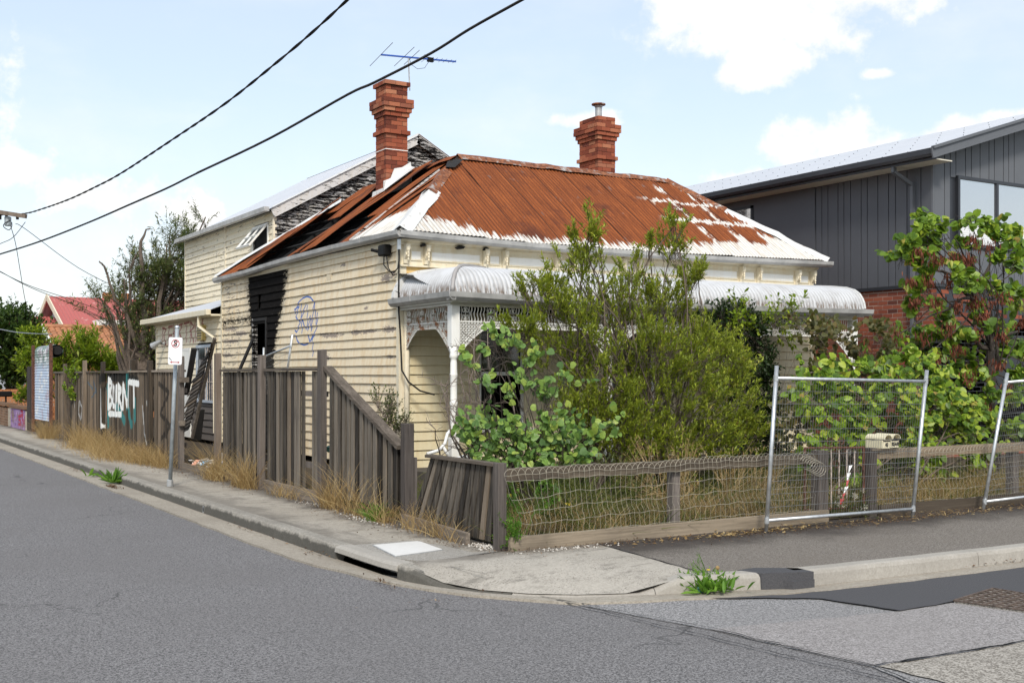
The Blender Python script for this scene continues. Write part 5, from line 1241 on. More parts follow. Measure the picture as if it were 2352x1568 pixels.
# brick walls: every brick its own piece where it shows, the rest joined
bw = empty_part('brick_wall', nb); rest = {}
tris = MB(); tint = []
HOLE = (12.2, 15.2, 1.0, 2.45)
cand = []
for r in range(39):
    z = .043+.086*r; s = (r % 2)*.12
    yy = NY+.055
    k = 0
    y0 = NY+.0
    while y0 < 2.6:
        l = .23 if (k or not r % 2) else .11
        cand.append(('s', NX+.055, y0+l/2, z, .11, l)); y0 += l+.012; k += 1
    k = 0; x0 = NX+.12 if r % 2 == 0 else NX+.0
    while x0 < 16.5:
        l = .23; xc = x0+l/2
        if not (HOLE[0]-.1 < xc < HOLE[1]+.1 and HOLE[2] < z < HOLE[3]): cand.append(('f', xc, NY+.055, z, l, .11))
        x0 += l+.012; k += 1
cand.sort(key=lambda c: -(c[3] > 2.35)*10-(c[3])+(.9*abs(c[1]-NX) if c[0] == 'f' else .8*abs(c[2]-NY)))
for i, (t, x_, y_, z, lx, ly) in enumerate(cand):
    if i < 290:
        o = bpy.data.objects.new('brick', brick_mesh(lx, ly, M['brick_nb'], .074)); link(o, bw, (x_+(rng.normal(0, .0012) if t == 's' else 0), y_+(rng.normal(0, .0012) if t == 'f' else 0), z))
    else:
        tris.box(x_-lx/2, y_-ly/2, z-.037, x_+lx/2, y_+ly/2, z+.037); tint += [random.random()]*8
me = tris.mesh('distant_bricks', M['brick_nb'], wl(bw)); at = me.attributes.new('tint', 'FLOAT', 'POINT'); at.data.foreach_set('value', np.array(tint, np.float32)); link(bpy.data.objects.new('lower_bricks', me), bw)['kind'] = 'stuff'
m = MB(); m.box(NX+.006, NY+.006, 0, NX+.10, 3, NZ-.04); m.box(NX+.1, NY+.006, 0, 12.05, NY+.1, NZ-.04); m.box(15.3, NY+.006, 0, 17, NY+.1, NZ-.04); m.box(12.05, NY+.006, 0, 15.3, NY+.1, .98); m.box(12.05, NY+.006, 2.46, 15.3, NY+.1, NZ-.04); m.build('mortar', simple('pale_mortar', (.52, .47, .40), .9, 0, .1, 20, .3), bw)
w = empty_part('lower_window', nb); m = MB(); m.box(12.05, NY+.03, .98, 12.12, NY+.09, 2.46); m.box(13.6, NY+.03, .98, 13.68, NY+.09, 2.46); m.box(15.2, NY+.03, .98, 15.3, NY+.09, 2.46); m.box(12.05, NY+.03, 2.40, 15.3, NY+.09, 2.46); m.build('frame', M['dark_metal'], w)
for a, b in ((12.12, 13.6), (13.68, 15.2)):
    m = MB()
    for q in range(28): m.beam((a, NY+.07, 1.0+q*.05), (b, NY+.07, 1.0+q*.05), .006, .042, (0, -.5, 1))
    m.build('blind', M['blind'], w); MB().box(a, NY+.095, .98, b, NY+.098, 2.4).build('pane', M['nglass'], w)
# ---------------- far houses and walls at the left ----------------
rh = thing('red_roof_house', (7, 40, 0), 'distant white house with faded red corrugated roof and small dormer window', 'house')
YR = 38.; p0 = gy(100, 680, YR); p1 = gy(300, 690, YR); e0 = gy(141, 753, YR-4); e1 = gy(330, 756, YR-4)
zr_, ze_ = p0[2], e0[2]; xa, xb = p0[0], p0[0]+11; 
xa = e0[0]+.1
rl_ = math.hypot(4, zr_-ze_); rn = unit((0, -(zr_-ze_), 4))
def f_rh(x, t): s = t/rl_; return (x, YR-4+4*s, ze_+(zr_-ze_)*s), rn, t
x = xa
while x < xa+9.5: corr('roof_sheet', rh, M['redroof'], f_rh, x, x+1.52, lambda a: (0, rl_), 1, amp=.02, pitch=.152, per=4); x += 1.52
MB().quad((xa, YR, zr_), (xa, YR+4, ze_), (xa+9.5, YR+4, ze_), (xa+9.5, YR, zr_)).build('rear_slope', M['redroof'], rh)
MB().prism([(xa+.5, YR-3.7, 0), (xa+.5, YR+3.7, 0), (xa+.5, YR+3.7, ze_), (xa+.5, YR, zr_-.1), (xa+.5, YR-3.7, ze_)], (8.6, 0, 0)).build('wall', M['whitewall'], rh)
for s in (-1, 1): MB().beam((xa, YR+4.1*s, ze_-.12), (xa, YR, zr_-.02), .05, .26).build('barge_board', M['trim'], rh)
d0 = gy(215, 742, YR-3.4); MB().box(d0[0], YR-4.2, d0[2]-.9, d0[0]+1.5, YR-2.5, d0[2]+.12).build('dormer', M['white_trim'], rh)
m = MB()
for q in range(5): m.box(d0[0]+.15, YR-4.24, d0[2]-.5+q*.1, d0[0]+1.35, YR-4.21, d0[2]-.43+q*.1)
m.build('dormer_shutter', M['galv_old'], rh)
c0 = gy(240, 684, YR+1); MB().box(c0[0], YR+1, 4, c0[0]+.5, YR+1.5, c0[2]+.25).build('chimney', M['brick_orange'], rh); MB().box(c0[0]+.75, YR+1, 4, c0[0]+1.2, YR+1.5, c0[2]+.25).build('chimney', M['brick_orange'], rh)
lw = thing('red_roof_wing', (gy(60, 740, YR-1)[0], YR, 0), 'low distant house with red corrugated roof left of the gabled red roof', 'house')
q0, q1, q2, q3 = gy(28, 725, YR+1), gy(98, 722, YR+1), gy(15, 760, YR-1.5), gy(100, 760, YR-1.5)
rl2 = math.hypot(2.5, q0[2]-q2[2]); rn2 = unit((0, -(q0[2]-q2[2]), 2.5)); zq = q2[2]; hq = q0[2]-q2[2]
corr('roof_sheet', lw, M['redroof'], lambda x, t: ((x, YR-1.5+2.5*t/rl2, zq+hq*t/rl2), rn2, t), q2[0]-.3, q3[0]+1, lambda a: (0, rl2), 1, amp=.02, pitch=.152, per=4)
MB().box(q2[0], YR-1.2, 0, q3[0]+1, YR+2, zq).build('wall', M['whitewall'], lw)
th = thing('tile_roof_house', (gy(200, 800, 31)[0], 31, 0), 'orange brick house with terracotta tiled roof below the red roof', 'house')
YT = 31.; t0 = gy(97, 752, YT+.0); t1 = gy(330, 757, YT); te = gy(125, 792, YT-2.2); zt_, zte = t0[2], te[2]-.5
XA = t0[0]; rows_ = 11; tl = math.hypot(3.2, zt_-zte)
tb = MB()
for r in range(rows_):
    s0, s1 = r/rows_, (r+1)/rows_+.02
    y0, z0 = YT-3.2+3.2*s0, zte+(zt_-zte)*s0; y1, z1 = YT-3.2+3.2*s1, zte+(zt_-zte)*s1
    n_ = 44
    for k in range(n_):
        xx = XA+k*.22; tb.v += [(xx, y0, z0+.03), (xx+.07, y0, z0+.085), (xx+.14, y0, z0+.085), (xx+.21, y0, z0+.03), (xx, y1, z1), (xx+.07, y1, z1+.05), (xx+.14, y1, z1+.05), (xx+.21, y1, z1)]
        b = len(tb.v)-8; tb.f += [(b, b+1, b+5, b+4), (b+1, b+2, b+6, b+5), (b+2, b+3, b+7, b+6), (b, b+3, b+2, b+1)]
tb.build('roof_tiles', M['tile'], th, kind='stuff')
MB().tube([(XA, YT, zt_+.05), (XA+9.7, YT, zt_+.05)], .10, 8).build('ridge_tiles', M['tile'], th)
MB().prism([(XA+.2, YT-2.9, 0), (XA+.2, YT+2.9, 0), (XA+.2, YT+2.9, zte), (XA+.2, YT, zt_-.1), (XA+.2, YT-2.9, zte)], (9.2, 0, 0)).build('wall', M['brick_orange'], th)
MB().beam((XA, YT-3.3, zte-.05), (XA, YT, zt_+.02), .06, .24).build('barge_board', M['white_trim'], th)
MB().quad((XA, YT+.05, zt_), (XA, YT+3.2, zte), (XA+9.7, YT+3.2, zte), (XA+9.7, YT+.05, zt_)).build('rear_slope', M['tile'], th)
# front garden walls of brick
def brick_wall(name, x0, y0, x1, y1, h, mat, label, zb=0., cap_=None, tw=.22, cut=None):
    t = thing(name, ((x0+x1)/2, (y0+y1)/2, zb), label, 'wall')
    L_ = math.hypot(x1-x0, y1-y0); d = ((x1-x0)/L_, (y1-y0)/L_); rot = math.atan2(d[1], d[0]); n = 0
    nr = int(h/.086)
    for r in range(nr):
        a = -.12*(r % 2); 
        while a < L_-.03:
            l0, l1 = max(0, a), min(L_, a+.23); 
            if l1-l0 > .04 and n < 290 and not (cut and r*.086 > cut((l0+l1)/2)):
                c = ((l0+l1)/2); o = bpy.data.objects.new('brick', brick_mesh(l1-l0-.008, tw, mat, .076)); link(o, t, (x0+d[0]*c, y0+d[1]*c, zb+.043+.086*r)); o.rotation_euler.z = rot; n += 1
            a += .24
    MB().beam((x0, y0, zb+nr*.043), (x1, y1, zb+nr*.043), tw-.014, nr*.086-.02 if not cut else .4).build('mortar', M['cement'], t)
    return t
pw = brick_wall('brick_pier', -2.41, 22.55, -2.41, 19.75, .62, M['brick_purple'], 'low brick pier painted purple with red graffiti letters beside the rusty shutter', -.02)
MB().box(-2.56, 19.7, .60, -2.26, 22.6, .68).build('coping', M['brick_brown'], pw)
bb = brick_wall('brown_garden_wall', -2.45, 27.5, -2.45, 22.85, .66, M['brick_brown'], 'low brown brick garden wall along the footpath at far left', -.02)
MB().box(-2.6, 22.8, .64, -2.3, 27.5, .72).build('coping', M['brick_brown'], bb)
ob = brick_wall('orange_garden_wall', -2.35, 27.4, 1.0, 27.4, 1.3, M['brick_orange'], 'orange brick garden wall with a curved top behind the brown wall', 0, cut=lambda c: 1.05+.3*min(1, max(0, (c-.6)/.8)))
mbx = thing('black_letterbox', gy(14, 905, 24.6), 'black letterbox on a post above the brown garden wall', 'letterbox')
b_ = gy(14, 905, 24.6); MB().box(b_[0]-.35, 24.5, b_[2]-.08, b_[0]+.18, 24.8, b_[2]+.10).build('box', M['black'], mbx, bevel=.03); MB().tube([(b_[0], 24.65, b_[2]-.08), (b_[0], 24.65, 0)], .03, 6).build('post', M['black'], mbx)
# ---------------- paling fences ----------------
FX = -2.40
PALM = {}
def palings(parent, y0, y1, z0f, z1f, mat, gaps=(), narrow=False, pitch=.128, proudw=.078):
    """alternating flush and proud upright palings on the street side"""
    y = y1; k = 0
    while y > y0+.02:
        w_ = .100+rng.normal(0, .003); ya, yb = max(y0, y-w_), y
        skip = any(g0 < (ya+yb)/2 < g1 for g0, g1 in gaps)
        if not skip and yb-ya > .02:
            xo = FX+.012+rng.normal(0, .002); tl = rng.normal(0, .004); za, zb = z0f((ya+yb)/2)+rng.normal(0, .006), (z1f(ya), z1f(yb))
            m = MB(); m.prism([(xo, ya, za), (xo, yb, za+rng.normal(0, .004)), (xo, yb+tl, zb[1]), (xo, ya+tl, zb[0])], (.016, 0, 0)); m.build('paling', mat, parent)
        yc = y-w_-.014+.0; pa, pb = yc-proudw/2-rng.uniform(0, .012), yc+proudw/2
        skip = any(g0 < (pa+pb)/2 < g1 for g0, g1 in gaps)
        if not skip and pa > y0-.02:
            xo = FX-.026+rng.normal(0, .005); tl = rng.normal(0, .006); za = z0f((pa+pb)/2)+rng.normal(0, .008)
            m = MB(); m.prism([(xo, pa, za), (xo, pb, za), (xo, pb+tl, z1f(pb)), (xo, pa+tl, z1f(pa))], (.016, 0, 0)); m.build('paling', mat, parent)
        y -= pitch; k += 1
def fpost(parent, y, h, w=.125, dx=0., mat=None, slant=0.):
    m = MB(); x0 = FX-.105+dx; z0 = -.05
    w = w*.56; x0 = FX-.10+dx
    m.v += [(x0, y-w/2, z0), (x0+.085, y-w/2, z0), (x0+.085, y+w/2, z0), (x0, y+w/2, z0)]
    m.v += [(x0+slant, y-w/2, h-.008), (x0+.085+slant, y-w/2, h+.002), (x0+.085+slant, y+w/2, h+.004), (x0+slant, y+w/2, h-.004)]
    m.f += [(3, 2, 1, 0), (4, 5, 6, 7), (0, 1, 5, 4), (1, 2, 6, 5), (2, 3, 7, 6), (3, 0, 4, 7)]
    return m.build('post', mat or M['post'], parent, bevel=.004)
fA = thing('paling_fence', (FX, 9.5, 0), 'long grey paling fence covered in white and teal spray-painted graffiti', 'fence', 'paling fences along the side street')
for y, h in ((13.95, 1.89), (11.57, 1.95), (9.63, 1.90), (7.48, 1.92), (5.61, 1.88)): fpost(fA, y, h, .19, mat=M['pal_long'], dx=.125 if y == 7.48 else 0.)
fpost(fA, 3.50, 1.93, .19)
ys = [15.6, 14.05, 11.66, 9.72, 7.57, 5.70, 3.58]
for a, b in zip(ys[:-1], ys[1:]):
    palings(fA, b, a-.19 if a < 15 and a != 7.57 else a, lambda y: .06, lambda y: 1.66, M['pal_long'])
    MB().box(FX-.055, b+.0, 1.665+rng.normal(0, .006), FX+.05, a-.17 if a < 15 else a, 1.70).build('capping_rail', M['rail'], fA)
    MB().box(FX+.03, b, 1.30, FX+.07, a, 1.38).build('back_rail', M['post'], fA); MB().box(FX+.03, b, .35, FX+.07, a, .43).build('back_rail', M['post'], fA)
    MB().box(FX-.045, b+.0, -.02, FX-.01, a-.17, .10).build('plinth', M['post'], fA)
for z in (1.52, .78): MB().box(FX-.12, 3.36, z-.04, FX+.04, 3.44, z+.05).build('rail_stub', M['rail'], fA)
fB = thing('paling_fence', (FX, -1.8, 0), 'grey paling fence with one paling missing and a sloping end beside the sawn post', 'fence', 'paling fences along the side street')
fpost(fB, 1.44, 1.95, .20); fpost(fB, -.58, 1.89, .20, slant=.01); fpost(fB, -2.84, 1.925, .20)
top = lambda y: 1.655
palings(fB, -.50, 1.34, lambda y: .09, top, M['pal'], gaps=[(.98, 1.01), (.50, .53), (.30, .33)])
palings(fB, -2.74, -.68, lambda y: .11, top, M['pal'], gaps=[(-2.34, -2.06)])
slope_t = lambda y: 1.66-(1.66-.79)*(-2.9-y)/(5.0-2.9)
palings(fB, -5.0, -2.94, lambda y: .115, slope_t, M['pal'])
for a, b in ((1.34, -.49), (-.67, -2.74)): MB().box(FX-.06, b, 1.66, FX+.05, a, 1.695).build('capping_rail', M['rail'], fB)
MB().beam((FX-.005, -2.88, 1.70), (FX-.005, -4.99, .815), .125, .045, (0, .35, 1)).build('sloping_rail', M['rail'], fB)
for a, b, z in ((1.34, -.49, 1.33), (1.34, -.49, .4), (-.67, -2.74, 1.33), (-.67, -2.74, .4)): MB().box(FX+.03, b, z, FX+.07, a, z+.07).build('back_rail', M['post'], fB)
MB().box(FX-.07, -2.76, -.03, FX-.02, -.68, .135).build('plinth', M['rail'], fB); MB().box(FX-.07, -.5, -.03, FX-.02, 1.34, .10).build('plinth', M['rail'], fB); MB().box(FX-.07, 1.5, -.03, FX-.0, 3.62, .10).build('plinth', M['rail'], fB)
for y, z0, z1 in ((1.08, .35, 1.6), (.16, .3, 1.25)): MB().box(FX-.022, y, z0, FX-.018, y+.022, z1).build('split_face', M['timber_y'], fB)
ep = thing('gate_post', (FX, -5.12, 0), 'short square weathered gate post at the low end of the sloping paling fence', 'post')
MB().box(FX-.085, -5.24, -.05, FX+.02, -5.12, 1.085).build('post_body', M['post'], ep, bevel=.005)
MB().box(FX+.02, -5.25, -.05, FX+.05, -5.14, .72).build('hinge_stile', M['post'], ep)
# leaning broken panel between the long fences, hung from scorched rails
bp = thing('broken_fence_panel', (FX, 2.5, 0), 'scorched fence panel of lapped palings leaning outwards in the gap between the fences', 'fence panel')
tA, tB = gx(489, 788, FX-.02), gx(437, 985, FX-.02)
rA, rB = tA, tB; lA, lB = gx(455, 800, FX+.25), gx(433, 905, FX+.25)
n_ = 20
for i in range(n_):
    t = i/n_; c = np.array(rA)*(1-t)+np.array(rB)*t
    wd = interp(t, [0, .12, .3, .6, 1.], [.10, .5, .95, 1.05, .55])*(1+.12*math.sin(i*2.3))
    a = c+np.array((-.03, -.02, .0)); b = c+np.array((.03*wd, wd*.80, .02-.16*wd))
    dn = unit(rB-rA)
    m = MB(); p0_, p1_ = a, b; h_ = dn*.115
    o_ = np.array((-.02, 0, 0)); m.prism([tuple(p0_), tuple(p1_), tuple(p1_+h_*.95+o_), tuple(p0_+h_+o_)], (.018, 0, .004)); m.build('paling', M['pal_burnt'], bp)
MB().beam(tuple(rA+np.array((.03, .0, .08))), tuple(rB+np.array((.03, 0, -.15))), .045, .05).build('rail', M['rail'], bp)
MB().beam(tuple(gx(446, 800, -2.2)), tuple(gx(428, 905, -2.2)), .09, .05).build('charred_rail', M['char'], bp)
MB().beam(tuple(gx(460, 940, -1.6)), tuple(gx(452, 1010, -1.6)), .16, .04).build('charred_board', M['char'], bp)
# low leaning palings at the splayed corner
lp_ = thing('leaning_paling_panel', (-2.45, -6.1, 0), 'low grey paling panel leaning sideways between the short gate post and the corner post', 'fence panel')
nP = 15
for i in range(nP*2-1):
    t = i/(nP*2-2); pr = i % 2
    tp = np.array((-2.40, -5.70-(7.04-5.70)*t, .745+.01*t)); bt = np.array((-2.44, -5.34-(7.00-5.34)*t, .06-.02*t))
    hw = .040 if pr else .046; o_ = np.array((-.028 if pr else 0, 0, 0))
    m = MB(); y_ = np.array((0, hw, 0)); m.prism([tuple(bt-y_+o_), tuple(bt+y_+o_), tuple(tp+y_*.92+o_+rng.normal(0, .003, 3)), tuple(tp-y_*.92+o_)], (.016, 0, 0)); m.build('paling', M['pal'], lp_)
MB().beam((-2.42, -5.66, .765), (-2.42, -7.04, .765), .10, .03).build('capping_rail', M['rail'], lp_)
MB().beam((-2.52, -5.26, .06), (-2.62, -6.84, .05), .045, .13).build('fallen_plinth', M['rail'], lp_)
cp = thing('corner_post', (-2.52, -7.22, 0), 'square weathered corner post where the wire fence begins', 'post')
MB().box(-2.56, -7.30, -.05, -2.47, -7.20, .80).build('post_body', M['post'], cp, bevel=.005)
# ---------------- wire front fences ----------------
YF = -7.30
def wire_fence(name, x0, x1, label, seed, endcurl=False, sagk=1.):
    t = thing(name, ((x0+x1)/2, YF, 0), label, 'fence', 'looped wire fences on the street front')
    R = np.random.default_rng(seed); m = MB(); sp = .0635; n = int((x1-x0)/sp)
    def dz(x, z): return .013*math.sin(x*1.7+seed)+.006*math.sin(x*4.3+z*3)+.005*math.sin(x*11+z*17)+.006*math.sin(x*23+z*5)
    def dx(x, z): return .018*math.sin(z*9+x*1.3+seed)*(.8-z)+.012*math.sin(x*4+z*5)
    def W(x, z):
        f = 1.
        if seed == 1: f = 1-max(0, 1-(x-x0)/.7)*.12*(1 if z < .6 else 0)
        yy = YF-.035-.018*math.sin(x*3.1+z*4)+(-.03 if z < .3 else 0); return (x+dx(x, z)+(.10*math.exp(-((x-x0)/.3)**2)*math.sin(z*6) if seed == 1 else 0), yy, z*f+dz(x, z))
    for z in (.70, .645, .52, .39, .265, .14): m.tube([W(x, z) for x in np.arange(x0, x1+.01, .055)], .0020, 4, False)
    for i in range(n+1):
        x = x0+i*sp; m.tube([W(x+.003*math.sin(k*2.6+i), z) for k, z in enumerate(np.linspace(.10, .71, 14))], .0014, 3, False)
        if i < n-1:
            a = .70; m.tube([W(x+sp*(1-math.cos(q)), a+.060*math.sin(q)) for q in np.linspace(0, math.pi, 9)], .0020, 4, False)
    if endcurl:
        for k in range(7): m.tube([(x1-.02+.10*math.sin(q)+k*.012-.12, YF-.05-.02*k, .66-.012*k+.075*math.cos(q)) for q in np.linspace(-1.2, 3.6+.2*k, 11)], .003, 4, False)
    m.build('wire_mesh', M['netwire'], t)
    return t
w1 = wire_fence('wire_fence', -2.44, 1.45, 'looped cream wire fence on weathered timber rails from the corner post to the gate', 1, True)
MB().box(-2.47, YF-.0, .63, 1.66, YF+.05, .745).build('top_rail', M['rail_x'], w1, bevel=.004)
MB().beam((-2.48, YF-.06, .055), (1.62, YF-.06, .055), .05, .145).build('plinth', M['rail_x'], w1, bevel=.004)
for x in (-.47, ): MB().box(x, YF+.06, -.05, x+.1, YF+.15, .70).build('post', M['post'], w1)
MB().box(1.53, YF-.03, -.05, 1.67, YF+.10, .775).build('post', M['post'], w1, bevel=.004)
w2 = wire_fence('wire_fence', 2.5, 7.6, 'looped cream wire fence in dry grass between the letterbox post and the right edge', 4)
MB().beam((2.46, YF+.03, .70), (7.6, YF+.03, .70), .05, .11).build('top_rail', M['rail_x'], w2)
MB().beam((2.46, YF-.06, .05), (7.6, YF-.06, .05), .05, .15).build('plinth', M['rail_x'], w2)
for x in (5.05, 7.5): MB().box(x, YF+.04, -.05, x+.11, YF+.15, .72).build('post', M['post'], w2)
# ---- rusty gate
gte = thing('iron_gate', (1.95, YF+.04, 0), 'narrow rusty iron gate with flaking white bars between two timber posts', 'gate')
MB().tube([(1.44, YF+.1, .80), (2.32, YF+.05, .78)], .014, 6).build('top_bar', M['rustiron'], gte); MB().tube([(1.44, YF+.1, .1), (1.44, YF+.1, .80)], .016, 6).build('stile', M['rustiron'], gte); MB().tube([(2.32, YF+.05, .03), (2.32, YF+.05, .80)], .016, 6).build('stile', M['rustiron'], gte)
MB().tube([(1.44, YF+.1, .12), (2.32, YF+.05, .10)], .012, 6).build('bottom_bar', M['rustiron'], gte)
for k in range(6):
    x = 1.58+k*.125; MB().tube([(x, YF+.08, .12), (x, YF+.08, .78)], .007, 5).build('bar', M['paintiron'], gte)
for cx0, cz0, s in ((1.80, .86, 1), (1.98, .86, -1), (1.95, .30, 1), (1.9, .60, -1)):
    MB().tube([(cx0+s*.055*math.cos(q)*(1-q*.07), YF+.07, cz0+.05*math.sin(q)*(1-q*.07)) for q in np.linspace(0, 7.5, 18)], .006, 5).build('scroll', M['rustiron'], gte)
# ---- letterboxes
lpost = thing('letterbox_post', (2.40, YF+.0, 0), 'square timber post under the pair of cream letterboxes', 'post')
MB().box(2.345, YF-.03, -.05, 2.455, YF+.10, .775).build('post_body', M['post'], lpost, bevel=.004)
def letterbox(x, y, z, txt, label, sx):
    t = thing('letterbox', (x, y, z), label, 'letterbox', 'letterboxes on the timber post')
    w_, d_, h_ = .067, .25, .095
    MB().box(x-w_, y, z, x+w_, y+d_, z+h_).build('body', M['cream_box'], t, bevel=.004)
    n_ = 10; outer = [(x+w_*math.cos(a), z+h_+.012+w_*.8*math.sin(a)) for a in np.linspace(0, math.pi, n_)]; inner = [(x+(w_-.008)*math.cos(a), z+h_+.012+(w_-.008)*.8*math.sin(a)) for a in np.linspace(0, math.pi, n_)]
    m = MB(); y0, y1 = y-.03, y+d_
    for i in range(n_-1):
        m.quad((outer[i][0], y0, outer[i][1]), (outer[i+1][0], y0, outer[i+1][1]), (outer[i+1][0], y1, outer[i+1][1]), (outer[i][0], y1, outer[i][1]))
        m.quad((inner[i][0], y0, inner[i][1]), (inner[i][0], y1, inner[i][1]), (inner[i+1][0], y1, inner[i+1][1]), (inner[i+1][0], y0, inner[i+1][1]))
        m.quad((outer[i][0], y0, outer[i][1]), (inner[i][0], y0, inner[i][1]), (inner[i+1][0], y0, inner[i+1][1]), (outer[i+1][0], y0, outer[i+1][1]))
    m.build('newspaper_hood', M['cream_box'], t, smooth=True)
    MB().quad(*[(a, y+d_-.01, b) for a, b in outer]).build('hood_back', M['cream_box'], t)
    MB().box(x-w_+.012, y-.004, z+h_-.014, x+w_-.012, y+.0, z+h_-.002).build('mail_slot', M['black'], t)
    text_mesh(txt, .060, M['sign_black'], 'lettering', t, (x+.002, y-.003, z+.042), (math.radians(90), 0, 0), sx=sx, bold=.002)
    return t
letterbox(2.575, YF-.06, .765, '43', 'cream letterbox with a rounded hood marked 43', .8)
letterbox(2.715, YF-.06, .770, 'REAR', 'cream letterbox with a rounded hood marked REAR', .85)
MB().box(2.36, YF-.04, .745, 2.79, YF+.12, .765).build('box_shelf', M['rail_x'], lpost)
# ---- temporary fence panels
def temp_panel(p_bl, p_tl, p_br, p_tr, tb, bb, label, name='temporary_fence_panel', rad=.021, nv=60, nh=11, group='temporary fence panels'):
    p_bl, p_tl, p_br, p_tr = [np.array(p, float) for p in (p_bl, p_tl, p_br, p_tr)]
    t = thing(name, tuple((p_bl+p_br)/2), label, 'fence panel', group)
    for a, b in ((p_bl, p_tl), (p_br, p_tr)): MB().tube([a, b], rad, 10).build('upright', M['galv'], t, smooth=True)
    L = lambda s: p_bl+(p_tl-p_bl)*s; R = lambda s: p_br+(p_tr-p_br)*s
    MB().tube([L(tb), R(tb)], [rad*.9]*2, 10).build('top_tube', M['galv'], t, smooth=True); MB().tube([L(bb), R(bb)], [rad*.9]*2, 10).build('bottom_tube', M['galv'], t, smooth=True)
    for pt in (L(tb), R(tb), L(bb), R(bb)): MB().lathe(pt, [(-.03, rad*1.2), (.03, rad*1.2)], 10).build('collar', M['galv'], t)
    m = MB()
    for k in range(1, nv): f = k/nv; m.tube([L(bb)*(1-f)+R(bb)*f, L(tb)*(1-f)+R(tb)*f], .0017, 3, False)
    for k in range(1, nh): s = bb+(tb-bb)*k/nh; m.tube([L(s), R(s)], .0028, 4, False)
    m.build('mesh_infill', M['thinwire'], t); return t
temp_panel((.41, -7.66, -.01), (.60, -7.62, 1.70), (2.68, -7.63, -.03), (2.97, -7.60, 1.66), .925, .075, 'galvanised temporary fence panel leaning over the wire fence in front of the letterboxes')
temp_panel((3.98, -7.60, .0), (4.47, -7.58, 1.63), (6.2, -7.65, .05), (6.7, -7.62, 1.75), .93, .06, 'galvanised temporary fence panel cut off by the right edge of the picture')
g1, g2, g3, g4 = gx(603, 905, -.7), gx(606, 798, -.7), gx(654, 895, -.7), gx(672, 768, -.7)
temp_panel(g1, g2, g3, g4, .80, .05, 'small galvanised mesh panel leaning on the house wall behind the fence', nv=22, nh=6, rad=.02)
# ---- hazard tape
tpz = [(1.93, .60), (1.90, .52), (1.885, .44), (1.87, .37), (1.83, .30), (1.80, .24), (1.775, .18)]
tp_ = thing('hazard_tape', (1.85, YF-.1, .18), 'red and white striped hazard tape hanging twisted on the gate', 'tape')
for i in range(len(tpz)-1):
    (a, z0), (b, z1) = tpz[i], tpz[i+1]; w_ = .028+.012*(i % 2)
    MB().prism([(a-w_*.5, YF-.10, z0), (a+w_*.6, YF-.12, z0+.005), (b+w_*.6, YF-.10, z1), (b-w_*.5, YF-.12, z1)], (0, .002, 0)).build('stripe', M['sign_red'] if i in (2, 4) or i == 5 else M['whiteplastic'], tp_)
# ---------------- street sign ----------------
sg = thing('street_sign', (-3.47, .42, 0), 'white no standing sign with red circled S on a leaning grey pole', 'sign')
b0_, b1_ = np.array((-3.47, .42, 0)), np.array(gx(407, 752, -3.45))
MB().tube([tuple(b0_), tuple(b1_)], .028, 14).build('pole', M['pole'], sg, smooth=True); MB().lathe(tuple(b1_), [(0, .036), (.02, .03), (.03, .012)], 12).build('pole_cap', M['galv'], sg)
MB().lathe(tuple(b0_), [(0, .046), (.09, .044), (.10, .036)], 14).build('base_collar', M['galv_old'], sg)
# plate faces the camera side of the street
sc_ = np.array(gx(405.5, 806, -3.50)); nrm = unit(np.array((-.62, -.785, 0))); rt_ = unit(np.cross(nrm, (0, 0, 1)))*-1
rt_ = np.array((-nrm[1], nrm[0], 0)) ; 
if rt_@np.array((RT[0], RT[1], 0)) < 0: rt_ = -rt_
upv = unit(np.array((.02, 0, 1.)))
tilt = rt_*.035+np.array((0, 0, 1.)); upv = unit(tilt); rt2 = unit(rt_-upv*(rt_@upv))
SW, SH = .100, .192
def pl(a, b, o=0.): return tuple(sc_+rt2*a+upv*b+nrm*(.045+o))
def rrect(w_, h_, r, o, n=5):
    pts = []
    for cx0, cy0, a0 in ((w_-r, h_-r, 0), (-w_+r, h_-r, 90), (-w_+r, -h_+r, 180), (w_-r, -h_+r, 270)):
        for k in range(n): a = math.radians(a0+90*k/(n-1)); pts.append(pl(cx0+r*math.cos(a), cy0+r*math.sin(a), o))
    return pts
MB().prism(rrect(SW, SH, .025, 0), -nrm*.006).build('plate', M['sign_white'], sg)
MB().beam(pl(-.05, .10, -.03), pl(.05, .10, -.03), .03, .03).build('bracket', M['galv'], sg); MB().beam(pl(-.05, -.10, -.03), pl(.05, -.10, -.03), .03, .03).build('bracket', M['galv'], sg)
m = MB(); n_ = 28; cz_ = .105
for i in range(n_):
    a, b = 2*math.pi*i/n_, 2*math.pi*(i+1)/n_
    m.quad(pl(.060*math.cos(a), cz_+.060*math.sin(a), .002), pl(.060*math.cos(b), cz_+.060*math.sin(b), .002), pl(.050*math.cos(b), cz_+.050*math.sin(b), .002), pl(.050*math.cos(a), cz_+.050*math.sin(a), .002))
m.build('red_ring', M['sign_red'], sg)
rotm = Matrix((Vector(rt2), Vector(upv), Vector(nrm))).transposed().to_euler()
text_mesh('S', .112, M['sign_black'], 'letter', sg, pl(0, cz_, .0025), rotm, ext=.0008, bold=.003)
m = MB(); m.quad(pl(-.044, cz_-.031, .005), pl(-.037, cz_-.038, .005), pl(.044, cz_+.031, .005), pl(.037, cz_+.038, .005)); m.build('red_slash', M['sign_red'], sg)
za = -.158
m = MB(); m.quad(pl(-.05, za-.005, .002), pl(.05, za-.005, .002), pl(.05, za+.005, .002), pl(-.05, za+.005, .002)); m.quad(pl(-.072, za, .002), pl(-.045, za-.016, .002), pl(-.045, za+.016, .002)); m.quad(pl(.072, za, .002), pl(.045, za+.016, .002), pl(.045, za-.016, .002)); m.build('red_arrow', M['sign_red'], sg)
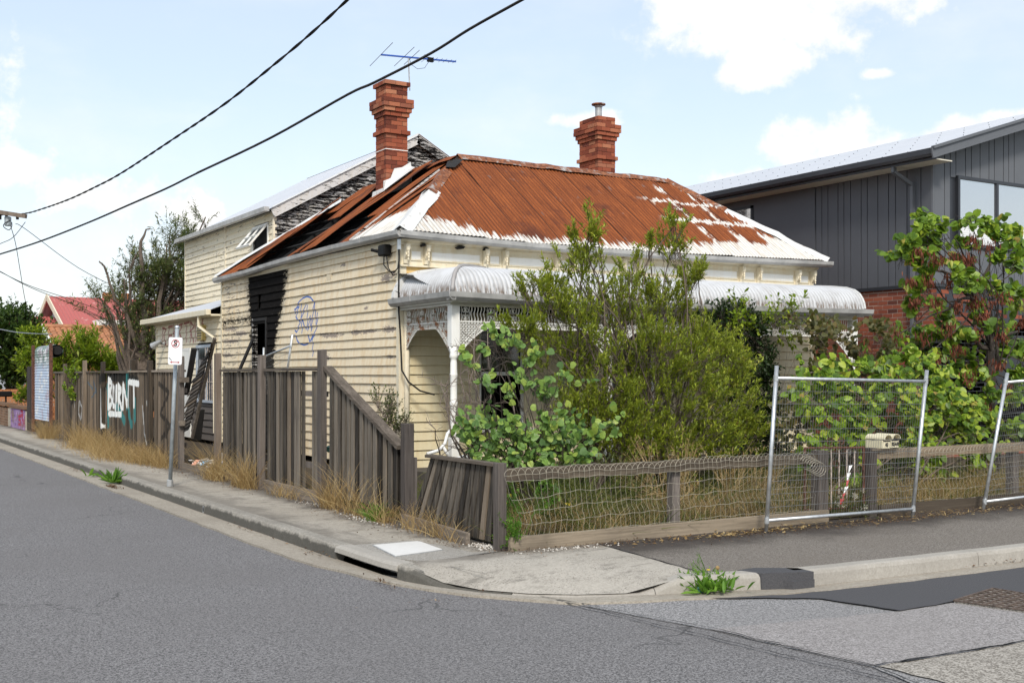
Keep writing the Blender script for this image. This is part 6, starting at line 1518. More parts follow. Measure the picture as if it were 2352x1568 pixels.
MB().quad(pl(-.095, -.10, .0015), pl(-.05, -.14, .0015), pl(-.04, -.135, .0015), pl(-.08, -.09, .0015)).build('scratch', M['galv_old'], sg)
# ---------------- curled metal shutter at the far end of the fence ----------------
rs_ = thing('curled_metal_shutter', (FX, 17.2, 0), 'graffitied corrugated metal shutter curled over at the top between two rusty posts', 'shutter')
for y in (18.75, 15.95): MB().box(FX-.09, y-.07, -.05, FX-.02, y+.07, 2.46).build('post', M['rustiron'], rs_)
pr_ = [(FX-.05, .38+.02*k) for k in range(0, 95)]
zc = pr_[-1][1]; rr = .17
for q in np.linspace(0, math.pi*1.75, 26): pr_.append((FX-.05+rr-rr*math.cos(q), zc+rr*math.sin(q)*1.0))
s_ = 0; out_ = []
for i, (x_, z_) in enumerate(pr_):
    if i: s_ += math.hypot(x_-pr_[i-1][0], z_-pr_[i-1][1])
    a_ = np.array(pr_[min(i+1, len(pr_)-1)])-np.array(pr_[max(i-1, 0)]); a_ = a_/np.linalg.norm(a_); o_ = .009*math.cos(2*math.pi*s_/.076); out_.append((x_-a_[1]*o_, z_+a_[0]*o_))
V = []; 
for x_, z_ in out_: V += [(x_, 16.12, z_), (x_, 18.5, z_)]
F = [(2*i, 2*i+1, 2*i+3, 2*i+2) for i in range(len(out_)-1)]
obj_np('shutter_sheet', V, F, M['shutter'], rs_)
MB().tube([(FX+.12, 16.0, 2.27), (FX+.12, 18.5, 2.27)], .12, 12).build('roller_drum', M['void'], rs_)
ps = thing('end_post', (FX, 19.3, 0), 'tall dark grey timber post beside the purple brick pier', 'post'); MB().box(FX-.1, 19.0, -.05, FX+.05, 19.55, 1.86).build('post_body', M['post'], ps)
# ---------------- plants ----------------
T_NARROW = (np.array([(0, 0, 0), (.45, .5, .04), (1, 0, 0), (.45, -.5, .04)]), [(0, 1, 2, 3)])
_h = [(0, 0), (-.12, .26), (.12, .52), (.50, .50), (.84, .24), (1, 0)]
T_HEART = (np.array([(x, y, -.10*abs(y)*2+.06*x*(1-x)*4) for x, y in _h]+[(x, -y, -.10*abs(y)*2+.06*x*(1-x)*4) for x, y in _h[1:-1]]), [(0, 1, 2, 3, 4, 5), (0, 5, 9, 8, 7, 6)])
T_OVAL = (np.array([(0, 0, 0), (.28, .5, .05), (.68, .42, .05), (1, 0, -.04), (.68, -.42, .05), (.28, -.5, .05)]), [(0, 1, 2, 3), (0, 3, 4, 5)])
def frames(D, up=None, roll=None):
    D = unit(D); n = len(D); U = np.tile((0, 0, 1.), (n, 1)) if up is None else np.asarray(up, float)
    U = U+rng.normal(0, .35, (n, 3)) if roll is None else U+rng.normal(0, roll, (n, 3))
    Sd = unit(np.cross(U, D)); N = np.cross(D, Sd); return D, Sd, N
def leaves(P, D, L, Wd, tmpl, up=None, roll=None):
    T, Fs = tmpl; D, Sd, N = frames(D, up, roll); n = len(P)
    L = np.broadcast_to(np.asarray(L, float), (n,)); Wd = np.broadcast_to(np.asarray(Wd, float), (n,))
    V = P[:, None, :]+D[:, None, :]*(T[None, :, 0:1]*L[:, None, None])+Sd[:, None, :]*(T[None, :, 1:2]*Wd[:, None, None])+N[:, None, :]*(T[None, :, 2:3]*L[:, None, None])
    k = len(T); F = (np.array(Fs)[None]+np.arange(n)[:, None, None]*k).reshape(-1, len(Fs[0]))
    return V.reshape(-1, 3), F, k
def sticks(A, B, r0, r1):
    """many thin three-sided stems at once"""
    n = len(A); D = unit(B-A); ref = np.where(np.abs(D[:, 2:3]) < .9, np.array([[0, 0, 1.]]), np.array([[1., 0, 0]])); u = unit(np.cross(D, ref)); w = np.cross(D, u)
    V = np.zeros((n, 6, 3)); r0 = np.broadcast_to(r0, (n,))[:, None]; r1 = np.broadcast_to(r1, (n,))[:, None]
    for j in range(3):
        a = 2*math.pi*j/3; o = u*math.cos(a)+w*math.sin(a); V[:, j] = A+o*r0; V[:, 3+j] = B+o*r1
    F = np.array([(0, 1, 4, 3), (1, 2, 5, 4), (2, 0, 3, 5)])[None]+np.arange(n)[:, None, None]*6
    return V.reshape(-1, 3), F.reshape(-1, 4)
def limb(m, p, q, r0, r1, bow=.12, n=5, k=6):
    p = np.array(p, float); q = np.array(q, float); L = np.linalg.norm(q-p); o1 = rng.normal(0, bow*L*.5, 3); o1[2] *= .4; pts = []
    for i in range(n+1):
        t = i/n; pts.append(p+(q-p)*t+o1*math.sin(math.pi*t)+(rng.normal(0, .012*L, 3) if 0 < i < n else 0)+np.array((0, 0, .10*L*math.sin(math.pi*t))))
    m.tube(pts, list(np.linspace(r0, r1, n+1)), k, False); return pts
BIG = {}
def big_leaf_meshes(tmpl, mat, key):
    if key not in BIG:
        out = []
        for v in range(3):
            T = tmpl[0].copy(); T[:, 2] += (-.12-.10*v)*T[:, 0]**2; T[:, 2] *= (1+.5*v); me = bpy.data.meshes.new('leaf'); me.from_pydata([tuple(t) for t in T], [], tmpl[1]); me.update(); me.materials.append(mat); out.append(me)
        BIG[key] = out
    return BIG[key]
def plant(name, base, blobs, label, cat, mat, tmpl=T_NARROW, L=(.04, .065), ar=.22, per=14, twig=.22, droop=.0, stems=None, bark=None, r0=.035, up_bias=.5, spread=.9, big=0, matf=None, group=None, fol='foliage', shell=.33, cup=None, extra=None, nlimb=1, tipbright=None, hang=0., face=False):
    """blobs: (x,y,z, rx,ry,rz, twigs)"""
    root = thing(name, tuple(base), label, cat, group); base = np.array(base, float)
    m = MB(); P_, D_, A_, B_ = [], [], [], []
    tips = []
    for b in blobs:
        c = np.array(b[:3]); R = np.array(b[3:6]); n = int(b[6])
        for _ in range(nlimb):
            tgt = c+rng.normal(0, .25, 3)*R; st = np.array(stems[rng.integers(len(stems))]) if stems else base+np.array((rng.normal(0, .05), rng.normal(0, .05), 0))
            pts = limb(m, st, tgt, r0*(.5+.6*random.random())*min(1.3, .5+R.max()), r0*.18, n=6)
            A_ += [pts[-1], pts[-2]]; 
        nc = max(2, n//6); dc = unit(rng.normal(0, 1, (nc, 3))); cc = dc*(rng.random(nc)**shell)[:, None]; anc = c+(cc[rng.integers(0, nc, n)]+rng.normal(0, .17, (n, 3)))*R; dirs = unit((anc-c)/R+rng.normal(0, .1, (n, 3)))
        d = unit(dirs*.7+np.array((0, 0, up_bias))+unit(anc-base)*.5+rng.normal(0, .25, (n, 3)))
        P_.append(anc); D_.append(d); tips.append(np.tile(pts[-1], (n, 1)))
        sub = rng.integers(0, n, max(3, n//18))
        for i in sub[:26]: limb(m, pts[rng.integers(2, 6)], anc[i], r0*.16, r0*.05, n=3, k=4)
    A = np.concatenate(P_); D = np.concatenate(D_); TP = np.concatenate(tips)
    tl = twig*rng.uniform(.6, 1.3, len(A)); B = A+D*tl[:, None]+np.array((0, 0, -hang))*tl[:, None]
    V1, F1 = sticks(A-D*tl[:, None]*.7+(TP-A)*.05, B, .0035 if L[1] < .08 else .004, .001)
    m.build('branches', bark or M['bark'], root)
    obj_np('twigs', V1, F1, bark or M['bark'], root)
    n = len(A); t = rng.random((n, per)); pos = A[:, None]+(B-A)[:, None]*(t[..., None]*1.05)
    dd = unit(D[:, None]+rng.normal(0, spread, (n, per, 3))*.75+np.array((0, 0, -droop)))
    pos = pos.reshape(-1, 3); dd = dd.reshape(-1, 3); LL = rng.uniform(L[0]*.65, L[1], len(pos)); tint = rng.random(len(pos))*.80
    if tipbright: tint = np.clip(tint*.75+tipbright*(t.reshape(-1)-.5), 0, .99)
    else: tint = np.clip(tint+.15*(np.repeat(rng.random(n), per)-.3), 0, .99)
    upv_ = None
    if face: upv_ = np.tile((-.45, -.78, .45), (len(pos), 1))
    if big:
        # the leaves nearest the viewer's side are separate parts, the rest one mass
        dist = np.hypot(pos[:, 0]-CAM[0], pos[:, 1]-CAM[1]); idx = np.argsort(dist-rng.random(len(pos))*.35); sel = idx[:big]; rest_ = idx[big:]
        ms = big_leaf_meshes(tmpl, mat, name+mat.name)
        Dn, Sd, N = frames(dd[sel], upv_[sel] if face else None, .35)
        for k_, i in enumerate(sel):
            o = bpy.data.objects.new('leaf', ms[k_ % 3]); COL.objects.link(o); o.parent = root
            l = LL[i]; w_ = l*ar; X, Y, Zv = Dn[k_], Sd[k_], N[k_]; q = pos[i]-base
            o.matrix_local = Matrix(((X[0]*l, Y[0]*w_, Zv[0]*l, q[0]), (X[1]*l, Y[1]*w_, Zv[1]*l, q[1]), (X[2]*l, Y[2]*w_, Zv[2]*l, q[2]), (0, 0, 0, 1)))
        pos, dd, LL, tint = pos[rest_], dd[rest_], LL[rest_], tint[rest_]; upv_ = upv_[rest_] if face else None
    if len(pos):
        V, F, k = leaves(pos, dd, LL, LL*ar, tmpl, up=upv_)
        o = obj_np(fol, V, F, mat, root, tint=np.repeat(tint, k))
        if big: o['kind'] = 'stuff'
    return root
def B_(u, v, Y, r, n, ry=None, sx=1., sz=1.): p = gy(u, v, Y); return (p[0], p[1], p[2], r*sx, ry or r, r*sz, n)
# --- big olive shrub in the middle of the garden
Yc = -4.0
def G0(u, Y): p = gy(u, 900, Y); return (p[0], Y, .0)
blobs = [B_(1300, 790, -3.9, .52, 210), B_(1250, 700, -3.9, .33, 80), B_(1205, 760, -4.0, .22, 34), B_(1345, 650, -3.9, .30, 62), B_(1338, 560, -3.9, .17, 26, sz=1.5), B_(1360, 520, -3.9, .10, 8), B_(1300, 590, -3.9, .12, 10), B_(1225, 640, -3.9, .12, 12),
         B_(1430, 720, -3.8, .42, 130), B_(1450, 620, -3.8, .16, 20), B_(1490, 590, -3.8, .12, 12), B_(1545, 580, -3.8, .18, 30, sz=1.7), B_(1545, 520, -3.8, .10, 12, sz=1.4), B_(1575, 650, -3.7, .24, 38), B_(1530, 700, -3.8, .32, 80), B_(1600, 625, -3.7, .10, 9),
         B_(1500, 830, -4.1, .60, 270), B_(1390, 900, -4.1, .52, 220), B_(1600, 800, -3.8, .38, 120), B_(1650, 850, -3.8, .40, 130), B_(1560, 940, -4.3, .60, 260), B_(1440, 1000, -4.3, .45, 180), B_(1680, 950, -4.2, .42, 150), B_(1640, 1030, -4.6, .32, 110), B_(1715, 890, -3.9, .20, 34), B_(1330, 970, -4.2, .4, 120), B_(1540, 1040, -4.6, .35, 120), B_(1715, 1000, -4.3, .2, 34)]
plant('olive_shrub', (.75, -4.0, 0), blobs, 'tall bushy shrub with narrow olive-green leaves covering the middle of the verandah', 'shrub', M['lf_shrub'], L=(.05, .09), ar=.25, per=30, twig=.20, r0=.035, up_bias=.75, spread=.75, nlimb=2, bark=M['bark'],
      stems=[G0(u, -4.0) for u in (1360, 1420, 1480, 1500, 1560)])
lime = [B_(1590, 770, -3.5, .28, 40), B_(1660, 790, -3.5, .22, 30), B_(1480, 680, -3.5, .20, 20), B_(1700, 830, -3.5, .2, 24), B_(1620, 870, -3.6, .25, 30), B_(1350, 540, -3.95, .14, 18, sz=1.3), B_(1550, 545, -3.85, .12, 18, sz=1.8), B_(1590, 640, -3.75, .17, 18), B_(1270, 650, -3.95, .2, 18)]
plant('lime_shoots', (1.2, -3.6, 0), lime, 'bright lime-green young shoots rising through the tall olive shrub', 'shrub', M['lf_shrub_top'], L=(.05, .09), ar=.30, per=26, twig=.2, r0=.015, up_bias=.8, bark=M['bark'], stems=[G0(u, -3.7) for u in (1450, 1560, 1620)])
# --- heart-leaved bush with round blue-green leaves
Yh = -5.1
hb = [B_(1135, 800, Yh, .12, 9), B_(1165, 800, Yh, .10, 8), B_(1205, 850, Yh, .12, 12), B_(1215, 790, Yh, .10, 6), B_(1235, 880, Yh, .13, 12), B_(1085, 835, Yh, .10, 6), B_(1120, 865, Yh, .10, 8), B_(1260, 930, Yh, .2, 18), B_(1200, 945, Yh, .22, 22), B_(1280, 985, Yh, .22, 36), B_(1225, 1010, Yh-.1, .25, 50), B_(1160, 985, Yh, .22, 24), B_(1115, 1000, Yh, .2, 32), B_(1080, 1020, Yh, .14, 12), B_(1300, 1030, Yh-.2, .22, 40), B_(1340, 1000, Yh, .15, 14), B_(1385, 985, Yh, .08, 6), B_(1415, 975, Yh, .05, 3), B_(1170, 1045, Yh-.1, .22, 36), B_(1060, 1030, Yh, .10, 8), B_(1300, 870, Yh, .12, 8), B_(1190, 1060, Yh, .25, 20), B_(1270, 1060, Yh-.1, .2, 34)]
plant('heart_leaf_bush', (*gy(1215, 1060, Yh)[:2], 0), hb, 'arching bush with large round heart-shaped leaves in front of the burnt front window', 'shrub', M['lf_heart'], T_HEART, L=(.065, .098), ar=.95, per=3, twig=.22, droop=.5, r0=.018, up_bias=.2, face=True, big=280, bark=M['bark_dark'])
# bare twiggy shrub at the corner of the verandah
tw = thing('bare_shrub', (*gy(1090, 1050, -4.6)[:2], 0), 'leafless twiggy shrub in front of the white corner post of the verandah', 'shrub')
m = MB(); b0 = np.array((*gy(1110, 1050, -4.6)[:2], .1)); ends = []
for u, v in ((1010, 930), (1035, 860), (1060, 820), (1000, 985), (1090, 780), (1075, 850), (1120, 760), (1040, 940), (1150, 860), (1110, 800), (1070, 900), (1022, 905)):
    pts = limb(m, b0+rng.normal(0, .05, 3), gy(u, v, -4.6+rng.normal(0, .15)), .016, .004, .18, 7, 5)
    for _ in range(7):
        i = rng.integers(2, 8); p = np.array(pts[min(i, 7)]); q = p+unit(rng.normal(0, 1, 3)+np.array((0, 0, .7)))*rng.uniform(.12, .4); pp = limb(m, p, q, .005, .0022, .2, 4, 4)
        for _ in range(2): p2 = np.array(pp[rng.integers(1, 4)]); limb(m, p2, p2+unit(rng.normal(0, 1, 3)+np.array((0, 0, .5)))*rng.uniform(.06, .18), .003, .0016, .1, 2, 3)
m.build('branches', M['twig'], tw)
# --- dark creeper hanging on the verandah
vb = [B_(1700, 745, -1.95, .28, 160), B_(1650, 735, -1.95, .25, 100), B_(1735, 790, -1.95, .25, 150), B_(1745, 850, -2.0, .26, 170), B_(1735, 920, -2.1, .30, 190), B_(1730, 990, -2.2, .32, 190), B_(1755, 1030, -2.3, .3, 150), B_(1775, 950, -2.2, .18, 60), B_(1600, 745, -1.95, .2, 60), B_(1700, 870, -2.3, .3, 140), B_(1690, 1000, -2.6, .35, 160), B_(1790, 1020, -2.5, .15, 40)]
plant('dark_creeper', (5.3, -2.1, 0), vb, 'dark green creeper smothering a verandah post right of the olive shrub', 'climber', M['lf_dark'], T_OVAL, L=(.05, .08), ar=.5, per=9, twig=.16, droop=.5, r0=.02, up_bias=0., bark=M['bark_dark'])
vt = [B_(1700, 725, -2.1, .16, 14), B_(1740, 740, -2.2, .16, 16), B_(1780, 735, -2.2, .18, 18), B_(1820, 730, -2.2, .12, 10), B_(1800, 765, -2.2, .14, 12), B_(1725, 765, -2.2, .15, 10), B_(1680, 760, -2.2, .15, 8), B_(1830, 750, -2.2, .08, 6)]
plant('lime_creeper', (5.6, -2.1, 0), vt, 'bright lime-green creeper trailing over the verandah gutter above the dark creeper', 'climber', M['lf_lime'], T_OVAL, L=(.06, .10), ar=.45, per=10, twig=.28, droop=.3, r0=.01, up_bias=.1, spread=.8, bark=M['bark'])
# olive-brown small tree behind
ob_ = [B_(1880, 760, -3.2, .25, 26), B_(1930, 770, -3.2, .28, 34), B_(1990, 800, -3.2, .28, 34), B_(1960, 850, -3.3, .3, 34), B_(1840, 745, -3.2, .18, 18), B_(2020, 770, -3.0, .22, 22), B_(1900, 810, -3.2, .2, 16), B_(1850, 855, -3.3, .15, 8), B_(1985, 880, -3.4, .3, 30), B_(2080, 840, -3.2, .3, 30), B_(1830, 905, -3.6, .2, 16), B_(1840, 975, -3.6, .22, 24), B_(1870, 930, -3.6, .15, 10)]
plant('bronze_tree', (6.6, -3.2, 0), ob_, 'thin small tree with olive and bronze leaves between the lace verandah and the brick house', 'tree', M['lf_olive'], T_HEART, L=(.07, .11), ar=.8, per=5, twig=.25, droop=.5, face=True, r0=.02, up_bias=.1, bark=M['bark'])
# --- low mass of drooping lime-green heart leaves behind the letterboxes
Yl = -5.7
lb = [B_(u, v, Yl+rng.normal(0, .18), r, int(n*1.7)) for u, v, r, n in ((1890, 920, .22, 16), (1860, 890, .12, 8), (1940, 880, .22, 18), (1985, 900, .24, 20), (2040, 890, .25, 20), (2100, 900, .25, 20), (1920, 960, .25, 18), (1980, 970, .26, 20), (2050, 960, .28, 22), (2120, 960, .28, 22), (2180, 940, .26, 20), (1890, 1010, .18, 12), (1950, 1030, .2, 14), (2090, 1020, .25, 20), (2160, 1010, .25, 20), (2230, 980, .26, 20), (2020, 840, .15, 10), (2150, 880, .25, 18), (2120, 840, .2, 14), (2210, 900, .22, 16), (2080, 1080, .12, 10), (2150, 1085, .12, 10), (1975, 1075, .10, 7), (2280, 950, .22, 14), (2240, 1040, .2, 12), (2320, 1000, .2, 12), (2040, 1040, .18, 14))]
plant('lime_heart_leaf_bush', (3.9, -5.9, 0), lb, 'wide bush of drooping lime-green heart-shaped leaves behind the temporary fence and letterboxes', 'shrub', M['lf_redbud'], T_HEART, L=(.075, .115), ar=.78, per=8, twig=.28, droop=1.3, face=True, r0=.025, up_bias=.1, big=290, bark=M['bark'], stems=[(3.2, -5.8, 0), (4.0, -5.7, 0), (4.9, -5.7, 0), (5.6, -5.6, 0)])
# --- round-leaved tree with bunches of red-brown pods
Yt = -5.3
tb_ = [B_(u, v, Yt+rng.normal(0, .15), r, int(n*1.15)) for u, v, r, n in ((2225, 495, .10, 6), (2100, 560, .16, 12), (2070, 585, .10, 7), (2130, 540, .13, 10), (2170, 545, .16, 12), (2180, 590, .16, 10), (2240, 560, .14, 8), (2290, 520, .13, 10), (2300, 560, .12, 8), (2300, 610, .18, 12), (2110, 620, .16, 10), (2130, 670, .15, 10), (2200, 650, .18, 10), (2270, 660, .18, 10), (2330, 570, .12, 8), (2345, 600, .12, 8), (2100, 740, .18, 12), (2160, 740, .2, 14), (2230, 740, .2, 12), (2300, 730, .2, 14), (2345, 690, .15, 10), (2070, 800, .12, 6), (2120, 800, .2, 14), (2200, 810, .22, 16), (2280, 800, .22, 16), (2345, 780, .2, 14), (2250, 870, .22, 16), (2320, 870, .22, 16), (2180, 860, .18, 10), (2330, 930, .2, 12), (2350, 840, .2, 12), (2080, 850, .16, 8))]
pt = plant('round_leaf_tree', (*gy(2282, 1000, Yt)[:2], 0), tb_, 'tree with large round green leaves and bunches of red-brown seed pods at the right', 'tree', M['lf_redbud'], T_HEART, L=(.085, .13), ar=.95, per=7, twig=.24, droop=1.0, face=True, r0=.03, up_bias=.15, big=290, bark=M['bark_dark'], stems=[tuple(gy(2275, 800, Yt)), tuple(gy(2243, 700, Yt)), tuple(gy(2290, 860, Yt))])
# pods hang below the branches
Pp = []; 
for u, v, n in ((2110, 575, 9), (2150, 590, 12), (2190, 590, 14), (2235, 545, 12), (2270, 560, 8), (2225, 590, 12), (2130, 640, 12), (2090, 640, 8), (2180, 640, 12), (2235, 640, 16), (2240, 690, 16), (2150, 690, 10), (2100, 690, 8), (2200, 700, 12), (2260, 720, 12), (2300, 680, 8), (2180, 750, 10), (2240, 760, 12), (2120, 770, 8), (2060, 760, 6), (2300, 770, 10), (2200, 800, 8), (2290, 830, 10), (2230, 860, 8), (2310, 890, 10), (2270, 930, 8), (2150, 820, 8), (2340, 740, 8), (1930+60, 790, 5)):
    c = np.array(gy(u, v, Yt-.28)); Pp.append(c+rng.normal(0, 1, (int(n*5), 3))*np.array((.06, .05, .05)))
Pp = np.concatenate(Pp); Dp = unit(rng.normal(0, .28, (len(Pp), 3))+np.array((0, 0, -1.))); Lp = rng.uniform(.08, .12, len(Pp))
V, F, k = leaves(Pp, Dp, Lp, Lp*.22, T_NARROW, roll=.8); obj_np('seed_pods', V, F, M['pod'], pt, tint=np.repeat(rng.random(len(Pp)), k))['kind'] = 'stuff'
m = MB(); tr = np.array((*gy(2282, 1000, Yt)[:2], 0.)); fork = np.array(gy(2275, 800, Yt)); limb(m, tr, fork, .085, .06, .03, 6, 8)
for u, v, r in ((2240, 690, .045), (2230, 580, .022), (2130, 620, .02), (2100, 560, .014), (2300, 560, .02), (2290, 720, .03), (2160, 780, .03), (2060, 770, .016), (2340, 760, .03), (2330, 880, .03), (2190, 545, .014)):
    limb(m, fork if r > .025 else np.array(gy(2243, 690, Yt)), gy(u, v, Yt+rng.normal(0, .1)), min(.045, r*1.6), r*.5, .08, 7, 7)
m.build('trunk', M['bark_dark'], pt)
# --- climber by the corner of the side wall, behind the sloping fence
cb = [B_(1355/1.0*0+885, 930, -.9, .15, 30), B_(900, 950, -.9, .2, 46), B_(880, 965, -.8, .18, 34), B_(905, 990, -.9, .2, 46), B_(915, 1020, -.9, .18, 34), B_(930, 985, -1.0, .10, 16), B_(870, 925, -.7, .10, 10)]
plant('wall_bush', (-.55, -.9, 0), cb, 'small wiry green bush against the corner of the side wall behind the sloping fence', 'shrub', M['lf_acacia'], T_OVAL, L=(.02, .045), ar=.5, per=12, twig=.2, r0=.01, spread=1., bark=M['twig'])
# --- trees and bushes at the left, beyond the rear of the house
def BX_(u, v, X, r, n, sz=1.): p = gx(u, v, X); return (p[0], p[1], p[2], r, r, r*sz, n)
Ya = 20.
ab = [B_(u, v, Ya+rng.normal(0, .4), r, int(n*(1.5 if u > 320 else .45))) for u, v, r, n in ((400, 545, .45, 40), (395, 590, .4, 36), (418, 640, .6, 90), (380, 650, .6, 90), (340, 640, .45, 50), (300, 590, .35, 28), (325, 620, .4, 36), (360, 600, .35, 34), (350, 700, .75, 130), (400, 700, .75, 130), (300, 690, .45, 60), (260, 700, .5, 60), (230, 710, .4, 40), (280, 740, .6, 80), (340, 760, .75, 110), (390, 760, .6, 80), (265, 770, .5, 60), (310, 790, .5, 60), (280, 650, .3, 22), (430, 590, .35, 34), (440, 560, .25, 20), (470, 505, .25, 8), (225, 690, .25, 16), (345, 820, .4, 30))]
plant('wispy_gum_tree', (*gy(325, 840, Ya)[:2], 0), ab, 'tall wispy grey-green gum tree with bare dead limbs beyond the rear of the house', 'tree', M['lf_acacia'], T_NARROW, L=(.11, .18), ar=.22, per=19, twig=.55, droop=.5, r0=.12, up_bias=.35, bark=M['bark'], nlimb=1, spread=.8)
m = MB(); tr = np.array((*gy(325, 840, Ya)[:2], 0.))
for pts_, r in (([(325, 850), (330, 760), (325, 640), (322, 550), (345, 525)], .13), ([(330, 850), (360, 760), (375, 640), (383, 560)], .12), ([(330, 850), (300, 740), (262, 690), (240, 610), (228, 600)], .07), ([(335, 850), (300, 800), (285, 640)], .06)):
    pp = [np.array(gy(u, v, Ya-.5)) for u, v in pts_]; dense = []
    for i in range(len(pp)-1):
        for k in range(4): dense.append(pp[i]*(1-k/4)+pp[i+1]*k/4+rng.normal(0, .03, 3))
    dense.append(pp[-1]); m.tube(dense, list(np.linspace(r, .02, len(dense))), 7)
m.build('dead_limbs', M['bark'], thing('dead_tree', tuple(tr), 'bare brown dead trunks and limbs standing in front of the wispy gum tree', 'tree'))
hb2 = [B_(u, v, 33, r, n) for u, v, r, n in ((10, 760, .9, 200), (50, 770, .9, 200), (20, 810, 1., 240), (60, 820, .9, 200), (-20, 780, 1.2, 160), (40, 850, .9, 160), (0, 850, .9, 160), (80, 790, .5, 60), (25, 740, .5, 50), (70, 850, .6, 80))]
plant('dark_hedge_tree', (*gy(30, 880, 33)[:2], 0), hb2, 'dense dark green round tree at the far left edge', 'tree', M['lf_hedge'], T_OVAL, L=(.12, .2), ar=.5, per=12, twig=.4, r0=.08, bark=M['bark_dark'])
yb = [B_(u, v+22, 23.5, r*.72, n) for u, v, r, n in ((130, 790, .5, 50), (170, 800, .6, 70), (210, 800, .6, 70), (250, 810, .6, 70), (90, 800, .5, 44), (150, 830, .6, 60), (230, 840, .5, 50), (280, 820, .5, 50), (85, 770, .35, 22), (105, 755, .25, 14), (60, 830, .3, 20), (190, 840, .5, 44), (300, 850, .4, 30), (125, 850, .5, 40), (75, 815, .35, 24), (190, 770, .3, 20))]
plant('yellow_green_bush', (*gy(180, 850, 23.5)[:2], 0), yb, 'bright yellow-green leafy bush rising behind the graffitied paling fence', 'shrub', M['lf_lime'], T_NARROW, L=(.14, .26), ar=.28, per=14, twig=.45, droop=.3, r0=.05, bark=M['bark'])
iv = [BX_(u, v, FX-.06, .12, 16, 1.6) for u, v in ((160/1, 860), (166, 880), (158, 900), (170, 855), (163, 920))]
plant('fence_ivy', tuple(gx(163, 985, FX-.06)*np.array((1, 1, 0))), [(p[0], p[1]-0, p[2], .06, .35, .25, 26) for p in iv], 'small patch of green ivy on the far end of the graffitied fence beside the shutter', 'climber', M['lf_redbud'], T_OVAL, L=(.05, .09), ar=.7, per=8, twig=.1, r0=.01)
sb = [B_(u, v, 24.3, .22, 26) for u, v in ((50, 905), (65, 898), (80, 905), (95, 900), (70, 915), (40, 915))]
plant('garden_shrub', (*gy(70, 925, 24.3)[:2], 0), sb, 'small fresh green shrub just above the purple brick pier', 'shrub', M['lf_lime'], T_OVAL, L=(.07, .12), ar=.5, per=9, twig=.2, r0=.02)
# ---------------- grasses ----------------
def blades(P, D, L, w, mat, name, parent=None, loc=None, droop=.6, kind=None, seg=4):
    """curved tapering blades"""
    n = len(P); D = unit(D); sd = unit(np.cross(D, rng.normal(0, 1, (n, 3)))); V = np.zeros((n, seg*2+1, 3)); L = np.asarray(L)
    side_ = unit(np.column_stack([D[:, 0], D[:, 1], np.zeros(n)])+1e-6)
    for k in range(seg+1):
        t = k/seg; c = P+D*(L*t)[:, None]+side_*(L*.35*t*t)[:, None]*droop*1.5+np.array((0, 0, -1.))*(L*droop*t*t*.5)[:, None]
        if k < seg: ww = (w*(1-t*.75))[:, None]; V[:, 2*k] = c-sd*ww/2; V[:, 2*k+1] = c+sd*ww/2
        else: V[:, 2*k] = c
    b = np.arange(n)[:, None]*(seg*2+1); tri = []
    for k in range(seg-1): tri += [(2*k, 2*k+1, 2*k+3), (2*k, 2*k+3, 2*k+2)]
    tri.append((2*seg-2, 2*seg-1, 2*seg)); F = (np.array(tri)[None]+b[:, :, None]).reshape(-1, 3)
    o = obj_np(name, V.reshape(-1, 3), F, mat, parent, loc, tint=np.repeat(rng.random(n), seg*2+1))
    if kind: o['kind'] = kind
    return o
def tuft(x, y, n, h, label, name='dry_grass_tuft', mat=None, sx=.1, sy=.15, lean=(0, 0), cat='grass tuft', group='dry grass tufts along the side fence', droop=.5, w=.004, sp=.4):
    n = int(n*2.3); w *= 1.35; h *= 1.1
    P = np.column_stack([x+rng.normal(0, sx, n), y+rng.normal(0, sy, n), np.zeros(n)]); D = rng.normal(0, sp, (n, 3))+np.array((lean[0], lean[1], 1.2)); D[:, 2] = np.abs(D[:, 2])
    o = blades(P, D, rng.uniform(.45, 1., n)*h, rng.uniform(.5, 1.2, n)*w, mat or M['dry'], name, None, (x, y, 0), droop); return tag(o, label, cat, group)
tf = [(-2.72, 14.9, 260, .75, 'bushy dry grass tuft at the foot of the rusty shutter post', .12, .35), (-2.65, 11.0, 200, .9, 'tall dry grass tuft below the black tag, left of the white lettering', .1, .5), (-2.8, 10.0, 260, .6, 'low sprawling dry grass left of the white lettering on the fence', .2, .5),
      (-2.7, 8.4, 260, .85, 'tall dry grass tuft directly under the white graffiti lettering', .1, .5), (-2.85, 7.4, 300, .55, 'thick mat of dry grass spreading on to the footpath right of the lettering', .22, .5), (-2.9, 6.2, 320, .5, 'flattened straw-coloured grass clump beside the post with black scrawl', .22, .5), (-2.75, 5.0, 260, .62, 'dry grass tuft behind the grey sign pole', .15, .4), (-2.65, 4.0, 160, .55, 'dry grass tuft at the post left of the rubble', .1, .25),
      (-2.6, 1.1, 170, .85, 'dry grass tuft right of the rubble in the fence gap', .07, .2), (-2.62, -.35, 190, .80, 'dry grass tuft at the middle post of the near paling fence', .06, .18), (-2.6, -1.9, 60, .35, 'thin dry grass under the missing paling', .05, .3), (-2.58, -3.35, 90, .75, 'upright dry grass tuft under the sloping rail', .05, .14), (-2.6, -4.15, 70, .85, 'long arching dry stems below the low end of the sloping rail', .06, .3), (-2.6, -4.9, 60, .35, 'short dry grass beside the short gate post', .06, .15), (-2.62, -5.8, 60, .50, 'wispy dry grass in front of the leaning paling panel', .05, .35), (-2.62, -6.4, 34, .36, 'thin dry grass by the fallen plinth board', .05, .2)]
for x, y, n, h, lab, sx, sy in tf: tuft(x, y, n, h, lab, sx=sx, sy=sy)
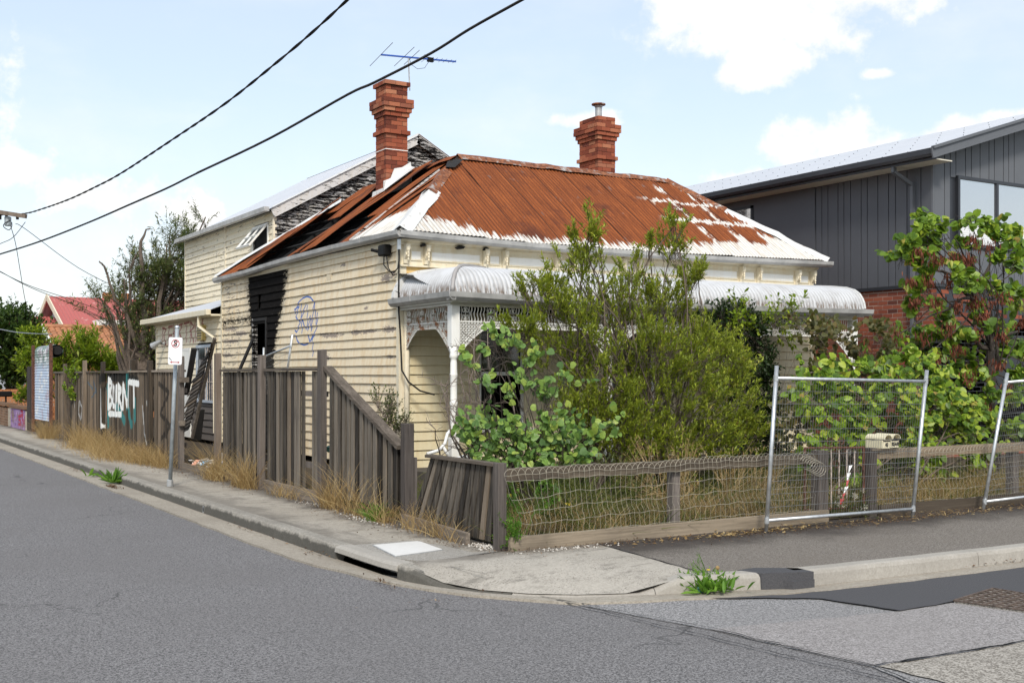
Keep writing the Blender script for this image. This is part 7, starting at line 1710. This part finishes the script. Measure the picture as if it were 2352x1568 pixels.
tuft(-2.62, -4.75, 40, .30, 'fresh green grass blades poking out beneath the low end of the sloping fence', 'green_grass_tuft', M['weed'], .03, .06, group='green weeds', w=.012, cat='grass tuft')
# yard growth behind the wire fence: nobody could count it
n = 8000; X = rng.uniform(-2.35, 8.0, n); Yg = rng.uniform(-7.25, -6.0, n); hh = (.28+.22*np.sin(X*1.7+1)**2+.12*np.sin(X*4.1)**2)*rng.uniform(.5, 1.25, n)
keep = (np.sin(X*3.3+Yg*2)+rng.normal(0, .8, n) > -.5) | (X > 2.4); X, Yg, hh = X[keep], Yg[keep], hh[keep]; n = len(X)
tag(blades(np.column_stack([X, Yg, np.zeros(n)]), rng.normal(0, .38, (n, 3))+np.array((0, 0, 1.1)), hh, rng.uniform(.002, .005, n), M['dry'], 'dry_grass', None, (0, 0, 0), .55), kind='stuff')
n = 7000; X = rng.uniform(-2.4, 8, n); Yg = rng.uniform(-7.28, -5.0, n); hh = (.16+.22*np.sin(X*1.3+2.2)**2)*rng.uniform(.5, 1.4, n)
tag(blades(np.column_stack([X, Yg, np.zeros(n)]), rng.normal(0, .5, (n, 3))+np.array((0, 0, 1.1)), hh, rng.uniform(.004, .010, n), M['grassgreen'], 'green_grass', None, (0, 0, 0), .6), kind='stuff')
n = 5000; X = rng.uniform(-2.3, 8, n); Yg = rng.uniform(-5.4, -2.2, n)
tag(blades(np.column_stack([X, Yg, np.zeros(n)]), rng.normal(0, .5, (n, 3))+np.array((0, 0, 1.1)), rng.uniform(.2, .6, n), rng.uniform(.004, .012, n), M['grassgreen'], 'yard_undergrowth', None, (0, 0, 0), .6), kind='stuff')
# small-leaved weeds through the wire
def wblob(x, y, z, r, n): return (x, y, z, r, r*.7, r, n)
plant('flowering_weed', (-2.25, -7.1, 0), [wblob(-2.3, -7.12, .22, .16, 26), wblob(-2.2, -7.1, .42, .12, 12), wblob(-2.38, -7.3, .12, .12, 14), wblob(-2.0, -7.0, .3, .18, 24), wblob(-2.45, -7.38, .08, .10, 10)], 'bright green weed with tiny yellow flowers beside the corner post', 'weed', M['weed'], T_OVAL, L=(.015, .04), ar=.5, per=12, twig=.15, r0=.006, bark=M['weed'])
plant('feathery_weed', (-1.3, -6.8, 0), [wblob(-1.7, -6.8, .35, .2, 36), wblob(-1.2, -6.8, .45, .25, 50), wblob(-.7, -6.7, .42, .25, 50), wblob(-1.4, -7.0, .2, .25, 50)], 'feathery mid-green weeds behind the left half of the looped wire', 'weed', M['grassgreen'], T_NARROW, L=(.02, .05), ar=.3, per=16, twig=.2, r0=.006, bark=M['grassgreen'])
plant('twiggy_straw_weed', (.2, -6.7, 0), [wblob(-.3, -6.7, .5, .25, 60), wblob(.1, -6.7, .45, .28, 70), wblob(.8, -6.8, .4, .3, 70), wblob(1.2, -6.8, .3, .25, 50)], 'dry twiggy straw-coloured weed in the middle of the wire fence', 'weed', M['dry'], T_NARROW, L=(.03, .07), ar=.12, per=14, twig=.25, r0=.006, bark=M['dry'], spread=1.1)
plant('white_flowering_weed', (1.95, -7.25, 0), [wblob(1.8, -7.2, .2, .14, 20), wblob(2.1, -7.2, .22, .16, 24), wblob(2.2, -7.4, .12, .12, 14), wblob(1.9, -7.3, .08, .14, 14)], 'weed with small cream flower heads at the foot of the rusty gate', 'weed', M['grassgreen'], T_NARROW, L=(.02, .045), ar=.3, per=14, twig=.18, r0=.006, bark=M['grassgreen'])
fw_ = []
for u, v in ((2140, 1140), (2180, 1155), (2165, 1180), (2185, 1165), (2120, 1172), (2208, 1178), (2225, 1150), (2150, 1150), (2200, 1195)):
    fw_.append(np.array(gy(u/1.0-0, v, -7.45)))
fp = np.array([gy((2600+x/2.4942)/1.50638, (1400+y/2.4942)/1.50638, -7.42) for x, y in ((790, 735), (770, 790), (895, 790), (910, 800), (975, 885), (930, 905), (800, 870), (960, 740), (735, 840), (880, 780), (985, 870))])
Pf = np.repeat(fp, 16, 0)+rng.normal(0, .016, (len(fp)*16, 3)); V, F, k = leaves(Pf, rng.normal(0, 1, (len(Pf), 3)), .016, .012, T_OVAL)
o = obj_np('flower_heads', V, F, M['flower_white'], None, (1.95, -7.4, .1), tint=np.repeat(rng.random(len(Pf)), k)); tag(o, kind='stuff')
yf = np.array([gy(u, v, -7.2) for u, v in ((1171, 1138), (1300, 1155), (1308, 1155), (1160, 1150), (1190, 1110), (1240, 1075), (1153, 1210), (1156, 1213))]); Pf = np.repeat(yf, 6, 0)+rng.normal(0, .008, (len(yf)*6, 3)); V, F, k = leaves(Pf, rng.normal(0, 1, (len(Pf), 3)), .014, .010, T_OVAL)
o = obj_np('yellow_flowers', V, F, M['flower_yellow'], None, (-2, -7.2, .1), tint=np.repeat(rng.random(len(Pf)), k)); tag(o, kind='stuff')
# broad-leaved weeds in the gutters
def rosette(x, y, z, n, L, label, name, mat=M['weed'], ar=.34, tmpl=T_OVAL, el=.5, sx=.03):
    P = np.column_stack([x+rng.normal(0, sx, n), y+rng.normal(0, sx, n), np.full(n, z)]); D = rng.normal(0, 1, (n, 3)); D[:, 2] = np.abs(D[:, 2])*el+.25
    LL = rng.uniform(.5, 1, n)*L; V, F, k = leaves(P+unit(D)*.02, D, LL, LL*ar, tmpl); return tag(obj_np(name, V, F, mat, None, (x, y, z), tint=np.repeat(rng.random(n)*.9, k)), label, 'weed', 'green weeds')
g_ = gz(262, 1108, -.11); rosette(g_[0], g_[1], -.12, 46, .28, 'large spiky green weed growing in the gutter left of the sign pole', 'gutter_weed', ar=.16, el=1.2)
g_ = gz(201, 1093, -.11); rosette(g_[0], g_[1], -.12, 7, .20, 'tiny green seedling in the gutter at the far left', 'gutter_weed', ar=.3)
g_ = gz(1625, 1352, -.12); wx, wy = g_[0], g_[1]
rosette(wx, wy, -.12, 320, .16, 'lush green dandelion clump at the kerb of the cross street', 'dandelion_clump', ar=.26, el=1.1, sx=.10)
dn = thing('dandelion_stalks', (wx, wy, -.12), 'tall thin stalks with one yellow flower and one pale seed head above the dandelion clump', 'weed')
m = MB(); tops = []
for u, v in ((1592, 1290), (1605, 1270), (1625, 1310), (1645, 1308), (1600, 1300), (1610, 1285), (1585, 1310)):
    q = gy(u, v, wy); m.tube([(wx+rng.normal(0, .04), wy+rng.normal(0, .03), -.12), tuple(q*.5+np.array((wx, wy, -.08))*.5+np.array((.01, 0, .02))), tuple(q)], [.003, .0025, .002], 4); tops.append(q)
m.build('stalks', M['weed'], dn)
MB().lathe(gy(1627, 1308, wy), [(-.004, .004), (0, .016), (.006, .014)], 9).build('yellow_flower', M['flower_yellow'], dn)
MB().lathe(gy(1648, 1303, wy), [(-.016, .004), (-.01, .014), (0, .018), (.01, .014), (.016, .004)], 9).build('seed_head', M['dry'], dn)
n = 160; Pq = np.array([tops[i % 2] for i in range(n)])*1.; Pq[:, 2] -= rng.random(n)*.16; V, F, k = leaves(Pq+rng.normal(0, .012, (n, 3)), rng.normal(0, 1, (n, 3))+np.array((0, 0, 1.)), .022, .005, T_NARROW); obj_np('stalk_leaves', V, F, M['weed'], dn, tint=np.repeat(rng.random(n), k))
# ---------------- dead leaves and litter on the ground ----------------
def litter(name, cx_, cy_, z, n, sx, sy, L, mat, ang=0., hz=.008):
    L *= .62; a = rng.normal(0, sx, n); b = rng.normal(0, sy, n); c, s = math.cos(ang), math.sin(ang)
    P = np.column_stack([cx_+a*c-b*s, cy_+a*s+b*c, z+np.abs(rng.normal(0, hz, n))]); D = rng.normal(0, 1, (n, 3)); D[:, 2] *= .18
    LL = rng.uniform(.4, 1.2, n)*L; V, F, k = leaves(P, D, LL, LL*rng.uniform(.2, .5), T_NARROW, roll=.25); o = obj_np(name, V, F, mat, None, (0, 0, 0), tint=np.repeat(rng.random(n), k)); o['kind'] = 'stuff'; return o
for i in range(12): y = 13-i*.9; litter('leaf_litter', -2.75-.12*random.random(), y, .004, 60, .12, .5, .05, M['drybrown'])
litter('leaf_litter', -2.6, 2.4, .005, 320, .16, .9, .06, M['drybrown']); litter('leaf_litter', -2.68, .3, .004, 300, .10, 1.1, .05, M['drybrown']); litter('leaf_litter', -2.62, -3.6, .005, 700, .12, .8, .05, M['drybrown'], hz=.015); litter('leaf_litter', -2.7, -4.9, .005, 240, .14, .5, .045, M['drybrown'])
litter('leaf_litter', -2.62, -6.9, .006, 380, .12, .5, .045, M['drybrown'], .3); litter('leaf_litter', -1.6, -7.5, .006, 700, .55, .07, .04, M['drybrown'], -.05, .01); litter('leaf_litter', .1, -7.68, .006, 900, .8, .12, .05, M['drybrown'], 0, .01); litter('leaf_litter', 2.1, -7.75, .006, 700, .6, .10, .06, M['drybrown'], 0, .02); litter('leaf_litter', 3.6, -7.62, .006, 1100, .9, .10, .05, M['drybrown'], 0, .012); litter('leaf_litter', 5.5, -7.6, .006, 600, .7, .1, .05, M['drybrown'])
litter('straw_litter', 3.2, -7.7, .01, 500, 1.2, .12, .09, M['dry'], 0, .015); litter('straw_litter', .3, -7.62, .01, 300, .7, .07, .09, M['dry'])
for u, v, n, s in ((258, 1118, 260, .16), (250, 1104, 120, .3), (380, 1130, 60, .5), (175, 1080, 90, .3), (560, 1215, 60, .4), (690, 1248, 60, .4), (1690, 1340, 500, .16), (1750, 1333, 300, .12), (1920, 1322, 560, .15), (1985, 1320, 200, .16), (720, 1270, 40, .2), (2330, 1286, 120, .3), (880, 1340, 60, .15), (1100, 1368, 40, .4)):
    q = gz(u, v, ZR+.02); along = math.pi/2 if u < 900 else 0; litter('gutter_litter', q[0], q[1], ZR+.022, n, s, .035, .06, M['drybrown'], along, .012)
# pebbles along the fence edges
def pebbles(cx_, cy_, n, sx, sy, r=.014):
    V = []; F = []
    for i in range(n):
        c = np.array((cx_+rng.normal(0, sx), cy_+rng.normal(0, sy), .004)); rr_ = r*rng.uniform(.4, 1.3); b = len(V)
        o8 = [(1, 0, 0), (0, 1, 0), (-1, 0, 0), (0, -1, 0), (0, 0, .8), (0, 0, -.4)]; V += [tuple(c+np.array(q)*rr_*rng.uniform(.7, 1.2)) for q in o8]; F += [(b+p, b+q, b+s_) for p, q, s_ in ((0, 1, 4), (1, 2, 4), (2, 3, 4), (3, 0, 4), (1, 0, 5), (2, 1, 5), (3, 2, 5), (0, 3, 5))]
    o = obj_np('pebbles', V, F, M['stone'], None, (0, 0, 0)); o['kind'] = 'stuff'
pebbles(-2.66, -4.6, 130, .06, .35); pebbles(-2.55, -7.0, 90, .06, .12, .016); pebbles(-1.9, -7.52, 90, .35, .05); pebbles(-2.6, -3.2, 60, .05, .5, .01)
# ---------------- rubble, bins and rubbish ----------------
rb = thing('rubble_heap', (-2.2, 2.5, 0), 'heap of broken plaster and rubbish in the gap between the paling fences', 'rubble')
m = MB(); 
for i in range(70):
    c = np.array((rng.uniform(-2.35, -1.5), rng.uniform(1.7, 3.3), rng.uniform(.08, .20))); m2 = unit(rng.normal(0, 1, 3)); m.beam(c, c+np.array((m2[0], m2[1], m2[2]*.3))*rng.uniform(.08, .26), rng.uniform(.06, .16), .012, unit(rng.normal(0, .3, 3)+np.array((0, 0, 1.))))
m.build('plaster_pieces', M['rubble'], rb, kind='stuff')
m = MB()
for i in range(30):
    c = np.array((rng.uniform(-2.2, -1.2), rng.uniform(1.7, 3.3), rng.uniform(.1, .35))); m2 = unit(rng.normal(0, 1, 3)); m.beam(c, c+m2*rng.uniform(.15, .5)*np.array((1, 1, .4)), .06, .03)
m.build('charred_pieces', M['char'], rb, kind='stuff')
MB().beam((-2.38, 2.45, .13), (-2.25, 2.75, .17), .10, .01).build('blue_scrap', M['litter_blue'], rb); MB().beam((-2.42, 2.9, .10), (-2.30, 3.05, .17), .07, .01).build('orange_scrap', M['litter_orange'], rb)
MB().prism([(-2.3, 2.0, .15), (-2.1, 2.35, .15), (-2.2, 2.1, .34)], (.1, .02, 0)).build('grey_shard', M['gutter'], rb)
gb = thing('green_bin', (-1.7, -1.9, 0), 'grey wheelie bin with green lid behind the missing paling', 'bin')
MB().prism([(-1.95, -2.6, .02), (-1.4, -2.6, .02), (-1.4, -1.9, .02), (-1.95, -1.9, .02)], (0, 0, .55)).build('bin_body', M['galv_old'], gb, bevel=.03); MB().box(-2.0, -2.65, .57, -1.36, -1.85, .66).build('lid', M['greenbin'], gb, bevel=.02)
tb2 = thing('rubbish_bag', (-2.1, -5.35, 0), 'white and purple plastic rubbish between the gate post and the leaning palings', 'rubbish')
m = MB(); c = np.array((-2.05, -5.42, .22))
for i in range(26):
    a = unit(rng.normal(0, 1, 3)); b = unit(rng.normal(0, 1, 3)); p = c+a*np.array((.14, .12, .12)); m.quad(tuple(p), tuple(p+b*.10), tuple(p+b*.08+a*.05), tuple(p+a*.06))
m.build('plastic_film', M['whiteplastic'], tb2); MB().box(-2.2, -5.52, .12, -2.05, -5.42, .22).build('purple_packet', M['purple'], tb2)
MB().tube([(-2.30, -5.32, .28), (-2.32, -5.36, .22), (-2.28, -5.42, .16), (-2.22, -5.5, .15)], .014, 6).build('white_hook', M['whiteplastic'], tb2)
q = gz(1606, 1357, ZR+.03); o = MB().prism([(q[0]-.03, q[1]-.02, ZR+.02), (q[0]+.04, q[1]-.015, ZR+.02), (q[0]+.01, q[1]+.02, ZR+.06)], (0, .01, .004)).build('green_litter_scrap', M['greenbin']); tag(o, 'small crumpled teal plastic scrap beside the dandelion clump', 'litter')
# ---------------- antenna ----------------
an = thing('tv_antenna', (2.0, 4.15, 7.3), 'television antenna with blue boom on a thin mast over the left chimney', 'antenna')
bA, bB = np.array(gy(875, 126, 4.15)), np.array(gy(1047, 142, 4.15)); mt = np.array(gy(938, 131, 4.15)); mb_ = np.array((mt[0]+.03, 4.15, 7.25))
MB().tube([mb_, mt], .014, 8).build('mast', M['galv_old'], an); MB().beam(bA, bB, .028, .028).build('boom', M['blue'], an)
ed = np.array((.18, .98, 0)); bd = unit(bB-bA)
for f, L_ in ((.0, 1.75), (.30, 1.45), (.40, 1.1), (.52, .62), (.58, .5), (.66, .34), (.72, .32), (.79, .30), (.85, .28), (.92, .26), (.98, .25)):
    c = bA+(bB-bA)*f; MB().tube([c-ed*L_/2, c+ed*L_/2], .006 if L_ > 1 else .004, 5).build('element', M['steelwire'], an)
MB().tube([mt+np.array((.02, 0, -.02)), mt+np.array((.06, 0, -.14)), mt+np.array((.2, 0, -.21)), mt+np.array((.36, 0, -.17)), bA+(bB-bA)*.65], .005, 5).build('feed_cable', M['cable'], an)
MB().box(*(bA+(bB-bA)*.63-np.array((.03, .03, .05))), *(bA+(bB-bA)*.67+np.array((.03, .03, .03)))).build('balun', M['black'], an)
# ---------------- overhead cables and pole ----------------
def vplane(uv, p, q):
    """points on the vertical plane through plan points p and q"""
    p, q = np.array(p, float), np.array(q, float); n_ = np.array((-(q-p)[1], (q-p)[0])); o = []
    for u, v in uv: d = _ray(u, v); t = ((p-CAM[:2])@n_)/(d[:2]@n_); o.append(CAM+d*t)
    return o
def smooth_pts(P, k=5):
    P = np.array(P); n = len(P); o = []
    for i in range(n-1):
        p0, p1, p2, p3 = P[max(i-1, 0)], P[i], P[i+1], P[min(i+2, n-1)]
        for j in range(k): t = j/k; o.append(.5*((2*p1)+(-p0+p2)*t+(2*p0-5*p1+4*p2-p3)*t*t+(-p0+3*p1-3*p2+p3)*t**3))
    return o+[P[-1]]
PA, PB = gz(60, 492, 6.0), np.array((-1.93, -2.4)); 
dA = _ray(60, 491); pa = CAM+dA*((6.0-CAM[2])/dA[2]); dB = _ray(798, 0); pb = CAM+dB*((6.6-CAM[2])/dB[2])
ptsA = vplane([(-60, 497), (0, 494), (57, 490.5), (101, 478.5), (158, 458), (214, 432), (278, 398), (400, 318), (520, 236), (640, 140), (720, 72), (798, 0), (860, -60)], pa[:2], pb[:2])
ca = thing('twisted_power_cable', tuple(ptsA[0]), 'thick twisted black power cable, the upper of the two crossing the sky', 'cable')
sp = smooth_pts(ptsA, 12)
for ph in (0, math.pi):
    m = MB(); pts = []; 
    L_ = 0
    fine_ = []
    for i in range(len(sp)-1):
        n_ = max(1, int(np.linalg.norm(np.array(sp[i+1])-sp[i])/.07)); 
        for j in range(n_): fine_.append(sp[i]+(np.array(sp[i+1])-sp[i])*j/n_)
    for i, p in enumerate(fine_):
        t = unit(fine_[min(i+1, len(fine_)-1)]-fine_[max(i-1, 0)]); s_ = unit(np.cross(t, (0, 0, 1))); u_ = np.cross(s_, t); a = i*.07/.42*2*math.pi*.5+ph; pts.append(p+(s_*math.cos(a)+u_*math.sin(a))*.010)
    m.tube(pts, .0125, 5).build('strand', M['cable'], ca)
dA = _ray(0, 583); pa2 = CAM+dA*26; dB = _ray(1200, 0); pb2 = CAM+dB*((6.4-CAM[2])/dB[2])
ptsB = vplane([(-80, 607), (0, 583.5), (92.6, 554), (203, 511), (293.5, 471.7), (384, 432), (451.6, 398.3), (620, 318), (796.6, 218.8), (860, 190), (990, 123), (1080.5, 66.4), (1200, 0), (1290, -50)], pa2[:2], pb2[:2])
cb_ = thing('overhead_cable', tuple(ptsB[0]), 'thick black cable crossing the sky in front of the left chimney', 'cable'); MB().tube(smooth_pts(ptsB, 5), .017, 6).build('cable_line', M['cable'], cb_, smooth=True)
# second strand clearly bound on it near the camera end
MB().tube([p+np.array((0, 0, .02)) for p in smooth_pts(ptsB[6:], 5)], .006, 5).build('support_wire', M['galv_old'], cb_)
pole_y = 18.; PXl = gy(-30, 500, pole_y)
pl_ = thing('power_pole', (PXl[0]-1.2, pole_y, 0), 'timber crossarm of a power pole at the upper left edge', 'power pole')
MB().tube([(PXl[0]-1.2, pole_y, -.1), (PXl[0]-1.2, pole_y, gy(0, 440, pole_y)[2])], [.17, .13], 12).build('pole', M['bark'], pl_, smooth=True)
ca0, ca1 = np.array(gy(-60, 478, pole_y)), np.array(gy(60, 497, pole_y-1)); MB().beam(ca0-(ca1-ca0)*.9, ca1, .10, .11).build('crossarm', M['post'], pl_)
for u, v in ((15, 502), (40, 500), (0, 500)): MB().tube([gy(u, v-8, pole_y-.5), gy(u, v+4, pole_y-.5)], .04, 8).build('insulator', M['black'], pl_)
MB().lathe(gy(18, 519, pole_y-.5), [(0, .07), (.02, .09), (.24, .09), (.26, .05)], 10).build('cable_joint', M['pole'], pl_)
MB().tube(smooth_pts([gy(u, v, pole_y-.6) for u, v in ((24, 506), (12, 512), (8, 520), (20, 528), (27, 520), (27, 510))], 4), .012, 5).build('cable_loop', M['cable'], pl_)
def thin(uvs, ds, label, mat=M['cable'], r=.010):
    P = [CAM+_ray(u, v)*d for (u, v), d in zip(uvs, ds)]; t = thing('thin_wire', tuple(P[0]), label, 'cable', 'thin wires from the power pole'); MB().tube(smooth_pts(P, 5), r, 5).build('wire_line', mat, t)
thin([(20, 505), (35, 556), (46, 620), (58, 690), (72, 735)], [33, 34.5, 36, 38, 40], 'thin wire dropping steeply from the crossarm towards the red roofs')
thin([(36, 514), (60, 527), (180, 615), (285, 668)], [33, 34, 37, 40], 'thin wire running from the crossarm down behind the gum tree')
thin([(58, 510), (30, 545), (0, 560), (-40, 580)], [33, 32, 31, 29], 'thin wire slanting from the crossarm to the left edge')
thin([(-20, 615), (0, 624), (70, 657), (170, 690), (250, 720)], [30, 31, 33, 36, 39], 'upper of two thin wires sagging across the red gable roof')
thin([(-20, 614), (0, 623), (70, 660), (170, 700), (255, 738)], [30, 31, 33, 36, 39], 'lower of two thin wires sagging across the red gable roof')
thin([(-20, 751), (0, 756), (40, 763), (80, 766), (118, 767)], [26, 27, 29, 31, 33], 'pale thin wire in front of the dark tree at the left edge', M['galv'], .012)
